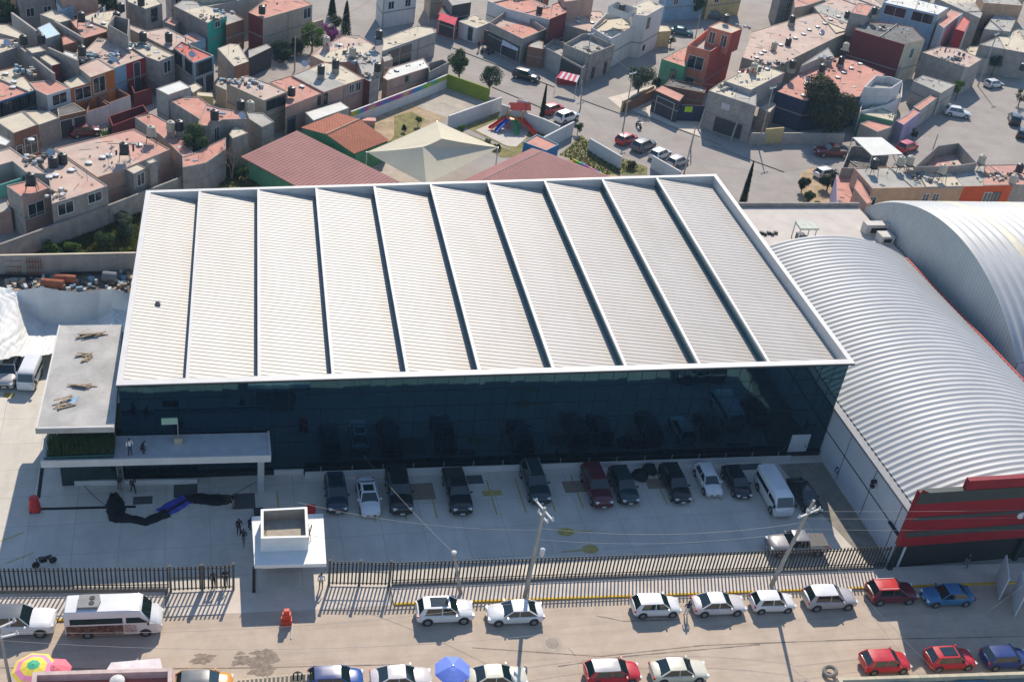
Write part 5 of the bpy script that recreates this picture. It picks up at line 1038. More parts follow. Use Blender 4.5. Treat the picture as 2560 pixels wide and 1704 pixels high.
('j2b','terrace_house','pink roofed end of the terrace at the right edge','J',[(1890,880),(2420,870),(2420,660),(1900,668)],6.25,'s','g',dict(e={0:'g'},z0=0)),
('j2c','rooftop_slab','cream painted roof patch on the terrace behind the vaults','J',[(1300,898),(1688,888),(1520,700),(1190,688)],6.3,'c','g',dict(z0=6.0,par=.02,cat='roof slab')),
('j3','lilac_house','lilac walled house with narrow pink roof','J',[(375,770),(380,1130),(690,1095),(590,900),(560,765)],3.6,'s','li',dict()),
('j3b','lilac_house_room','pink roofed strip room beside the terrace end','J',[(560,905),(690,1070),(745,1050),(600,790)],5.6,'s','pi',dict()),
('j4','roofless_house','dark roofless house with high block walls behind the terrace','J',[(1180,690),(1600,680),(1830,650),(1640,440),(1420,470)],7.4,'s','g',dict(opn=5.6)),
]
for h in hs:
    k, n_, l_, t_, P_, z_, r_, w_, op = h; house(k, n_, l_, t_, P_, z_, r_, w_, **op)
hs2 = [('x1','flat_roof_room','low grey room squeezed behind the white flat roof','A',[(1990,960),(2090,900),(2020,850),(1930,880)],3.0,'c','g',dict()),
('x2','yard_room','low shed with yellow tarp roof near the corrugated roof','A',[(2030,985),(2200,1000),(2190,960),(2040,950)],4.2,'c','ye',dict(cat='shed',par=.03)),
('x3','yard_room','small grey room behind the long red garage front','B',[(1900,640),(1990,610),(1960,560),(1880,580)],3.4,'g','lg',dict(cat='shed')),
('x4','yard_room','shaded low room between tank house and gable shed','B',[(160,880),(270,930),(290,860),(190,830)],2.8,'g','be',dict(cat='shed')),
('x5','yard_room','low brown room before the dark red wall house','E',[(1010,700),(1190,600),(1160,560),(1000,660)],3.4,'g','g',dict(cat='shed')),
('x6','yard_room','grey shaded shed left of the teal fronted house','A',[(1700,230),(1800,270),(1850,220),(1760,180)],3.8,'s','g',dict(cat='shed')),
('x7','yard_room','low salmon roofed room under the teal front','A',[(1830,400),(2010,440),(2120,400),(1990,330)],3.4,'s','lb',dict(cat='shed'))]
for h in hs2:
    k, n_, l_, t_, P_, z_, r_, w_, op = h; house(k, n_, l_, t_, P_, z_, r_, w_, **op)
hs += hs2
r5 = random.Random(5)
for li, (hk, lb) in enumerate((('a10','short washing line on the pink roof under the black tank'),('b8','washing line on the pink roof by the conifers'),('d4b','washing line on the upper room with cream roof'),('a7','washing line over the bright red terrace'),('e4','washing line on the cluttered terrace'),('f1','washing line at the far side of the long pink roof'))):
    o_, Q_, z_, zr_ = HOUSE[hk]; c = sum(Q_, Vector((0,0)))/len(Q_); a = c.lerp(Q_[0], .55); b_ = c.lerp(Q_[2], .55); o = thing('washing_line', lb, 'washing line', (c.x,c.y,zr_))
    for q in (a, b_): mb = MB(); mb.beam((q.x,q.y,zr_),(q.x,q.y,zr_+1.7),.03,5); mb.build('post', galv, o)
    mb = MB(); mb.beam((a.x,a.y,zr_+1.65),(b_.x,b_.y,zr_+1.65),.012,4); mb.build('line', galv, o)
    n_ = 6
    for k in range(n_):
        q0 = a.lerp(b_,(k+.25)/n_); q1 = a.lerp(b_,(k+.25+.5*r5.random()+.15)/n_); mb = MB(); mb.wall(q0,q1,.03,zr_+1.65-r5.uniform(.5,1.0),zr_+1.65); mb.build('laundry', CL[r5.choice(['white','red','grey','jeans','navy','khaki','white'])], o)
# far rows at the very top of the frame
far = [('A',(-200,-40),(150,-90)),('A',(200,-60),(560,-100)),('A',(640,-80),(1000,-120)),('B',(-300,-60),(0,-90)),('B',(30,-50),(400,-100)),('B',(1900,-190),(2250,-240)),('C',(330,-110),(700,-150)),('C',(1200,-110),(1560,-160)),('C',(1700,20),(2000,-20)),('D',(700,-60),(1100,-90)),('D',(1150,-150),(1500,-190)),('D',(1900,-150),(2280,-200)),('E',(1000,-170),(1400,-150)),('E',(1950,-120),(2350,-90)),('E',(1900,30),(2300,60))]
fl = ['orange-brown','pale grey','dusty pink','grey block','cream','white','beige','dark brick','pink','blue-grey','faded yellow','tan','light brown','cement','ochre']
for i, (t_, a, b_) in enumerate(far):
    w_ = ['be','g','pi','lg','cr','wh','be','br','pi','lb','ye','g','be','lg','pe'][i]; r_ = 'pcgbscpgbc'[i%10]
    house('far%d'%i, 'far_house', fl[i]+' house on the farthest rooftop row at the top edge', t_, [a, b_, (b_[0]-90,b_[1]-110), (a[0]-60,a[1]-90)], 5.5+(i%3)*1.4, r_, w_, win=[(0,2,3.2,4.6,1.3)])

# murals and gate sign of the grey block house
o_, Q_, _, _ = HOUSE['d4']; a, b_ = Q_[0], Q_[1]; d = (b_-a).normalized(); nn = Vector((d.y,-d.x)); mm = mat('mural_relief', (.42,.38,.32), .9, .35, 6, .6, (.2,.15,.12))
for f_, r_ in ((.22,.62),(.6,.7)):
    c = a.lerp(b_, f_); mb = MB()
    for r0_, r1_ in ((r_*.35,r_*.6),(r_*.8,r_)):
        for i in range(16):
            t0, t1 = 2*math.pi*i/16, 2*math.pi*(i+1)/16; mb.quad(*[(*(c+d*rr*math.cos(tt)+nn*.05), 4.6+rr*math.sin(tt)) for rr, tt in ((r0_,t0),(r1_,t0),(r1_,t1),(r0_,t1))])
    mb.build('round_mural', mm, o_)
mb = MB(); c = a.lerp(b_, .41); mb.wall(c-d*.7+nn*.03, c+d*.7+nn*.03, .06, 4.1, 5.1); mb.build('white_panel', mat('mural_white',(.5,.48,.47)), o_)
for f_ in (.02,.72): c = a.lerp(b_, f_)+nn*1.1; mb = MB(); mb.beam((c.x,c.y,0),(*(a.lerp(b_, f_)+nn*.05),3.2),.14,6); mb.build('column', W['lg'], o_)
p = pt('D', 925, 1120, 2.2); mb = MB(); mb.box((p.x-.8,p.y-.05,1.6),(p.x+.5,p.y+.05,2.5)); tag(mb.build('lime_sign', mat('lime_sign',(.45,.65,.03))), 'small lime green sign on the dark yard gate', 'sign')
mb = MB(); mb.box((p.x-1.6,p.y+.06,0),(p.x+3.4,p.y+.2,2.7)); tag(mb.build('yard_gate', W['nv']), 'dark blue yard gate between tiled porch and mural house', 'gate')
# sheet roofs of the school, gable and hips
def slab_roof(name, lab, P_, m, th=.12, cat='roof', wallm=None, wz=None, ribs=0):
    Q = [Vector(q) for q in P_]; c = sum(Q, Vector())/len(Q); o = thing(name, lab, cat, (c.x,c.y,0))
    mb = MB(); mb.quad(*Q); mb.quad(*[q-Vector((0,0,th)) for q in Q[::-1]])
    for i in range(len(Q)): j = (i+1)%len(Q); mb.quad(Q[i]-Vector((0,0,th)), Q[j]-Vector((0,0,th)), Q[j], Q[i])
    mb.build('roof', m, o)
    if ribs:
        mb = MB()
        for k in range(1, ribs): a = Q[0].lerp(Q[1], k/ribs); b_ = Q[3].lerp(Q[2], k/ribs); mb.beam(a+Vector((0,0,.0)), b_+Vector((0,0,.0)), .05, 4)
        mb.build('roof_rib', m, o)
    if wallm:
        I = inset([Vector((q.x,q.y)) for q in Q] if area(Q) > 0 else [Vector((q.x,q.y)) for q in Q[::-1]], .7); mb = MB(); mb.prism(I, 0, min(q.z for q in Q)-th-.02); mb.build('wall', wallm, o)
    return o
def gp3(t_, x, y, z): return pt(t_, x, y, z)
# big maroon shed left (slopes gently)
def extend(a, b_, k): return a+(b_-a)*k
A_, B_ = gp3('G',420,790,3.2), gp3('G',1000,522,3.4); Cc = gp3('G',2050,1045,3.9); D_ = A_+(Cc-B_)
slab_roof('classroom_block', 'long maroon sheet roofed classroom left of the canopy', [A_, D_, Cc, B_], rm_, cat='classroom', wallm=W['gn'], ribs=34)
# right maroon gable
z1, z2 = 3.0, 4.0
r0, r1 = gp3('H',1470,732,z2), gp3('H',940,985,z2); r1 = extend(r0, r1, 1.5)
l0 = gp3('H',1365,700,z1); l1 = l0+(r1-r0); q0 = gp3('H',2160,990,z1); q0 = extend(r0, q0, 1.05); q1 = q0+(r1-r0)
o = slab_roof('classroom_block', 'maroon gabled classroom right of the canopy with ridge cap', [r1, q1, q0, r0], rm_, cat='classroom', ribs=0)
mb = MB(); mb.quad(l1, r1, r0, l0); mb.quad(r0-Vector((0,0,.12)), r1-Vector((0,0,.12)), l1-Vector((0,0,.12)), l0-Vector((0,0,.12))); mb.build('roof', rm_, o)
mb = MB(); n_ = 40
for k in range(n_+1): q = r0.lerp(r1, k/n_); mb.beam(q, q+(r1-r0).normalized()*.25, .09, 5, 0)
mb.build('ridge_cap', mat('pale_ridge',(.45,.38,.34)), o)
mb = MB()
for k in range(1, 30): q = r0.lerp(q0, 0)+(r1-r0)*(k/30.); mb.beam(q, q+(q0-r0), .03, 4)
mb.build('roof_rib', rm_, o)
mb = MB(); I = [Vector((q.x,q.y)) for q in (l1,q1,q0,l0)]; I = inset(I if area(I) > 0 else I[::-1], .6); mb.prism(I, 0, 2.7); mb.build('wall', W['lb'], o)
# tile roofed classroom
tile = mat('terracotta_tiles', (.44,.15,.085), .85, .14, 2.5, .5, (.30,.13,.09), bump=.3)
tt = tile.node_tree; bk = tt.nodes.new('ShaderNodeTexBrick'); bk.inputs['Scale'].default_value = 1; bk.inputs['Brick Width'].default_value = .42; bk.inputs['Row Height'].default_value = .36; bk.inputs['Mortar Size'].default_value = .05
bk.inputs['Color1'].default_value = (1,1,1,1); bk.inputs['Color2'].default_value = (.8,.8,.8,1); bk.inputs['Mortar'].default_value = (.45,.4,.4,1)
gp = tt.nodes.new('ShaderNodeNewGeometry'); mp = tt.nodes.new('ShaderNodeMapping'); mp.inputs['Rotation'].default_value = (0,0,.6); tt.links.new(gp.outputs['Position'], mp.inputs[0]); tt.links.new(mp.outputs[0], bk.inputs['Vector'])
mu = tt.nodes.new('ShaderNodeMix'); mu.data_type = 'RGBA'; mu.blend_type = 'MULTIPLY'; mu.inputs[0].default_value = 1; bb = tt.nodes['Principled BSDF']; old = bb.inputs['Base Color'].links[0].from_socket
tt.links.new(old, mu.inputs[6]); tt.links.new(bk.outputs['Color'], mu.inputs[7]); tt.links.new(mu.outputs[2], bb.inputs['Base Color'])
e0, e1 = gp3('G',1040,490,3.0), gp3('G',1428,338,3.0); g0, g1 = gp3('G',1300,560,4.3), gp3('G',1645,405,4.3); f0, f1 = gp3('G',1590,762,3.0), gp3('G',1955,622,3.0)
o = thing('classroom', 'classroom with orange tiled gable roof and green end wall', 'classroom', ((g0.x+g1.x)/2,(g0.y+g1.y)/2,0))
mb = MB(); mb.quad(e0, g0, g1, e1); mb.quad(g0, f0, f1, g1); mb.build('roof', tile, o)
mb = MB(); mb.beam(g0+Vector((0,0,.03)), g1+Vector((0,0,.03)), .14, 6); mb.build('ridge_tiles', mat('pale_ridge_tile',(.5,.3,.2)), o)
sh = (g1-g0).normalized()*.35; mb = MB(); dn = Vector((0,0,.12)); ez = lambda q: Vector((q.x,q.y,0))
mb.quad(ez(e0+sh), ez(f0+sh), f0+sh-dn, g0+sh-dn, e0+sh-dn); mb.quad(ez(f0+sh), ez(f1-sh), f1-sh-dn, f0+sh-dn); mb.quad(ez(e1-sh), ez(e0+sh), e0+sh-dn, e1-sh-dn); mb.quad(ez(f1-sh), ez(e1-sh), e1-sh-dn, g1-sh-dn, f1-sh-dn); mb.build('wall', W['gn'], o)
# tensile canopy
cm = mat('beige_shade_canvas', (.56,.50,.37), .8, .04, .4, .15, (.48,.43,.32))
L_c, R_c, F_c, B_c = gp3('G',1715,742,3.4), gp3('H',1012,695,3.4), gp3('H',270,1075,3.4), gp3('H',384,425,6.2); k1, k2 = gp3('H',235,690,6.0), gp3('H',430,605,6.6)
L_c = at(917,380,3.4)
o = thing('shade_canopy', 'large pointed beige canvas canopy over the school yard', 'canopy', ((k1.x+k2.x)/2,(k1.y+k2.y)/2,0))
def tri(mb, a, b_, c, sag=.35, n_=8):
    i0 = len(mb.v)
    for i in range(n_+1):
        for j in range(n_+1-i):
            u_, v_ = i/n_, j/n_; w_ = 1-u_-v_; q = a*w_+b_*u_+c*v_; q = Vector(q); q.z -= sag*4*(w_*u_+u_*v_+w_*v_)*.8; mb.v.append(q)
    idx = {}; k = i0
    for i in range(n_+1):
        for j in range(n_+1-i): idx[(i,j)] = k; k += 1
    for i in range(n_):
        for j in range(n_-i):
            mb.f.append((idx[(i,j)], idx[(i+1,j)], idx[(i,j+1)])); mb.m.append(0)
            if j < n_-i-1: mb.f.append((idx[(i+1,j)], idx[(i+1,j+1)], idx[(i,j+1)])); mb.m.append(0)
mb = MB()
for a, b_, c in ((L_c,F_c,k1),(F_c,R_c,k1),(R_c,k2,k1),(R_c,B_c,k2),(B_c,L_c,k2),(L_c,k1,k2)): tri(mb, a, b_, c, .12)
mb.build('canvas', cm, o, smooth=True, ang=12)
for q in (L_c,R_c,F_c,B_c): mb = MB(); mb.beam((q.x,q.y,0), q, .09, 8); mb.build('post', galv, o)

# ------------------------------------------------------------------ school yard, weeds, ground patches
def gsheet(name, t_, P_, z, m): Q = pts(t_, P_, 0); return sheet(name, [(q.x,q.y) for q in Q], z, m)
gsheet('weed_lot', 'F', [(150,1420),(1480,1365),(1600,900),(1480,760),(1100,1080),(330,1380)], .012, weedm)
gsheet('weed_lot', 'G', [(-60,760),(-60,1150),(900,1150),(420,820),(300,640)], .014, weedm)
gsheet('junk_yard', 'K', [(-80,180),(1400,160),(1400,560),(-80,620)], .010, mat('dark_yard_soil',(.13,.105,.085),.95,.3,1,.6,(.25,.2,.16),bump=.4))
gsheet('school_garden', 'B', [(1560,1200),(2311,960),(2600,1150),(2311,1450),(1700,1568),(1900,1400)], .016, dirtm)
gsheet('grass_patch', 'C', [(-60,1200),(120,1150),(260,1230),(60,1568),(-200,1568),(-60,1400)], .020, grassm)
gsheet('school_court', 'C', [(170,1100),(480,890),(910,1040),(510,1230),(380,1180)], .024, mat('pale_court_ground',(.40,.345,.28),.9,.15,.6,.5,(.24,.2,.17)))
gsheet('school_path', 'H', [(650,480),(880,400),(960,340),(1040,330),(1600,540),(1600,600),(1200,740)], .020, grassm)
gsheet('play_court', 'H', [(780,520),(1040,400),(1340,500),(1300,600),(1200,690),(1100,680)], .028, mat('play_concrete',(.52,.46,.40),.9,.06,.6))
gsheet('school_path', 'H', [(700,560),(1130,720),(1290,640),(1300,800),(1040,800)], .026, grassm)
gsheet('verge', 'H', [(1640,770),(1760,740),(2311,1000),(2311,1050),(2000,980)], .018, dirtm)
gsheet('verge', 'I', [(0,770),(220,570),(430,720),(900,900),(900,980),(450,980)], .021, mat('verge_grass',(.17,.16,.06),.95,.3,.8,.6,(.45,.40,.30),bump=.3))
gsheet('patio', 'G', [(1600,760),(1900,800),(2400,900),(2400,1100),(1700,1000)], .022, mat('school_patio_concrete',(.42,.36,.31),.9,.1,.6))
gsheet('street_pavement', 'D', [(80,1010),(560,880),(1050,1200),(1050,1440),(560,1220),(230,1130)], .015, walk)
gsheet('garden', 'J', [(0,1090),(0,760),(140,690),(420,800),(400,1100)], .018, dirtm)
# street kerb seams as thin raised kerb on both sides of wide town street
def kerbline(t_, a, b_):
    a = pt(t_, *a); b_ = pt(t_, *b_); mb = MB(); mb.wall((a.x,a.y),(b_.x,b_.y),.2,0,.13); tag(mb.build('kerb', mat('weathered_kerb',(.26,.235,.2))), kind='structure')
kerbline('C',(370,430),(1590,900)); kerbline('C',(1870,1030),(2311,1190)); kerbline('D',(240,1120),(1250,1500)); kerbline('I',(1560,680),(2311,950)); kerbline('C',(950,900),(1620,1180))

# ------------------------------------------------------------------ free walls and fences of the town
def wall_(name, lab, t_, a, b_, h, m, th=.2, top=None, cat='wall', atz=True):
    a = pt(t_, a[0], a[1], h if atz else 0); b_ = pt(t_, b_[0], b_[1], h if atz else 0); o = thing(name, lab, cat, ((a.x+b_.x)/2,(a.y+b_.y)/2,0))
    mb = MB(); mb.wall((a.x,a.y),(b_.x,b_.y),th,0,h-.06); mb.build('wall', m, o); mb = MB(); mb.wall((a.x,a.y),(b_.x,b_.y),th+.06,h-.06,h); mb.build('coping', top or m, o); return o, a, b_
wall_('retaining_wall','high grey concrete retaining wall below the left terraces, near part','F',(-60,1300),(1110,880),2.8,W['g'])
wall_('retaining_wall','high grey concrete retaining wall, far part toward the hall corner','F',(1115,878),(2250,440),2.8,W['g'])
wall_('yard_wall','long grey wall with thin pale top bounding the junk yard','F',(-60,1392),(1400,1365),2.5,W['lg'],top=rc)
mural = mat('mural_rainbow_band', (.4,.4,.4), .8); nt2 = mural.node_tree; b2 = nt2.nodes['Principled BSDF']; g2 = nt2.nodes.new('ShaderNodeNewGeometry'); n2 = nt2.nodes.new('ShaderNodeTexNoise'); n2.inputs['Scale'].default_value = .16; n2.inputs['Detail'].default_value = 1.5
cr_ = nt2.nodes.new('ShaderNodeValToRGB'); cr_.color_ramp.interpolation = 'EASE'; cols_ = [(.3,(.5,.05,.05)),(.38,(.55,.35,.03)),(.45,(.12,.4,.05)),(.52,(.03,.2,.45)),(.58,(.4,.06,.3)),(.66,(.5,.45,.08)),(.74,(.55,.1,.12))]
for i, (p_, c_) in enumerate(cols_):
    el = cr_.color_ramp.elements[i] if i < 2 else cr_.color_ramp.elements.new(p_); el.position = p_; el.color = (*c_, 1)
nt2.links.new(g2.outputs['Position'], n2.inputs['Vector']); nt2.links.new(n2.outputs['Fac'], cr_.inputs[0]); nt2.links.new(cr_.outputs[0], b2.inputs['Base Color'])
def muralwall(lab, t_, a, b_, h):
    o, a, b_ = wall_('school_wall', lab, t_, a, b_, h, W['wh'], cat='wall'); mb = MB(); mb.wall((a.x,a.y),(b_.x,b_.y),.28,h-.75,h-.08); mb.build('rainbow_mural', mural, o)
muralwall('white school wall with rainbow coloured top band, long left part','B',(1560,1150),(2311,868),2.3)
muralwall('white school wall with rainbow coloured top band, end by round tree','C',(250,866),(487,768),2.3)
wall_('school_wall','bright olive green school wall beside the round trees','C',(490,762),(925,915),2.3,W['ol'])
wall_('school_wall','long white inner wall dividing the school court','C',(505,1195),(1050,1003),2.3,W['wh'])
wall_('school_wall','white street wall with teal stretch behind the slides','C',(1050,1075),(1480,1225),2.3,W['wh'])
wall_('school_wall','white street wall stretch before the parked white car','C',(1480,1225),(1650,1300),2.3,W['wh'])
wall_('school_wall','short white wall return with small drawings','C',(1485,1415),(1795,1255),2.3,W['wh'])
wall_('school_wall','white wall in front of four parked cars','I',(310,600),(640,790),2.0,W['wh'])
wall_('school_wall','short white wall stub below the parked silver car','I',(960,780),(1250,945),2.0,W['wh'])
wall_('school_wall','low painted wall with red lettering-like edge by maroon roof','H',(1790,815),(2120,980),1.4,mural)
a_ = pt('C',1210,1040,3.6); b_ = pt('C',1318,1068,3.6); mb = MB(); mb.wall((a_.x,a_.y),(b_.x,b_.y),.15,1.2,3.9); mb.wall((a_.x,a_.y),(b_.x,b_.y),.1,0,1.2); tag(mb.build('blank_board', W['wh']), 'blank white board rising above the school street wall', 'board')
wall_('street_wall','pale low wall along the shaded street, right of yellow panels','D',(1890,1370),(2530,1375),1.9,W['lg'])
wall_('street_wall','pale low wall left of the yellow panels by the mural house','D',(1560,1370),(1720,1375),1.9,W['lg'])
o, a_, b_ = wall_('yellow_panel_fence','yellow metal panels in front of the dark house','D',(1715,1330),(1900,1315),2.6,W['ye'],cat='fence')
wall_('garden_wall','yellow-topped wall behind the big street tree','D',(235,1040),(560,880),1.9,W['ye'],top=rc)
wall_('garden_wall','brown wall of the yard behind the street tree','D',(270,1060),(600,905),1.7,W['br'])
wall_('block_wall','long grey block wall crossing roofs by the black tank','A',(500,490),(805,625),6.9,W['g'],.25)
wall_('block_wall','grey block wall right of the cream top-left roof','A',(560,215),(850,385),6.7,W['g'],.25)
wall_('block_wall','grey wall at far left beneath the cream roofs','A',(200,480),(560,760),6.0,W['g'],.25)
wall_('block_wall','low grey block wall diagonal across the top left roofs','A',(120,130),(380,320),6.0,W['lg'],.25)
wall_('house_parapet','grey long wall with pale top at the top centre','B',(60,70),(700,-60),5.5,W['lg'],.3)
wall_('garden_wall','white and yellow garden wall beside purple bushes','B',(1130,240),(1270,200),2.4,W['cr'])
# white canopy roof of the corner house with posts
cz = 7.4; Q = pts('J', [(745,572),(1062,556),(842,385),(545,385)], cz); o = thing('rooftop_canopy', 'plain white rooftop canopy on thin posts over the corner house', 'canopy', (sum(q.x for q in Q)/4,sum(q.y for q in Q)/4,5))
mb = MB(); mb.prism([(q.x,q.y) for q in Q], cz-.12, cz); mb.build('roof', rw, o)
for q in Q: mb = MB(); mb.beam((q.x,q.y,3.4),(q.x,q.y,cz-.13),.07,6); mb.build('post', galv, o)
# awnings of shops
def awning(t_, P_, z, m, lab, m2=None, name='shop_awning', drop=.5):
    Q = pts(t_, P_, z); Q[0].z -= drop; Q[1].z -= drop; c = sum(Q, Vector())/4; o = thing(name, lab, 'awning', (c.x,c.y,0)); n_ = 8 if m2 else 1; mb = MB()
    for k in range(n_):
        a0, a1 = k/n_, (k+1)/n_; mb.quad(Q[0].lerp(Q[1],a0), Q[0].lerp(Q[1],a1), Q[3].lerp(Q[2],a1), Q[3].lerp(Q[2],a0), k=k%2)
    mb.build('canvas', [m, m2 or m], o)
    for q in Q[:2]: mb = MB(); mb.beam((q.x,q.y,0), q, .04, 5); mb.build('post', galv, o)
redc = mat('awning_red', (.60,.06,.10)); whc = mat('awning_white', (.68,.6,.6))
awning('C',[(1620,770),(1830,820),(1855,780),(1665,735)],2.9,redc,'pink and white striped stall awning at the corner house',whc)
awning('C',[(395,175),(570,235),(590,190),(420,130)],3.6,redc,'red shop awning with pale sign at the street end',None)
awning('C',[(1050,435),(1215,500),(1225,480),(1060,410)],2.8,whc,'narrow white awning over the corner shop window')
# stall body
p = pt('C',1740,860); o = thing('market_stall', 'red and white stall counter standing beneath the pink awning', 'stall', (p.x,p.y,0)); mb = MB(); mb.box((p.x-2,p.y-.8,0),(p.x+1.6,p.y+.6,1.1)); mb.build('counter', W['rd'], o); mb = MB(); mb.box((p.x-1.6,p.y-.5,1.1),(p.x-.4,p.y+.2,1.5)); mb.box((p.x+.2,p.y-.6,1.1),(p.x+1.2,p.y+.1,1.45)); mb.build('goods', W['wh'], o)

# ------------------------------------------------------------------ playground
p = pt('C',1180,1330); o = thing('playground_set', 'colourful playground with red, green and blue slides and roof', 'playground', (p.x,p.y,0)); PM = {n_: plain('play_'+n_, c_, .4) for n_, c_ in dict(red=(.62,.06,.03), blue=(.02,.10,.45), green=(.03,.28,.08), orange=(.6,.22,.02)).items()}
for (dx, dy) in ((-1,0),(1,0),(1,1.6),(-1,1.6)): mb = MB(); mb.beam((p.x+dx,p.y+dy,0),(p.x+dx,p.y+dy,2.9),.08,6); mb.build('post', PM['orange'], o)
mb = MB(); mb.box((p.x-1,p.y,1.2),(p.x+1,p.y+1.6,1.3)); mb.build('deck', PM['orange'], o)
mb = MB(); mb.quad((p.x-.9,p.y+.2,2.9),(p.x+2.3,p.y+.2,2.9),(p.x+2.3,p.y+1.2,3.7),(p.x-.9,p.y+1.2,3.7)); mb.quad((p.x+2.3,p.y+1.2,3.7),(p.x+2.3,p.y+2.2,2.9),(p.x-.9,p.y+2.2,2.9),(p.x-.9,p.y+1.2,3.7)); mb.build('play_roof', PM['red'], o)
for (x0, y0, x1, y1, c_) in ((-.2,0,-.2,-2.6,'green'),(-1,.3,-3.2,-1.6,'blue'),(-1,1,-4.0,-.8,'red'),(1,.5,2.6,-2.6,'red'),(-.6,1.6,-2,2.6,'green'),(1,1.2,2.4,.6,'orange')):
    mb = MB(); a = Vector((p.x+x0,p.y+y0,1.4)); b_ = Vector((p.x+x1,p.y+y1,.25)); n = (b_-a).cross(Vector((0,0,1))).normalized()*.35
    mb.quad(a-n,b_-n,b_+n,a+n); mb.quad(a-n,b_-n,b_-n+Vector((0,0,.3)),a-n+Vector((0,0,.3))); mb.quad(a+n,b_+n,b_+n+Vector((0,0,.3)),a+n+Vector((0,0,.3))); mb.build('slide', PM[c_], o)
p = pt('H',1450,640,2.6); house('h1','playground_kiosk','small blue kiosk with flat pinkish roof by the slides','H',[(1275,640),(1510,728),(1640,665),(1410,560)],2.8,'s','lb',e={0:'bl',1:'bl'},par=.15,cat='kiosk')
p = pt('G',1740,400,1); mb = MB(); mb.prism([(p.x-1,p.y-.6),(p.x+1,p.y-.6),(p.x+1.1,p.y+.5),(p.x-.9,p.y+.5)],.8,.95); mb.box((p.x-.9,p.y-.5,0),(p.x+.9,p.y+.4,.8)); tag(mb.build('toy_house', mat('pink_toy',(.6,.3,.25))), 'small pink and white toy shed by the rainbow wall', 'play house')

# ------------------------------------------------------------------ rooftop tanks, domes, dishes
def inside(Q, x, y):
    c = False
    for i in range(len(Q)):
        a, b_ = Q[i-1], Q[i]
        if (a.y > y) != (b_.y > y) and x < (b_.x-a.x)*(y-a.y)/(b_.y-a.y)+a.x: c = not c
    return c
def roofz(t_, x, y, z, up=0.0):
    best = None
    for k, (o_, Q, zt_, zr_) in HOUSE.items():
        q = pt(t_, x, y, zr_+up)
        if inside(Q, q.x, q.y) and (best is None or zr_ > best): best = zr_
    return z if best is None else best
tb = plain('tank_black_plastic', (.018,.02,.022), .45); tbe = mat('tank_beige_plastic', (.42,.38,.30), .6, .08, 2)
def tank(t_, x, y, z, kind, lab, r=.55, h=1.35, stand=.0):
    z = roofz(t_, x, y, z, stand+h/2); p = pt(t_, x, y, z+stand+h/2); o = thing('water_tank', lab, 'water tank', (p.x,p.y,z), 'rooftop water tanks'); m = tb if kind == 'b' else tbe
    pr = [(r*.96,0),(r,.1)]
    for k in range(4): pr += [(r,.15+h*.17*k),(r*.955,.2+h*.17*k),(r,.25+h*.17*k)]
    pr += [(r,h*.8),(r*.8,h*.93),(r*.3,h)]
    mb = MB(); mb.lathe((p.x,p.y,z+stand), pr, 16); mb.build('body', m, o, True, 30)
    mb = MB(); mb.lathe((p.x,p.y,z+stand+h*.98), [(r*.34,0),(r*.34,.1),(r*.1,.14)], 10); mb.build('lid', m, o)
    if stand >= .5:
        mb = MB(); mb.box((p.x-r*.9,p.y-r*.9,z),(p.x+r*.9,p.y+r*.9,z+stand-.02)) if stand < 1.0 else None
        if stand >= 1.0:
            for dx in (-.5,.5):
                for dy in (-.5,.5): mb.beam((p.x+dx*1.3,p.y+dy*1.3,z),(p.x+dx,p.y+dy,z+stand),.04,4)
            mb.box((p.x-.6,p.y-.6,z+stand-.08),(p.x+.6,p.y+.6,z+stand-.01))
        mb.build('stand', greywall if stand < 1 else darkmetal, o)
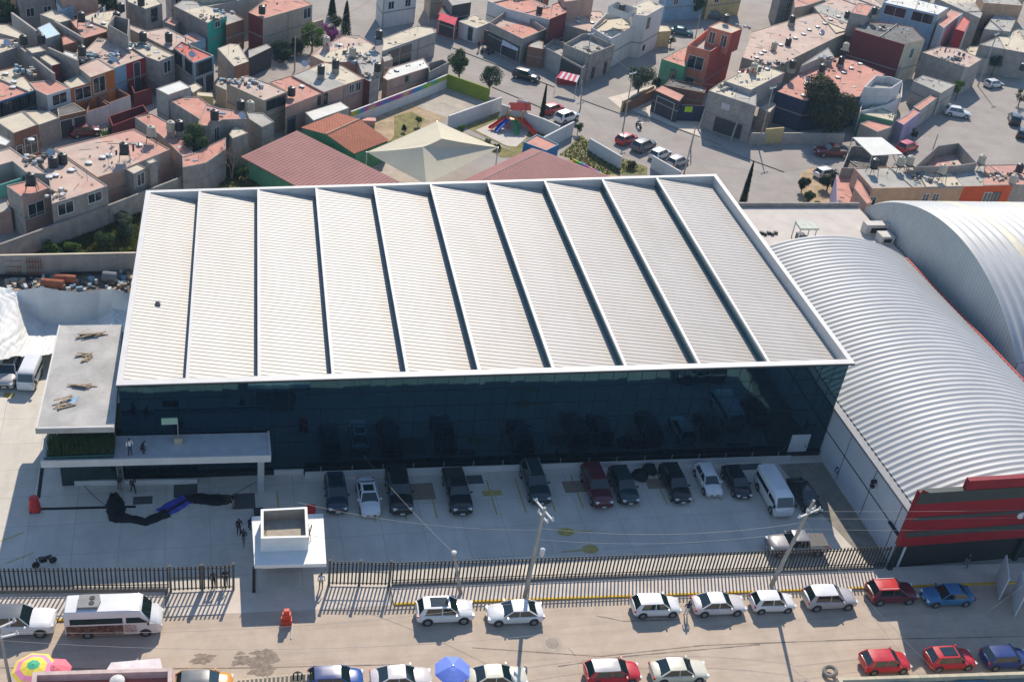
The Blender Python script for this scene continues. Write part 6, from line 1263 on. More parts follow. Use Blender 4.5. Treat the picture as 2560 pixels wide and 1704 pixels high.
TK = [('A',838,170,5.6,'b','black tank on a spidery frame over a pink roof',1.1),('A',425,400,5.6,'b','black tank below the pale blue sheet roof',.3),('A',242,410,5.6,'b','dark maroon-black tank left of the blue sheet roof',.3),('A',845,520,5.8,'b','black tank beside the white sacks pile',.5),
('A',1475,375,5.8,'b','black tank on cream roof left of the long block wall',.5),('A',1740,380,5.8,'b','black tank behind the red terrace roof',.5),('A',1455,15,7.4,'b','black tank on the grey house at the top',.3),('A',1205,170,6,'b','black tank beside the roofless block storey',.4),
('A',1250,75,5,'b','black tank at the dark treetops near top left',.3),('A',1560,1350,4.8,'k','pale tank, leftmost of three on the shaded house',1.0),('A',1762,1300,4.8,'k','pale tank right next to a black one on shaded roof',.8),('A',1850,1290,4.8,'b','black tank touching the pale one on shaded roof',.8),('A',2215,1195,5,'b','black tank on the salmon corrugated roof end',.5),
('F',1280,285,6,'b','black tank on thin legs over the long pink roof',1.2),('F',315,600,6.7,'b','black tank atop the corner tower at far left',1.0),('F',645,395,6.5,'b','small blue-black bin tank on cream roof',.0),('F',545,430,6.5,'b','squat black tank among pots on cream roof',.0),
('B',640,100,7.4,'b','black tank on the pink roof behind dark red wall',.4),('B',1305,420,5.3,'k','pale tank on a block stand over the pink roof',.8),('B',1400,655,5.7,'b','black tank, right one of two on worn cream roof',.8),('B',1250,715,5.7,'b','black tank, left one of two on worn cream roof',.8),('B',1850,350,5.2,'b','black tank on a tall block tower by the street end',1.0),
('B',1575,530,5.3,'k','pale tank by scaffolding over pink roof',.5),('B',945,940,5.6,'b','dark tank with dish at the bright salmon roof',.4),('B',1835,690,5.4,'b','black tank above the grey scaffolded house',.8),('B',150,1180,5.4,'b','black tank on the grey house corner at left',.5),('B',420,1080,5.2,'b','black tank, left in shade of patched roof house',.3),('B',520,1090,5.2,'k','grey tank, right in shade of patched roof house',.3),
('C',1440,100,6.4,'b','small dark tank on the salmon roof',.0),('C',2290,80,8.6,'b','black tank on the white canopy slab',.2),('D',1305,190,10.1,'b','black tank atop the coral tower',.4),('D',1990,195,6.1,'b','black tank on the long dotted roof by the street',.8),('D',1590,690,7,'k','pale tank on a stand over the cream room',.6),
('D',1990,660,6.4,'b','tall black tank at the long roof edge',.8),('D',1945,430,6.1,'b','small dark cone tank mid long roof',.0),('D',1800,470,6.1,'k','pale tank on the long dotted roof',.2),('E',430,620,6.3,'b','black tank in front of the dark red wall',.6),('E',475,480,6.3,'k','pale tank on high stand by the dark red wall',1.4),
('E',235,700,6.2,'b','black tank by the cream lidded room',.6),('E',490,150,9.4,'b','black tank left of grey rooftop room',.0),('E',770,110,8.5,'b','black tank between the grey room and yellow house',.8),('E',2300,690,6,'b','tank cut off at the right frame',.0),
('J',1045,625,6.2,'k','pale tank, left of a close pair on grey terrace roof',1.0),('J',1140,620,6.2,'k','pale tank, right of a close pair on grey terrace roof',1.0),('J',775,650,6.2,'b','black tank on block stand at terrace left end',1.0),('J',1480,710,6.2,'k','pale tank on a yellow lattice frame',1.2),('J',1880,610,6.2,'k','pale tank on block stand above salmon roof',1.0),('J',2270,700,6.2,'b','black tank at the terrace right edge',.3),('J',2205,815,6.2,'k','small white tank near the right end of terrace',.0)]
for i, (t_, x, y, z, k_, l_, st_) in enumerate(TK): tank(t_, x, y, z, k_, l_, stand=st_)
dm = mat('dome_white', (.60,.60,.58), .4); dmk = mat('dome_curb', (.22,.2,.18))
DM = {'on the long pink roof with framed tank':[('F',915,430,6),('F',1055,372,6),('F',1120,348,6),('F',1440,245,6)],'on the cream-roofed two-storey house':[('F',505,575,6.6),('F',570,555,6.6),('F',730,505,6.6)],'on the salmon and worn cream terraces':[('B',1050,880,5.6),('B',1440,455,5.4),('B',2030,715,5.0)],
'on the long pale roof of the right block':[('D',1620,585,6.2),('D',1665,545,6.2),('D',1700,520,6.2),('D',1870,455,6.2),('D',2020,385,6.2),('D',2105,345,6.2),('D',2165,300,6.2),('D',2250,270,6.2),('D',2290,340,6.2),('E',40,345,6.2),('E',100,300,6.2),('E',190,270,6.2),('E',260,235,6.2),('E',320,195,6.2),('E',400,165,6.2)],
'on the salmon roof behind the large tree':[('E',625,650,6),('E',535,695,6),('E',455,740,6),('E',395,790,6),('E',75,840,6),('E',40,975,6)],'on the pink roofs at the top left':[('A',930,260,5.6),('A',1065,230,5.6),('A',1205,520,5.8),('A',1330,495,5.8),('A',140,835,5.5),('A',130,890,5.5),('A',55,750,5.5),('A',320,1430,5.0)],'on the pink and cream centre roofs':[('C',1840,175,6),('C',1840,220,6),('C',1960,140,6),('C',1985,225,6),('D',2130,860,6),('D',1450,740,6.4),('D',1730,705,7)]}
ORD = ['leftmost','second from left','third from left','fourth from left','fifth from left','sixth from left','seventh from left','eighth from left','ninth from left','tenth from left','eleventh from left','twelfth from left','thirteenth from left','fourteenth from left','rightmost']
for where, L_ in DM.items():
  L_ = sorted(L_, key=lambda q: px(q[0],q[1],q[2])[0])
  for di, (t_, x, y, z) in enumerate(L_):
        z = roofz(t_, x, y, z)+.3; p = pt(t_, x, y, z); o = thing('skylight_dome', ('rightmost' if di == len(L_)-1 else ORD[di])+' white skylight dome '+where, 'skylight', (p.x,p.y,z-.3), 'skylight domes '+where)
        mb = MB(); mb.box((p.x-.36,p.y-.36,z-.3),(p.x+.36,p.y+.36,z-.1)); mb.build('curb', dmk, o); mb = MB(); mb.lathe((p.x,p.y,z-.1), [(.42,0),(.4,.05),(.24,.09),(.05,.1)], 10); mb.build('dome', dm, o, True)
def dish(t_, x, y, z, lab, r=.5):
    z = roofz(t_, x, y, z, .8); p = pt(t_, x, y, z+.8); o = thing('satellite_dish', lab, 'satellite dish', (p.x,p.y,z)); mb = MB(); n_ = 14; ax = Vector((.2,-.7,.7)).normalized(); u_ = ax.orthogonal().normalized(); v_ = ax.cross(u_); c = Vector((p.x,p.y,z+.9))
    for k, (rr, d) in enumerate(((.05,0),(.6,.06),(1,.18))):
        for j in range(n_): a = 2*math.pi*j/n_; mb.v.append(c+(u_*math.cos(a)+v_*math.sin(a))*rr*r+ax*d*r)
    for k in range(2):
        for j in range(n_): mb.f.append((k*n_+j,k*n_+(j+1)%n_,(k+1)*n_+(j+1)%n_,(k+1)*n_+j)); mb.m.append(0)
    mb.build('reflector', mat('dish_grey',(.45,.47,.5)), o); mb = MB(); mb.beam((p.x,p.y,z),c,.04,5); mb.build('mast', galv, o)
for q in (('A',75,450,5.8,'grey dish on the cream roof at far left'),('A',1175,620,5.7,'pale dish above the white and red front'),('A',1980,570,6.9,'round grey plant basket-like dish on the red terrace'),('B',1075,665,5.7,'blue-white dish left of the two black tanks'),('B',435,1200,5.2,'white dish on grey house roof at left'),('F',525,345,6.5,'grey dish beside the cream roof pots'),('D',2140,820,6,'white dish on the salmon roof left part'),('E',230,340,6.2,'pale dish on long roof right part')): dish(*q)
# rooftop clutter heaps
cl_m = [mat('clutter_%d'%i, c_, .8, .2, 3) for i, c_ in enumerate(((.5,.5,.48),(.3,.27,.23),(.12,.12,.12),(.42,.3,.2),(.2,.3,.38)))]
def clutter(t_, x, y, z, n_, spx, spy, lab):
    z = roofz(t_, x, y, z-.3)+.3; p = pt(t_, x, y, z); mb = MB()
    for i in range(n_):
        cx, cy = p.x+rnd.uniform(-spx,spx), p.y+rnd.uniform(-spy,spy); a = rnd.random()*3; s1, s2, h_ = rnd.uniform(.2,.8), rnd.uniform(.15,.5), rnd.uniform(.1,.55); mb.obox((cx,cy),(math.cos(a),math.sin(a)),s1,s2,z-.3,z-.3+h_,k=rnd.randrange(5))
    tag(mb.build('clutter_heap', cl_m), lab, 'clutter', kind='stuff')
for q in (('A',990,580,5.8,60,3.2,2.2,'heap of white sacks and junk on the pink roof'),('A',1420,450,6,25,1.8,1.4,'scattered junk on the cream roof by the block wall'),('A',60,440,5.8,12,2,1,'odds and ends on the far left cream roof'),('A',250,720,5.3,20,1.5,1.5,'pale rubble on the left terrace'),('B',420,840,6.3,34,3,1.2,'planks and sheets on the patched roof'),('B',1650,590,5.4,50,2.2,2.4,'scaffold pieces and pots among the stacked tanks'),
 ('B',120,170,7,14,2,1.2,'rubble on the teal house roof'),('B',1740,770,5.4,12,.8,.8,'pots and pipes at the roof edge beside pink wall'),('D',1350,900,6.1,20,2.4,.9,'reddish junk on the mural house front roof'),('D',1750,640,6.2,14,2.6,1.2,'odds on the pale roof edge'),('D',1480,270,10,12,1.2,.7,'boxes and pots atop the coral tower'),('E',270,600,6.5,24,1.6,1.4,'pipes and drums by the cream lidded room'),('E',1560,600,5.3,14,2.2,.8,'boards and rubble on the cluttered terrace'),
 ('E',870,290,8.4,14,2.5,1,'junk on the dark red house roof'),('J',1260,780,6.2,22,1.4,1.6,'mirrors, bags and pots on the terrace roof middle'),('J',2080,780,6.2,26,2.2,1.2,'pots and pale junk on the salmon terrace end'),('F',430,400,6.4,22,2.0,1.4,'tubs and buckets on the cream-roofed house'),('F',580,750,6.4,8,1,1,'broken tiles at the roof corner'),('C',1990,500,5.2,12,1.5,1,'boxes on the grey corner terrace'),('A',2310,120,6.8,10,1.5,1,'rubble by the teal wall top')): clutter(*q)
r2 = random.Random(41)
R_OF = {h[0]: h[6] for h in hs}
R_OF.update({'far%d'%i: 'g' for i in range(20)})
def clip(P_, u2, s, sg):
    out = []
    for i in range(len(P_)):
        a, b_ = P_[i-1], P_[i]; da, db = sg*(a.dot(u2)-s), sg*(b_.dot(u2)-s)
        if (da >= 0) != (db >= 0): out.append(a+(b_-a)*(da/(da-db)))
        if db >= 0: out.append(b_)
    return out
for key, (o_, Q, zt_, zr_) in list(HOUSE.items()):
    ar = abs(area(Q))
    if ar < 18 or key in ('b13','h1'): continue
    mb = MB(); n_ = int(min(40, 5+ar/7)); xs_ = [q.x for q in Q]; ys_ = [q.y for q in Q]; I = inset(Q, .5); c = 0
    # felt laps, cables and loose bits lying on the roof
    for _ in range(n_*4):
        x, y = r2.uniform(min(xs_),max(xs_)), r2.uniform(min(ys_),max(ys_))
        if not inside(I, x, y): continue
        c += 1
        if c > n_: break
        a = r2.random()*3.1; u_ = (math.cos(a),math.sin(a)); t_ = r2.random()
        if t_ < .35: mb.obox((x,y),u_,r2.uniform(.1,.3),r2.uniform(.1,.3),zr_,zr_+r2.uniform(.08,.3),k=r2.randrange(5))
        elif t_ < .6: mb.beam((x,y,zr_+.03),(x+u_[0]*r2.uniform(.8,2.2),y+u_[1]*r2.uniform(.8,2.2),zr_+.03),.03,4,k=r2.randrange(5))
        elif t_ < .8: mb.beam((x,y,zr_),(x,y,zr_+r2.uniform(.6,1.6)),.025,4,k=2)
        else: mb.obox((x,y),u_,r2.uniform(.3,.9),r2.uniform(.2,.6),zr_,zr_+r2.uniform(.02,.12),k=r2.randrange(5))
    if mb.v: tag(mb.build('roof_litter', cl_m, o_), kind='stuff')
    # roof units of slightly different paint, with low kerbs between them
    if ar > 40:
        rl = R_OF[key]; alts = {'p':[rs,rb_,rp,rc],'s':[rs,rp,rb_],'c':[rc,rg,rb_],'g':[rg,rc],'b':[rb_,rc,rs,rg],'d':[rd,rg],'w':[rw]}.get(rl,[rg])
        u2 = (Q[1]-Q[0]).normalized() if (Q[1]-Q[0]).length > 3 else (Q[2]-Q[1]).normalized()
        I0 = inset(Q, .13); lo, hi = min(q.dot(u2) for q in I0), max(q.dot(u2) for q in I0); s0 = lo; ks = 0
        while s0 < hi-.5:
            s1 = min(hi, s0+r2.uniform(3.0,7.0)); s1 = hi if hi-s1 < 2 else s1
            P4 = clip(clip(I0, u2, s0+.06, 1), u2, s1-.06, -1)
            if len(P4) > 2 and r2.random() < .75: mb = MB(); mb.quad(*[(*q, zr_+.006) for q in P4]); mb.build('roof_patch', alts[r2.randrange(len(alts))], o_)
            if s1 < hi and r2.random() < .6:
                P4 = clip(clip(I0, u2, s1-.07, 1), u2, s1+.07, -1)
                if len(P4) > 2: mb = MB(); mb.prism(P4 if area(P4) > 0 else P4[::-1], zr_-.01, zr_+r2.choice((.1,.16,.25))); mb.build('party_kerb', rg, o_)
            s0 = s1
# junk yard: barrels and bundles
rust = mat('rusty_steel', (.30,.10,.05), .8, .25, 2, .5, (.15,.07,.05))
def pipe(u0, v0, u1, v1, z, r, m, lab, cat='drum', name='rusty_drum'):
    a = at(u0, v0, z); b_ = at(u1, v1, z); mb = MB(); mb.beam(a, b_, r, 14); tag(mb.build(name, m, smooth=True), lab, cat)
pipe(104,706,160,711,.5,.5,rust,'front rusty steel drum lying in the junk yard'); pipe(135,694,190,699,.5,.5,rust,'rear rusty steel drum lying in the junk yard')
pipe(258,690,292,694,.6,.6,mat('grey_drum',(.16,.17,.18)),'grey drum lying at the right of the junk yard')
for i, (u0, v0, u1, v1) in enumerate(((0,688,104,690),(0,693,90,698),(180,676,262,672),(150,683,265,681))): pipe(u0,v0,u1,v1,.3,.12,darkmetal,['upper left','lower left','upper right','lower right'][i]+' long dark pipe lying by the yard wall','pipe','steel_pipe')
for i, (u, v) in enumerate(((32,665),(60,662),(85,668))):
    p = at(u, v, 1.2); mb = MB()
    for k in range(6): mb.beam((p.x-.7+.28*k,p.y,0),(p.x-.7+.28*k,p.y+.3,2.2),.04,4)
    for k in range(3): mb.beam((p.x-.8,p.y+.05*k,.4+.7*k),(p.x+.8,p.y+.05*k,.4+.7*k),.04,4)
    tag(mb.build('rusty_rack', rust), ['leftmost','middle','rightmost'][i]+' rusty red lattice rack against the yard wall', 'rack', 'rusty racks by the wall')
clutter('K',700,480,.35,70,6,1.6,'scrap and rubble on the junk yard floor'); clutter('K',1280,380,.35,20,1.5,1.5,'orange and black scrap beside the hall corner'); clutter('K',200,430,.35,30,4,1.0,'scrap heap at the left of the junk yard')

# ------------------------------------------------------------------ trees and plants
def tree(u, v, zc, R_, lab, lm, base=None, Hc=None, n=2200, ls=.16, sq=.85, seed=1, name='tree', cat='tree', dens=9):
    """crown centre at pixel (u,v) at height zc"""
    rg_ = random.Random(seed*77+3); p = at(u, v, zc); o = thing(name, lab, cat, (p.x,p.y,0)); Hc = Hc or R_*sq
    cs = []
    for i in range(dens):
        a = rg_.random()*6.28; rr = R_*.62*math.sqrt(rg_.random()); zz = rg_.uniform(-.55,.6)*Hc; cs.append((Vector((p.x+rr*math.cos(a), p.y+rr*math.sin(a), zc+zz)), R_*rg_.uniform(.28,.5)))
    mb = MB(); n = int(n*1.9); ls *= .8
    for i in range(n):
        c, cr = cs[rg_.randrange(len(cs))]; d = Vector((rg_.gauss(0,1),rg_.gauss(0,1),rg_.gauss(0,1))).normalized(); q = c+d*cr*(rg_.random()**.35); q.z = max(q.z, .15)
        a = Vector((rg_.gauss(0,1),rg_.gauss(0,1),rg_.gauss(0,1))).normalized(); b_ = a.cross(d).normalized() if a.cross(d).length > .01 else a.orthogonal(); s_ = ls*rg_.uniform(.6,1.4); a = (a-d*a.dot(d)*.5).normalized()
        mb.quad(q-a*s_, q+b_*s_*.6, q+a*s_, q-b_*s_*.6)
    mb.build('crown', lm, o)
    mb = MB(); tr = max(.06, R_*.07); top = Vector((p.x,p.y,zc-.1*Hc)); mb.beam((p.x,p.y,0), top, tr, 7, r2=tr*.6)
    for c, cr in cs[:6]: mb.beam((p.x,p.y,max(.3,zc-Hc*.8)), c, tr*.45, 5, r2=tr*.15)
    mb.build('trunk', bark, o); return o
T_ = lambda t_, x, y: px(t_, x, y)
TR = [(T_('C',625,640),2.9,2.3,'dense round green tree beside the olive green wall',leaf1,2600,.17),(T_('C',935,810),2.6,2.3,'looser grey-green tree right of the round one',leaf3,1900,.15),
(T_('D',425,790),4.2,2.6,'street tree with bare trunk before the green house',leaf3,2300,.17),(T_('E',330,1100),5.0,5.2,'huge dark tree filling the front of the purple wall',leafb,9000,.30),
(T_('F',2030,220),4.6,2.5,'round bush-like tree above the grey block wall',leaf1,2600,.16),(T_('E',2030,640),3.0,1.6,'dark rounded tree at the lane far right',leaf2,1100,.16),(T_('E',1650,900),2.6,1.5,'bright green tree beside the grey roofed house',leaf4,1200,.15),
(T_('J',310,820),1.8,1.8,'dark bush hiding the white car by the lilac house',leaf2,1500,.14),(T_('J',495,720),1.2,.9,'small green bush against the grey corner wall',leaf1,600,.12),(T_('J',40,850),1.6,1.3,'left hedge bush in the garden before the annex',leaf2,1100,.13),(T_('J',100,990),1.0,1.0,'middle hedge bush in the garden before the annex',leaf1,800,.13),(T_('J',200,1080),.8,.9,'low hedge bush nearest the annex wall',leaf2,700,.13),
(T_('B',1160,380),2.6,2.4,'yellow-green leafy tree beside the beige house end',leaf4,2200,.15),(T_('B',860,520),1.8,2.2,'dark green clipped tree by the pink gate posts',leaf2,2000,.14),(T_('B',1000,480),1.5,1.8,'dark hedge tree under the long beige wall',leaf2,1400,.14),(T_('B',1350,330),1.6,2.0,'purple flowering bougainvillea beside the cream wall',flower,1700,.14),(T_('B',1400,240),2.4,1.6,'olive bush behind the purple flowers',leafb,1000,.14),
(T_('A',1030,60),3.5,2.6,'dark treetop behind the top left roofs',leaf2,2000,.17),(T_('A',1170,50),3,1.8,'darker small treetop right of the other',leaf2,1200,.16),(T_('A',50,60),4,2.4,'green tree in the top left corner',leaf1,1800,.17),(T_('A',500,30),4,3,'dark trees behind the blue and white house',leaf2,2200,.18),(T_('A',40,180),3,1.6,'dark tree at left edge above the cream roof',leaf2,900,.16),
(T_('A',1110,1375),1.0,1.2,'low green hedge by the shaded lane',leaf4,1000,.12),(T_('D',1880,30),3,2.6,'dark tree in the shaded lane at the top',leaf2,1600,.17),(T_('D',1010,40),3,1.8,'dark green tree behind the teal saloon',leaf1,1300,.16),(T_('E',1900,270),3.4,2.6,'dark leafy tree on the grey wall at top right',leaf2,1900,.17),(T_('E',2090,20),4,2,'small dark tree in the top right corner',leaf2,1000,.16),(T_('D',740,420),1.2,.9,'small shrub at the cream room',leaf1,500,.12),(T_('D',600,850),1.4,1.2,'shrub growing over the yellow garden wall',leafb,800,.13),
(T_('E',1180,1370),1.2,.9,'small bush by the red car in the lane',leafb,500,.12),(T_('E',2290,990),2,1.6,'bare brownish bush at the right frame edge',leafb,500,.13),(T_('E',1300,1120),1.2,.8,'green bush at the lane house corner',leaf2,500,.12),
(T_('F',1310,1090),1.6,1.6,'leafy bush in the weedy lot by the hall corner',leaf3,1300,.14),(T_('F',1080,1240),.9,1.2,'green bush in the middle of the weedy lot',leaf1,900,.13),(T_('F',560,1345),.7,1.4,'low light green bush behind the yard wall, left',leaf4,1100,.12),(T_('F',760,1350),.6,1.2,'low light green bush behind the yard wall, right',leaf4,800,.12),(T_('F',1240,1000),.8,1.0,'dark scrub under the retaining wall',leaf2,700,.12),
(T_('C',190,1230),1.1,.6,'little green tree in the school garden',leaf4,400,.1),(T_('C',45,1330),.6,.6,'dark spiky agave-like plant in the school garden',leaf2,350,.1),(T_('C',1840,1310),1.2,.8,'green shrub at the end of the white return wall',leaf1,500,.12),(T_('H',910,650),.5,.7,'low green hedge between canopy and slides, left',leaf1,500,.1),(T_('H',1010,690),.5,.7,'low green hedge between canopy and slides, right',leaf1,500,.1),
(T_('I',500,790),.5,1.0,'weedy shrub under the white parked-car wall, left',leafb,600,.11),(T_('I',720,880),.5,1.0,'weedy shrub under the white parked-car wall, right',leafb,600,.11),(T_('G',170,940),.9,1.1,'dark scrub at the foot of the bare tree',leaf2,700,.12),(T_('G',430,960),.8,1.1,'dark scrub left of the maroon classroom',leaf1,700,.12),(T_('F',2010,470),2.2,1.2,'ivy-like bush clinging to the grey block wall',leaf2,700,.12),(T_('C',630,1330),.9,.8,'olive shrub at the end of the court wall',leaf4,400,.11),(T_('B',1960,1480),.2,.5,'tiny shrub by the tiled classroom',leaf1,150,.09)]
for i, ((u, v), zc, R_, lab, lm, n_, ls) in enumerate(TR): tree(u, v, zc, R_, lab, lm, n=n_, ls=ls, seed=i, name='bush' if zc < 1.7 else 'tree', cat='bush' if zc < 1.7 else 'tree')
def conifer(t_, x, y, h, r, lab, seed, t0=0):
    p = pt(t_, x, y, 0); rg_ = random.Random(seed); o = thing('cypress', lab, 'tree', (p.x,p.y,0)); mb = MB()
    for i in range(2600):
        z = rg_.uniform(.03,1)*h; rr = r*(1-z/h)**.7*rg_.uniform(.5,1.05); a = rg_.random()*6.28; q = Vector((p.x+rr*math.cos(a), p.y+rr*math.sin(a), z)); s_ = .13; dv = Vector((math.cos(a),math.sin(a),1.5)).normalized()*s_; sv = Vector((-math.sin(a),math.cos(a),0))*s_*.6
        mb.quad(q-dv, q+sv, q+dv, q-sv)
    mb.build('crown', leaf2, o); mb = MB(); mb.beam((p.x,p.y,0),(p.x,p.y,h*.85),.08,5,r2=.03); mb.build('trunk', bark, o)
conifer('B',1360,180,4.2,.9,'short cypress, left of the pair by the square',1); conifer('B',1500,380,6.2,1.1,'taller cypress, right of the pair by purple flowers',2); conifer('C',1462,1215,5.4,.45,'very thin cypress by the parked red car',3)
conifer('I',1875,1310,7.0,.62,'tall dark cypress beside the hall back corner',4)
# bare tree
def bare(t_, x, y, h, lab, seed):
    rg_ = random.Random(seed); p = pt(t_, x, y, 0); o = thing('bare_tree', lab, 'tree', (p.x,p.y,0)); mb = MB()
    def br(a, d, L_, r, k):
        b_ = a+d*L_; mb.beam(a, b_, r, 4, r2=r*.6)
        if k: 
            for _ in range(3): dd = (d+Vector((rg_.uniform(-.55,.55),rg_.uniform(-.55,.55),rg_.uniform(-.1,.3)))).normalized(); br(b_, dd, L_*.72, r*.6, k-1)
    for _ in range(3): br(Vector((p.x,p.y,0)), Vector((rg_.uniform(-.2,.2),rg_.uniform(-.2,.2),1)).normalized(), h*.33, .08, 4)
    mb.build('branches', mat('bare_branch',(.26,.2,.16)), o)
bare('G',330,1030,5.5,'bare brown branched tree against the grey walls',5); bare('G',210,1020,4.2,'smaller bare tree left of the other against grey wall',6)
# grass tufts as stuff
mb = MB()
def tuft(t_, P_, n_, h_):
    Q = pts(t_, P_, 0); x0, x1 = min(q.x for q in Q), max(q.x for q in Q); y0, y1 = min(q.y for q in Q), max(q.y for q in Q); c = 0
    while c < n_:
        x, y = rnd.uniform(x0,x1), rnd.uniform(y0,y1); ins = False
        for i in range(len(Q)):
            a, b_ = Q[i-1], Q[i]
            if (a.y > y) != (b_.y > y) and x < (b_.x-a.x)*(y-a.y)/(b_.y-a.y)+a.x: ins = not ins
        c += 1
        if not ins: continue
        a = rnd.random()*6.28; dx, dy = .12*math.cos(a), .12*math.sin(a); mb.quad((x-dx,y-dy,.01),(x+dx,y+dy,.01),(x+rnd.uniform(-.2,.2),y+rnd.uniform(-.2,.2),h_*rnd.uniform(.4,1)))
tuft('F', [(300,1395),(1440,1365),(1500,900),(1100,1090),(340,1370)], 16000, .6); tuft('I', [(0,770),(220,600),(900,940),(450,980)], 2500, .4); tuft('G', [(-60,760),(-60,1100),(700,1100),(420,840)], 3000, .5)
tag(mb.build('weeds', leafmat('weed_mix',(.10,.12,.03),(.42,.25,.06))), 'tangled green and orange-brown weeds covering the waste ground', 'weeds', kind='stuff')

# ------------------------------------------------------------------ poles and cables
def pole(base, top, h, lab, r=.16, arms=(), name='utility_pole', m=None, z0=0, lamp=False):
    a = at(*base, z0); b_ = at(*top, h); 
    if (Vector((a.x,a.y))-Vector((b_.x,b_.y))).length > 1.2: d = Vector((b_.x-a.x,b_.y-a.y,0)).normalized()*1.2; b_ = Vector((a.x+d.x,a.y+d.y,h))
    o = thing(name, lab, 'pole', (a.x,a.y,z0)); mb = MB(); mb.beam((a.x,a.y,z0), b_, r, 8, r2=r*.6); mb.build('shaft', m or concpole, o, True)
    for (dz, L_, ang) in arms:
        c = b_-Vector((0,0,dz)); d = Vector((math.cos(ang),math.sin(ang),0)); mb = MB(); mb.obox((c.x,c.y),(d.x,d.y),L_,.12,c.z-.06,c.z+.06); cr = mb.build('crossarm', mat('white_crossarm',(.6,.6,.58)), o)
        for k in range(3):
            q = c+d*(k-1)*L_*.45; mb = MB(); mb.lathe((q.x,q.y,q.z+.06), [(.05,0),(.09,.08),(.06,.2),(.02,.25)], 8); mb.build('insulator', mat('white_insulator',(.65,.65,.63)), cr)
    return b_
p1 = pole((1312,1490),(1362,1268),9.9,'tall leaning concrete pole with diagonal white crossarm at the kerb',.2,((.3,2.6,-1.25),(1.0,1.4,-1.25)))
p2 = pole((1152,1485),(1135,1382),4.5,'short concrete pole with white cap at the kerb',.17)
p3 = pole((1927,1465),(2035,1250),10.4,'leaning concrete pole with crossarm near the silver SUV',.2,((1.4,2.6,.35),(1.0,1.0,.35)))
p0 = pole((36,1760),(-4,1570),9.5,'thin pole with white crossarms at the lower left corner',.14,((.4,2.2,.5),(1.3,2.2,.2)))
for p_ in (p2,): mb = MB(); mb.lathe((p_.x,p_.y,p_.z-.02), [(.2,0),(.22,.15),(.1,.22)], 10); tag(mb.build('pole_cap_lamp', white), 'small white cap lamp on the short kerb pole', 'lamp')
mb = MB(); q = at(1345,1380,6.0); mb.lathe((q.x+.35,q.y,5.6), [(.15,0),(.22,.3),(.2,.7),(.05,.8)], 10); tag(mb.build('pole_transformer_lamp', white), 'small white fitting hanging on the tall leaning pole', 'fitting')
def wire(a, b_, lab, sag=.6, r=.011, m=None):
    a = Vector(a); b_ = Vector(b_); P_ = []
    for i in range(15): t_ = i/14; q = a.lerp(b_, t_); q.z -= sag*4*t_*(1-t_); P_.append(q)
    cable('power_cable', P_, lab, r, m or mat('aluminium_wire',(.22,.22,.21),.5))
UP = Vector((0,0,1))
wire(p1-UP*2.2, p3-UP*2.4, 'long pale cable between the two tall leaning kerb poles', 1.0); wire(p1-UP*3.4, p3-UP*3.4, 'lower cable between the two tall leaning kerb poles', .9, .009)
wire(p3-UP*1.2, p3+Vector((60,-2,-1.5)), 'upper cable running right from the silver SUV pole', .8); wire(p3-UP*2.0, p3+Vector((60,-2,-2.6)), 'middle cable running right from the silver SUV pole', .8); wire(p3-UP*3.2, p3+Vector((60,-3,-3.6)), 'lower cable running right from the silver SUV pole', .8)
wire(p2, at(900,1245,0)+UP*5, 'thin cable from the short kerb pole toward the hall', .3, .01); wire(p1-UP*2.4, at(745,1255,4.5), 'thin cable from the tall pole to the guardhouse', .8, .012)
wire(p0-UP*.8, p1+Vector((-2,-8,-1.5)), 'long cable spanning over the near side of street, upper', 1.2); wire(p0-UP*1.6, p1+Vector((-2,-10,-3)), 'long cable spanning over the near side of street, lower', 1.2)
wire(p3-UP*2.4, at(2330,1725,5), 'slanting cable from the right pole down to lower right', .4); wire(p3-UP*3.0, at(2390,1725,5), 'second slanting cable from right pole to lower right', .4); wire(at(2385,1600,0)+UP*1, at(2560,1460,6), 'slanting cable in the shade at the right edge', .2)
TP = [((1420,1050/1),(0,0))]
PO = [(('D',235,1340),('D',300,420),9,'slim dark pole at the street corner before the tree'),(('C',1890,870),('C',1970,285),8.5,'grey pole at the open terrace corner house'),(('D',1630,1510),('D',1805,820),9.5,'pale concrete pole before the yellow panels'),(('I',1280,960),('I',1375,580),6.5,'rough post beside the parked silver car'),(('B',975,740),('B',985,445),6,'pale pole in the lane by the cream shed'),
 (('B',1880,300),('B',1885,70),7,'street lamp pole behind the square tank tower'),(('C',290,290),('C',320,0),6.5,'dark pole beside the red shop'),(('E',1835,890),('E',2060,260),10,'tall leaning pole over the far right lane'),(('E',905,1450),('E',1035,1000),7.5,'dark pole by the zigzag porch'),(('J',1310,690),('J',1380,430),6,'brown wooden post before the roofless house'),(('D',975,430),('D',1010,250),5.5,'thin dark pole in the street by teal saloon'),(('D',935,1540),('D',960,1405),4,'short post at the kerb by white cars'),(('C',1862,1120),('C',1865,840),5,'thin street post by the parked white car')]
PT = []
for (a, b_, h, l_) in PO: PT.append(pole(px(*a), px(*b_), h, l_, .12, m=concpole, arms=((.3,1.6,.5),) if h > 8 else ()))
blw = mat('dark_wire',(.05,.05,.05),.6)
wire(PT[0], PT[1], 'dark cable between the corner pole and terrace house pole', .6, .02, blw); wire(PT[0], PT[2], 'dark cable across the right street corner', .8, .02, blw); wire(PT[5], PT[4], 'cable over the lane behind the cream shed', .6, .02, blw); wire(PT[2], PT[8], 'cable from the yellow panel pole to the zigzag porch', .6, .02, blw)

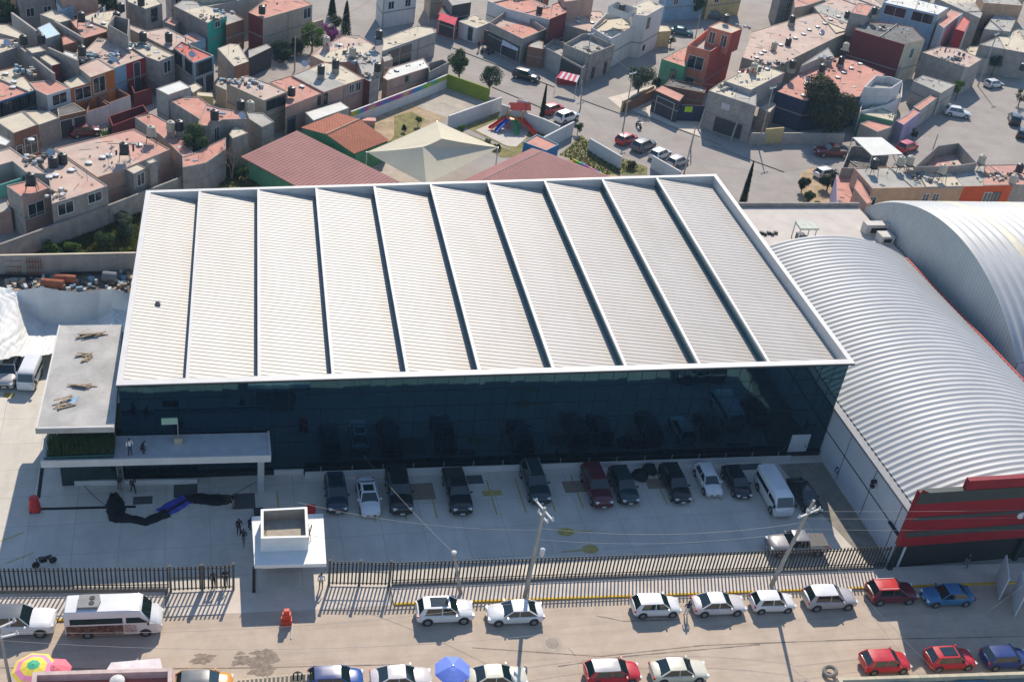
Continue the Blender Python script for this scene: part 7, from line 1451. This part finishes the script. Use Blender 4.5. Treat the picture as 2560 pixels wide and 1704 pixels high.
# ------------------------------------------------------------------ near side of the street, cut by the frame
z_ = 4.2; a = at(82,1678,z_); b_ = at(431,1668,z_)
o = thing('near_house', 'pinkish flat roofed house at the bottom edge behind umbrellas', 'house', ((a.x+b_.x)/2,a.y-4,0))
Qn = [(a.x,a.y),(a.x,a.y-9),(b_.x,b_.y-9),(b_.x,b_.y)]; I = inset(Qn, .3); mb = MB(); mb.prism(Qn, 0, z_-.7); mb.build('wall', W['pi'], o)
mb = MB()
for i in range(4): j = (i+1)%4; mb.quad((*Qn[i],z_-.7),(*Qn[j],z_-.7),(*Qn[j],z_),(*Qn[i],z_)); mb.quad((*Qn[i],z_),(*Qn[j],z_),(*I[j],z_),(*I[i],z_)); mb.quad((*I[j],z_-.66),(*I[i],z_-.66),(*I[i],z_),(*I[j],z_))
mb.build('parapet', mat('pinkish_parapet',(.52,.40,.37)), o); mb = MB(); mb.prism(I, z_-.69, z_-.66); mb.build('roof', rr_, o)
p = at(293,1700,4.2); mb = MB(); mb.lathe((p.x,p.y,3.54), [(.5,0),(.5,.7),(.2,.9)], 12); tag(mb.build('roof_ventilator', white, smooth=True), 'white round ventilator on the pinkish roof at the bottom', 'ventilator')
p = at(340,1672,3.2); mb = MB(); mb.prism([(p.x-2.2,p.y-.2),(p.x+1.8,p.y-.2),(p.x+1.6,p.y+.9),(p.x-1.7,p.y+.9)],3.0,3.1); tag(mb.build('white_awning', whc), 'small white awning sheet sticking out beyond the pinkish parapet', 'awning')
z_ = 3.2; a = at(2093,1692,z_); b_ = at(2600,1676,z_); o = thing('near_house', 'long low roof with cream coping at the bottom right edge', 'house', ((a.x+b_.x)/2,a.y-4,0)); Qn = [(a.x,a.y),(a.x,a.y-9),(b_.x,b_.y-9),(b_.x,b_.y)]; I = inset(Qn,.28); mb = MB(); mb.prism(Qn,0,z_-.5); mb.build('wall', W['cr'], o)
mb = MB()
for i in range(4): j = (i+1)%4; mb.quad((*Qn[i],z_-.5),(*Qn[j],z_-.5),(*Qn[j],z_),(*Qn[i],z_)); mb.quad((*Qn[i],z_),(*Qn[j],z_),(*I[j],z_),(*I[i],z_)); mb.quad((*I[j],z_-.46),(*I[i],z_-.46),(*I[i],z_),(*I[j],z_))
mb.build('parapet', W['cr'], o); mb = MB(); mb.prism(I,z_-.49,z_-.46); mb.build('roof', mat('grey_green_roof',(.2,.21,.19)), o)
for (u0, u1, l_) in ((2180,2270,'blue sheet panel on the low roof, left'),(2390,2465,'blue-white grating on the low roof, right')):
    a = at(u0,1699,2.9); b_ = at(u1,1697,2.9); mb = MB(); mb.prism([(a.x,a.y-.7),(b_.x,b_.y-.7),(b_.x,b_.y),(a.x,a.y)],2.75,2.85); tag(mb.build('roof_panel', mat('blue_panel',(.12,.2,.28))), l_, 'panel')
z_ = 1.2; a = at(597,1697,z_); b_ = at(827,1697,z_); mb = MB()
for k in range(22): x = a.x+(b_.x-a.x)*k/21; mb.box((x-.09,a.y-.1,0),(x+.09,a.y+.05,z_))
mb.box((a.x,a.y-.06,.3),(b_.x,a.y-.02,.4)); tag(mb.build('picket_fence', W['cr']), 'low cream picket fence at the bottom edge left of blue hatchback', 'fence')
p = at(744,1686,.3); mb = MB(); mb.lathe((p.x,p.y,0), [(.4,0),(.42,.2),(.2,.5)], 9); tag(mb.build('rubbish_bag', blk), 'small black bag at the end of the cream picket fence', 'bag')

# seams and tar lines on the street
seam = mat('tar_seam', (.20,.165,.13), .9, .2, 2)
for l_ in (((1180,1618),(1500,1640),(1760,1612),(2140,1598),(2560,1590)),((1395,1665),(1560,1640),(1900,1610)),((1490,1538),(1560,1552),(1700,1548)),((0,1668),(300,1672),(640,1668),(1000,1660)),((1420,1618),(1440,1640),(1452,1700))):
    Pp = [at(*q) for q in l_]; mb = MB()
    for a, b_ in zip(Pp, Pp[1:]):
        n_ = 10
        for k in range(n_):
            q0 = a.lerp(b_,k/n_); q1 = a.lerp(b_,(k+1)/n_); w0 = .03+.04*rnd.random(); mb.quad((q0.x,q0.y-w0,.009),(q1.x,q1.y-w0,.009),(q1.x,q1.y+w0,.009),(q0.x,q0.y+w0,.009))
    tag(mb.build('road_seam', seam), kind='structure')
# ------------------------------------------------------------------ haze
hz = bpy.data.materials.new('thin_air'); hz.use_nodes = True; t = hz.node_tree; t.nodes.remove(t.nodes['Principled BSDF']); pv = t.nodes.new('ShaderNodeVolumePrincipled')
pv.inputs['Color'].default_value = (.45,.70,.95,1); pv.inputs['Density'].default_value = .00016; pv.inputs['Anisotropy'].default_value = .2
t.links.new(pv.outputs[0], t.nodes['Material Output'].inputs['Volume'])
mb = MB(); mb.box((-1300,-1000,-1),(1500,1800,73)); tag(mb.build('haze', hz), kind='stuff')
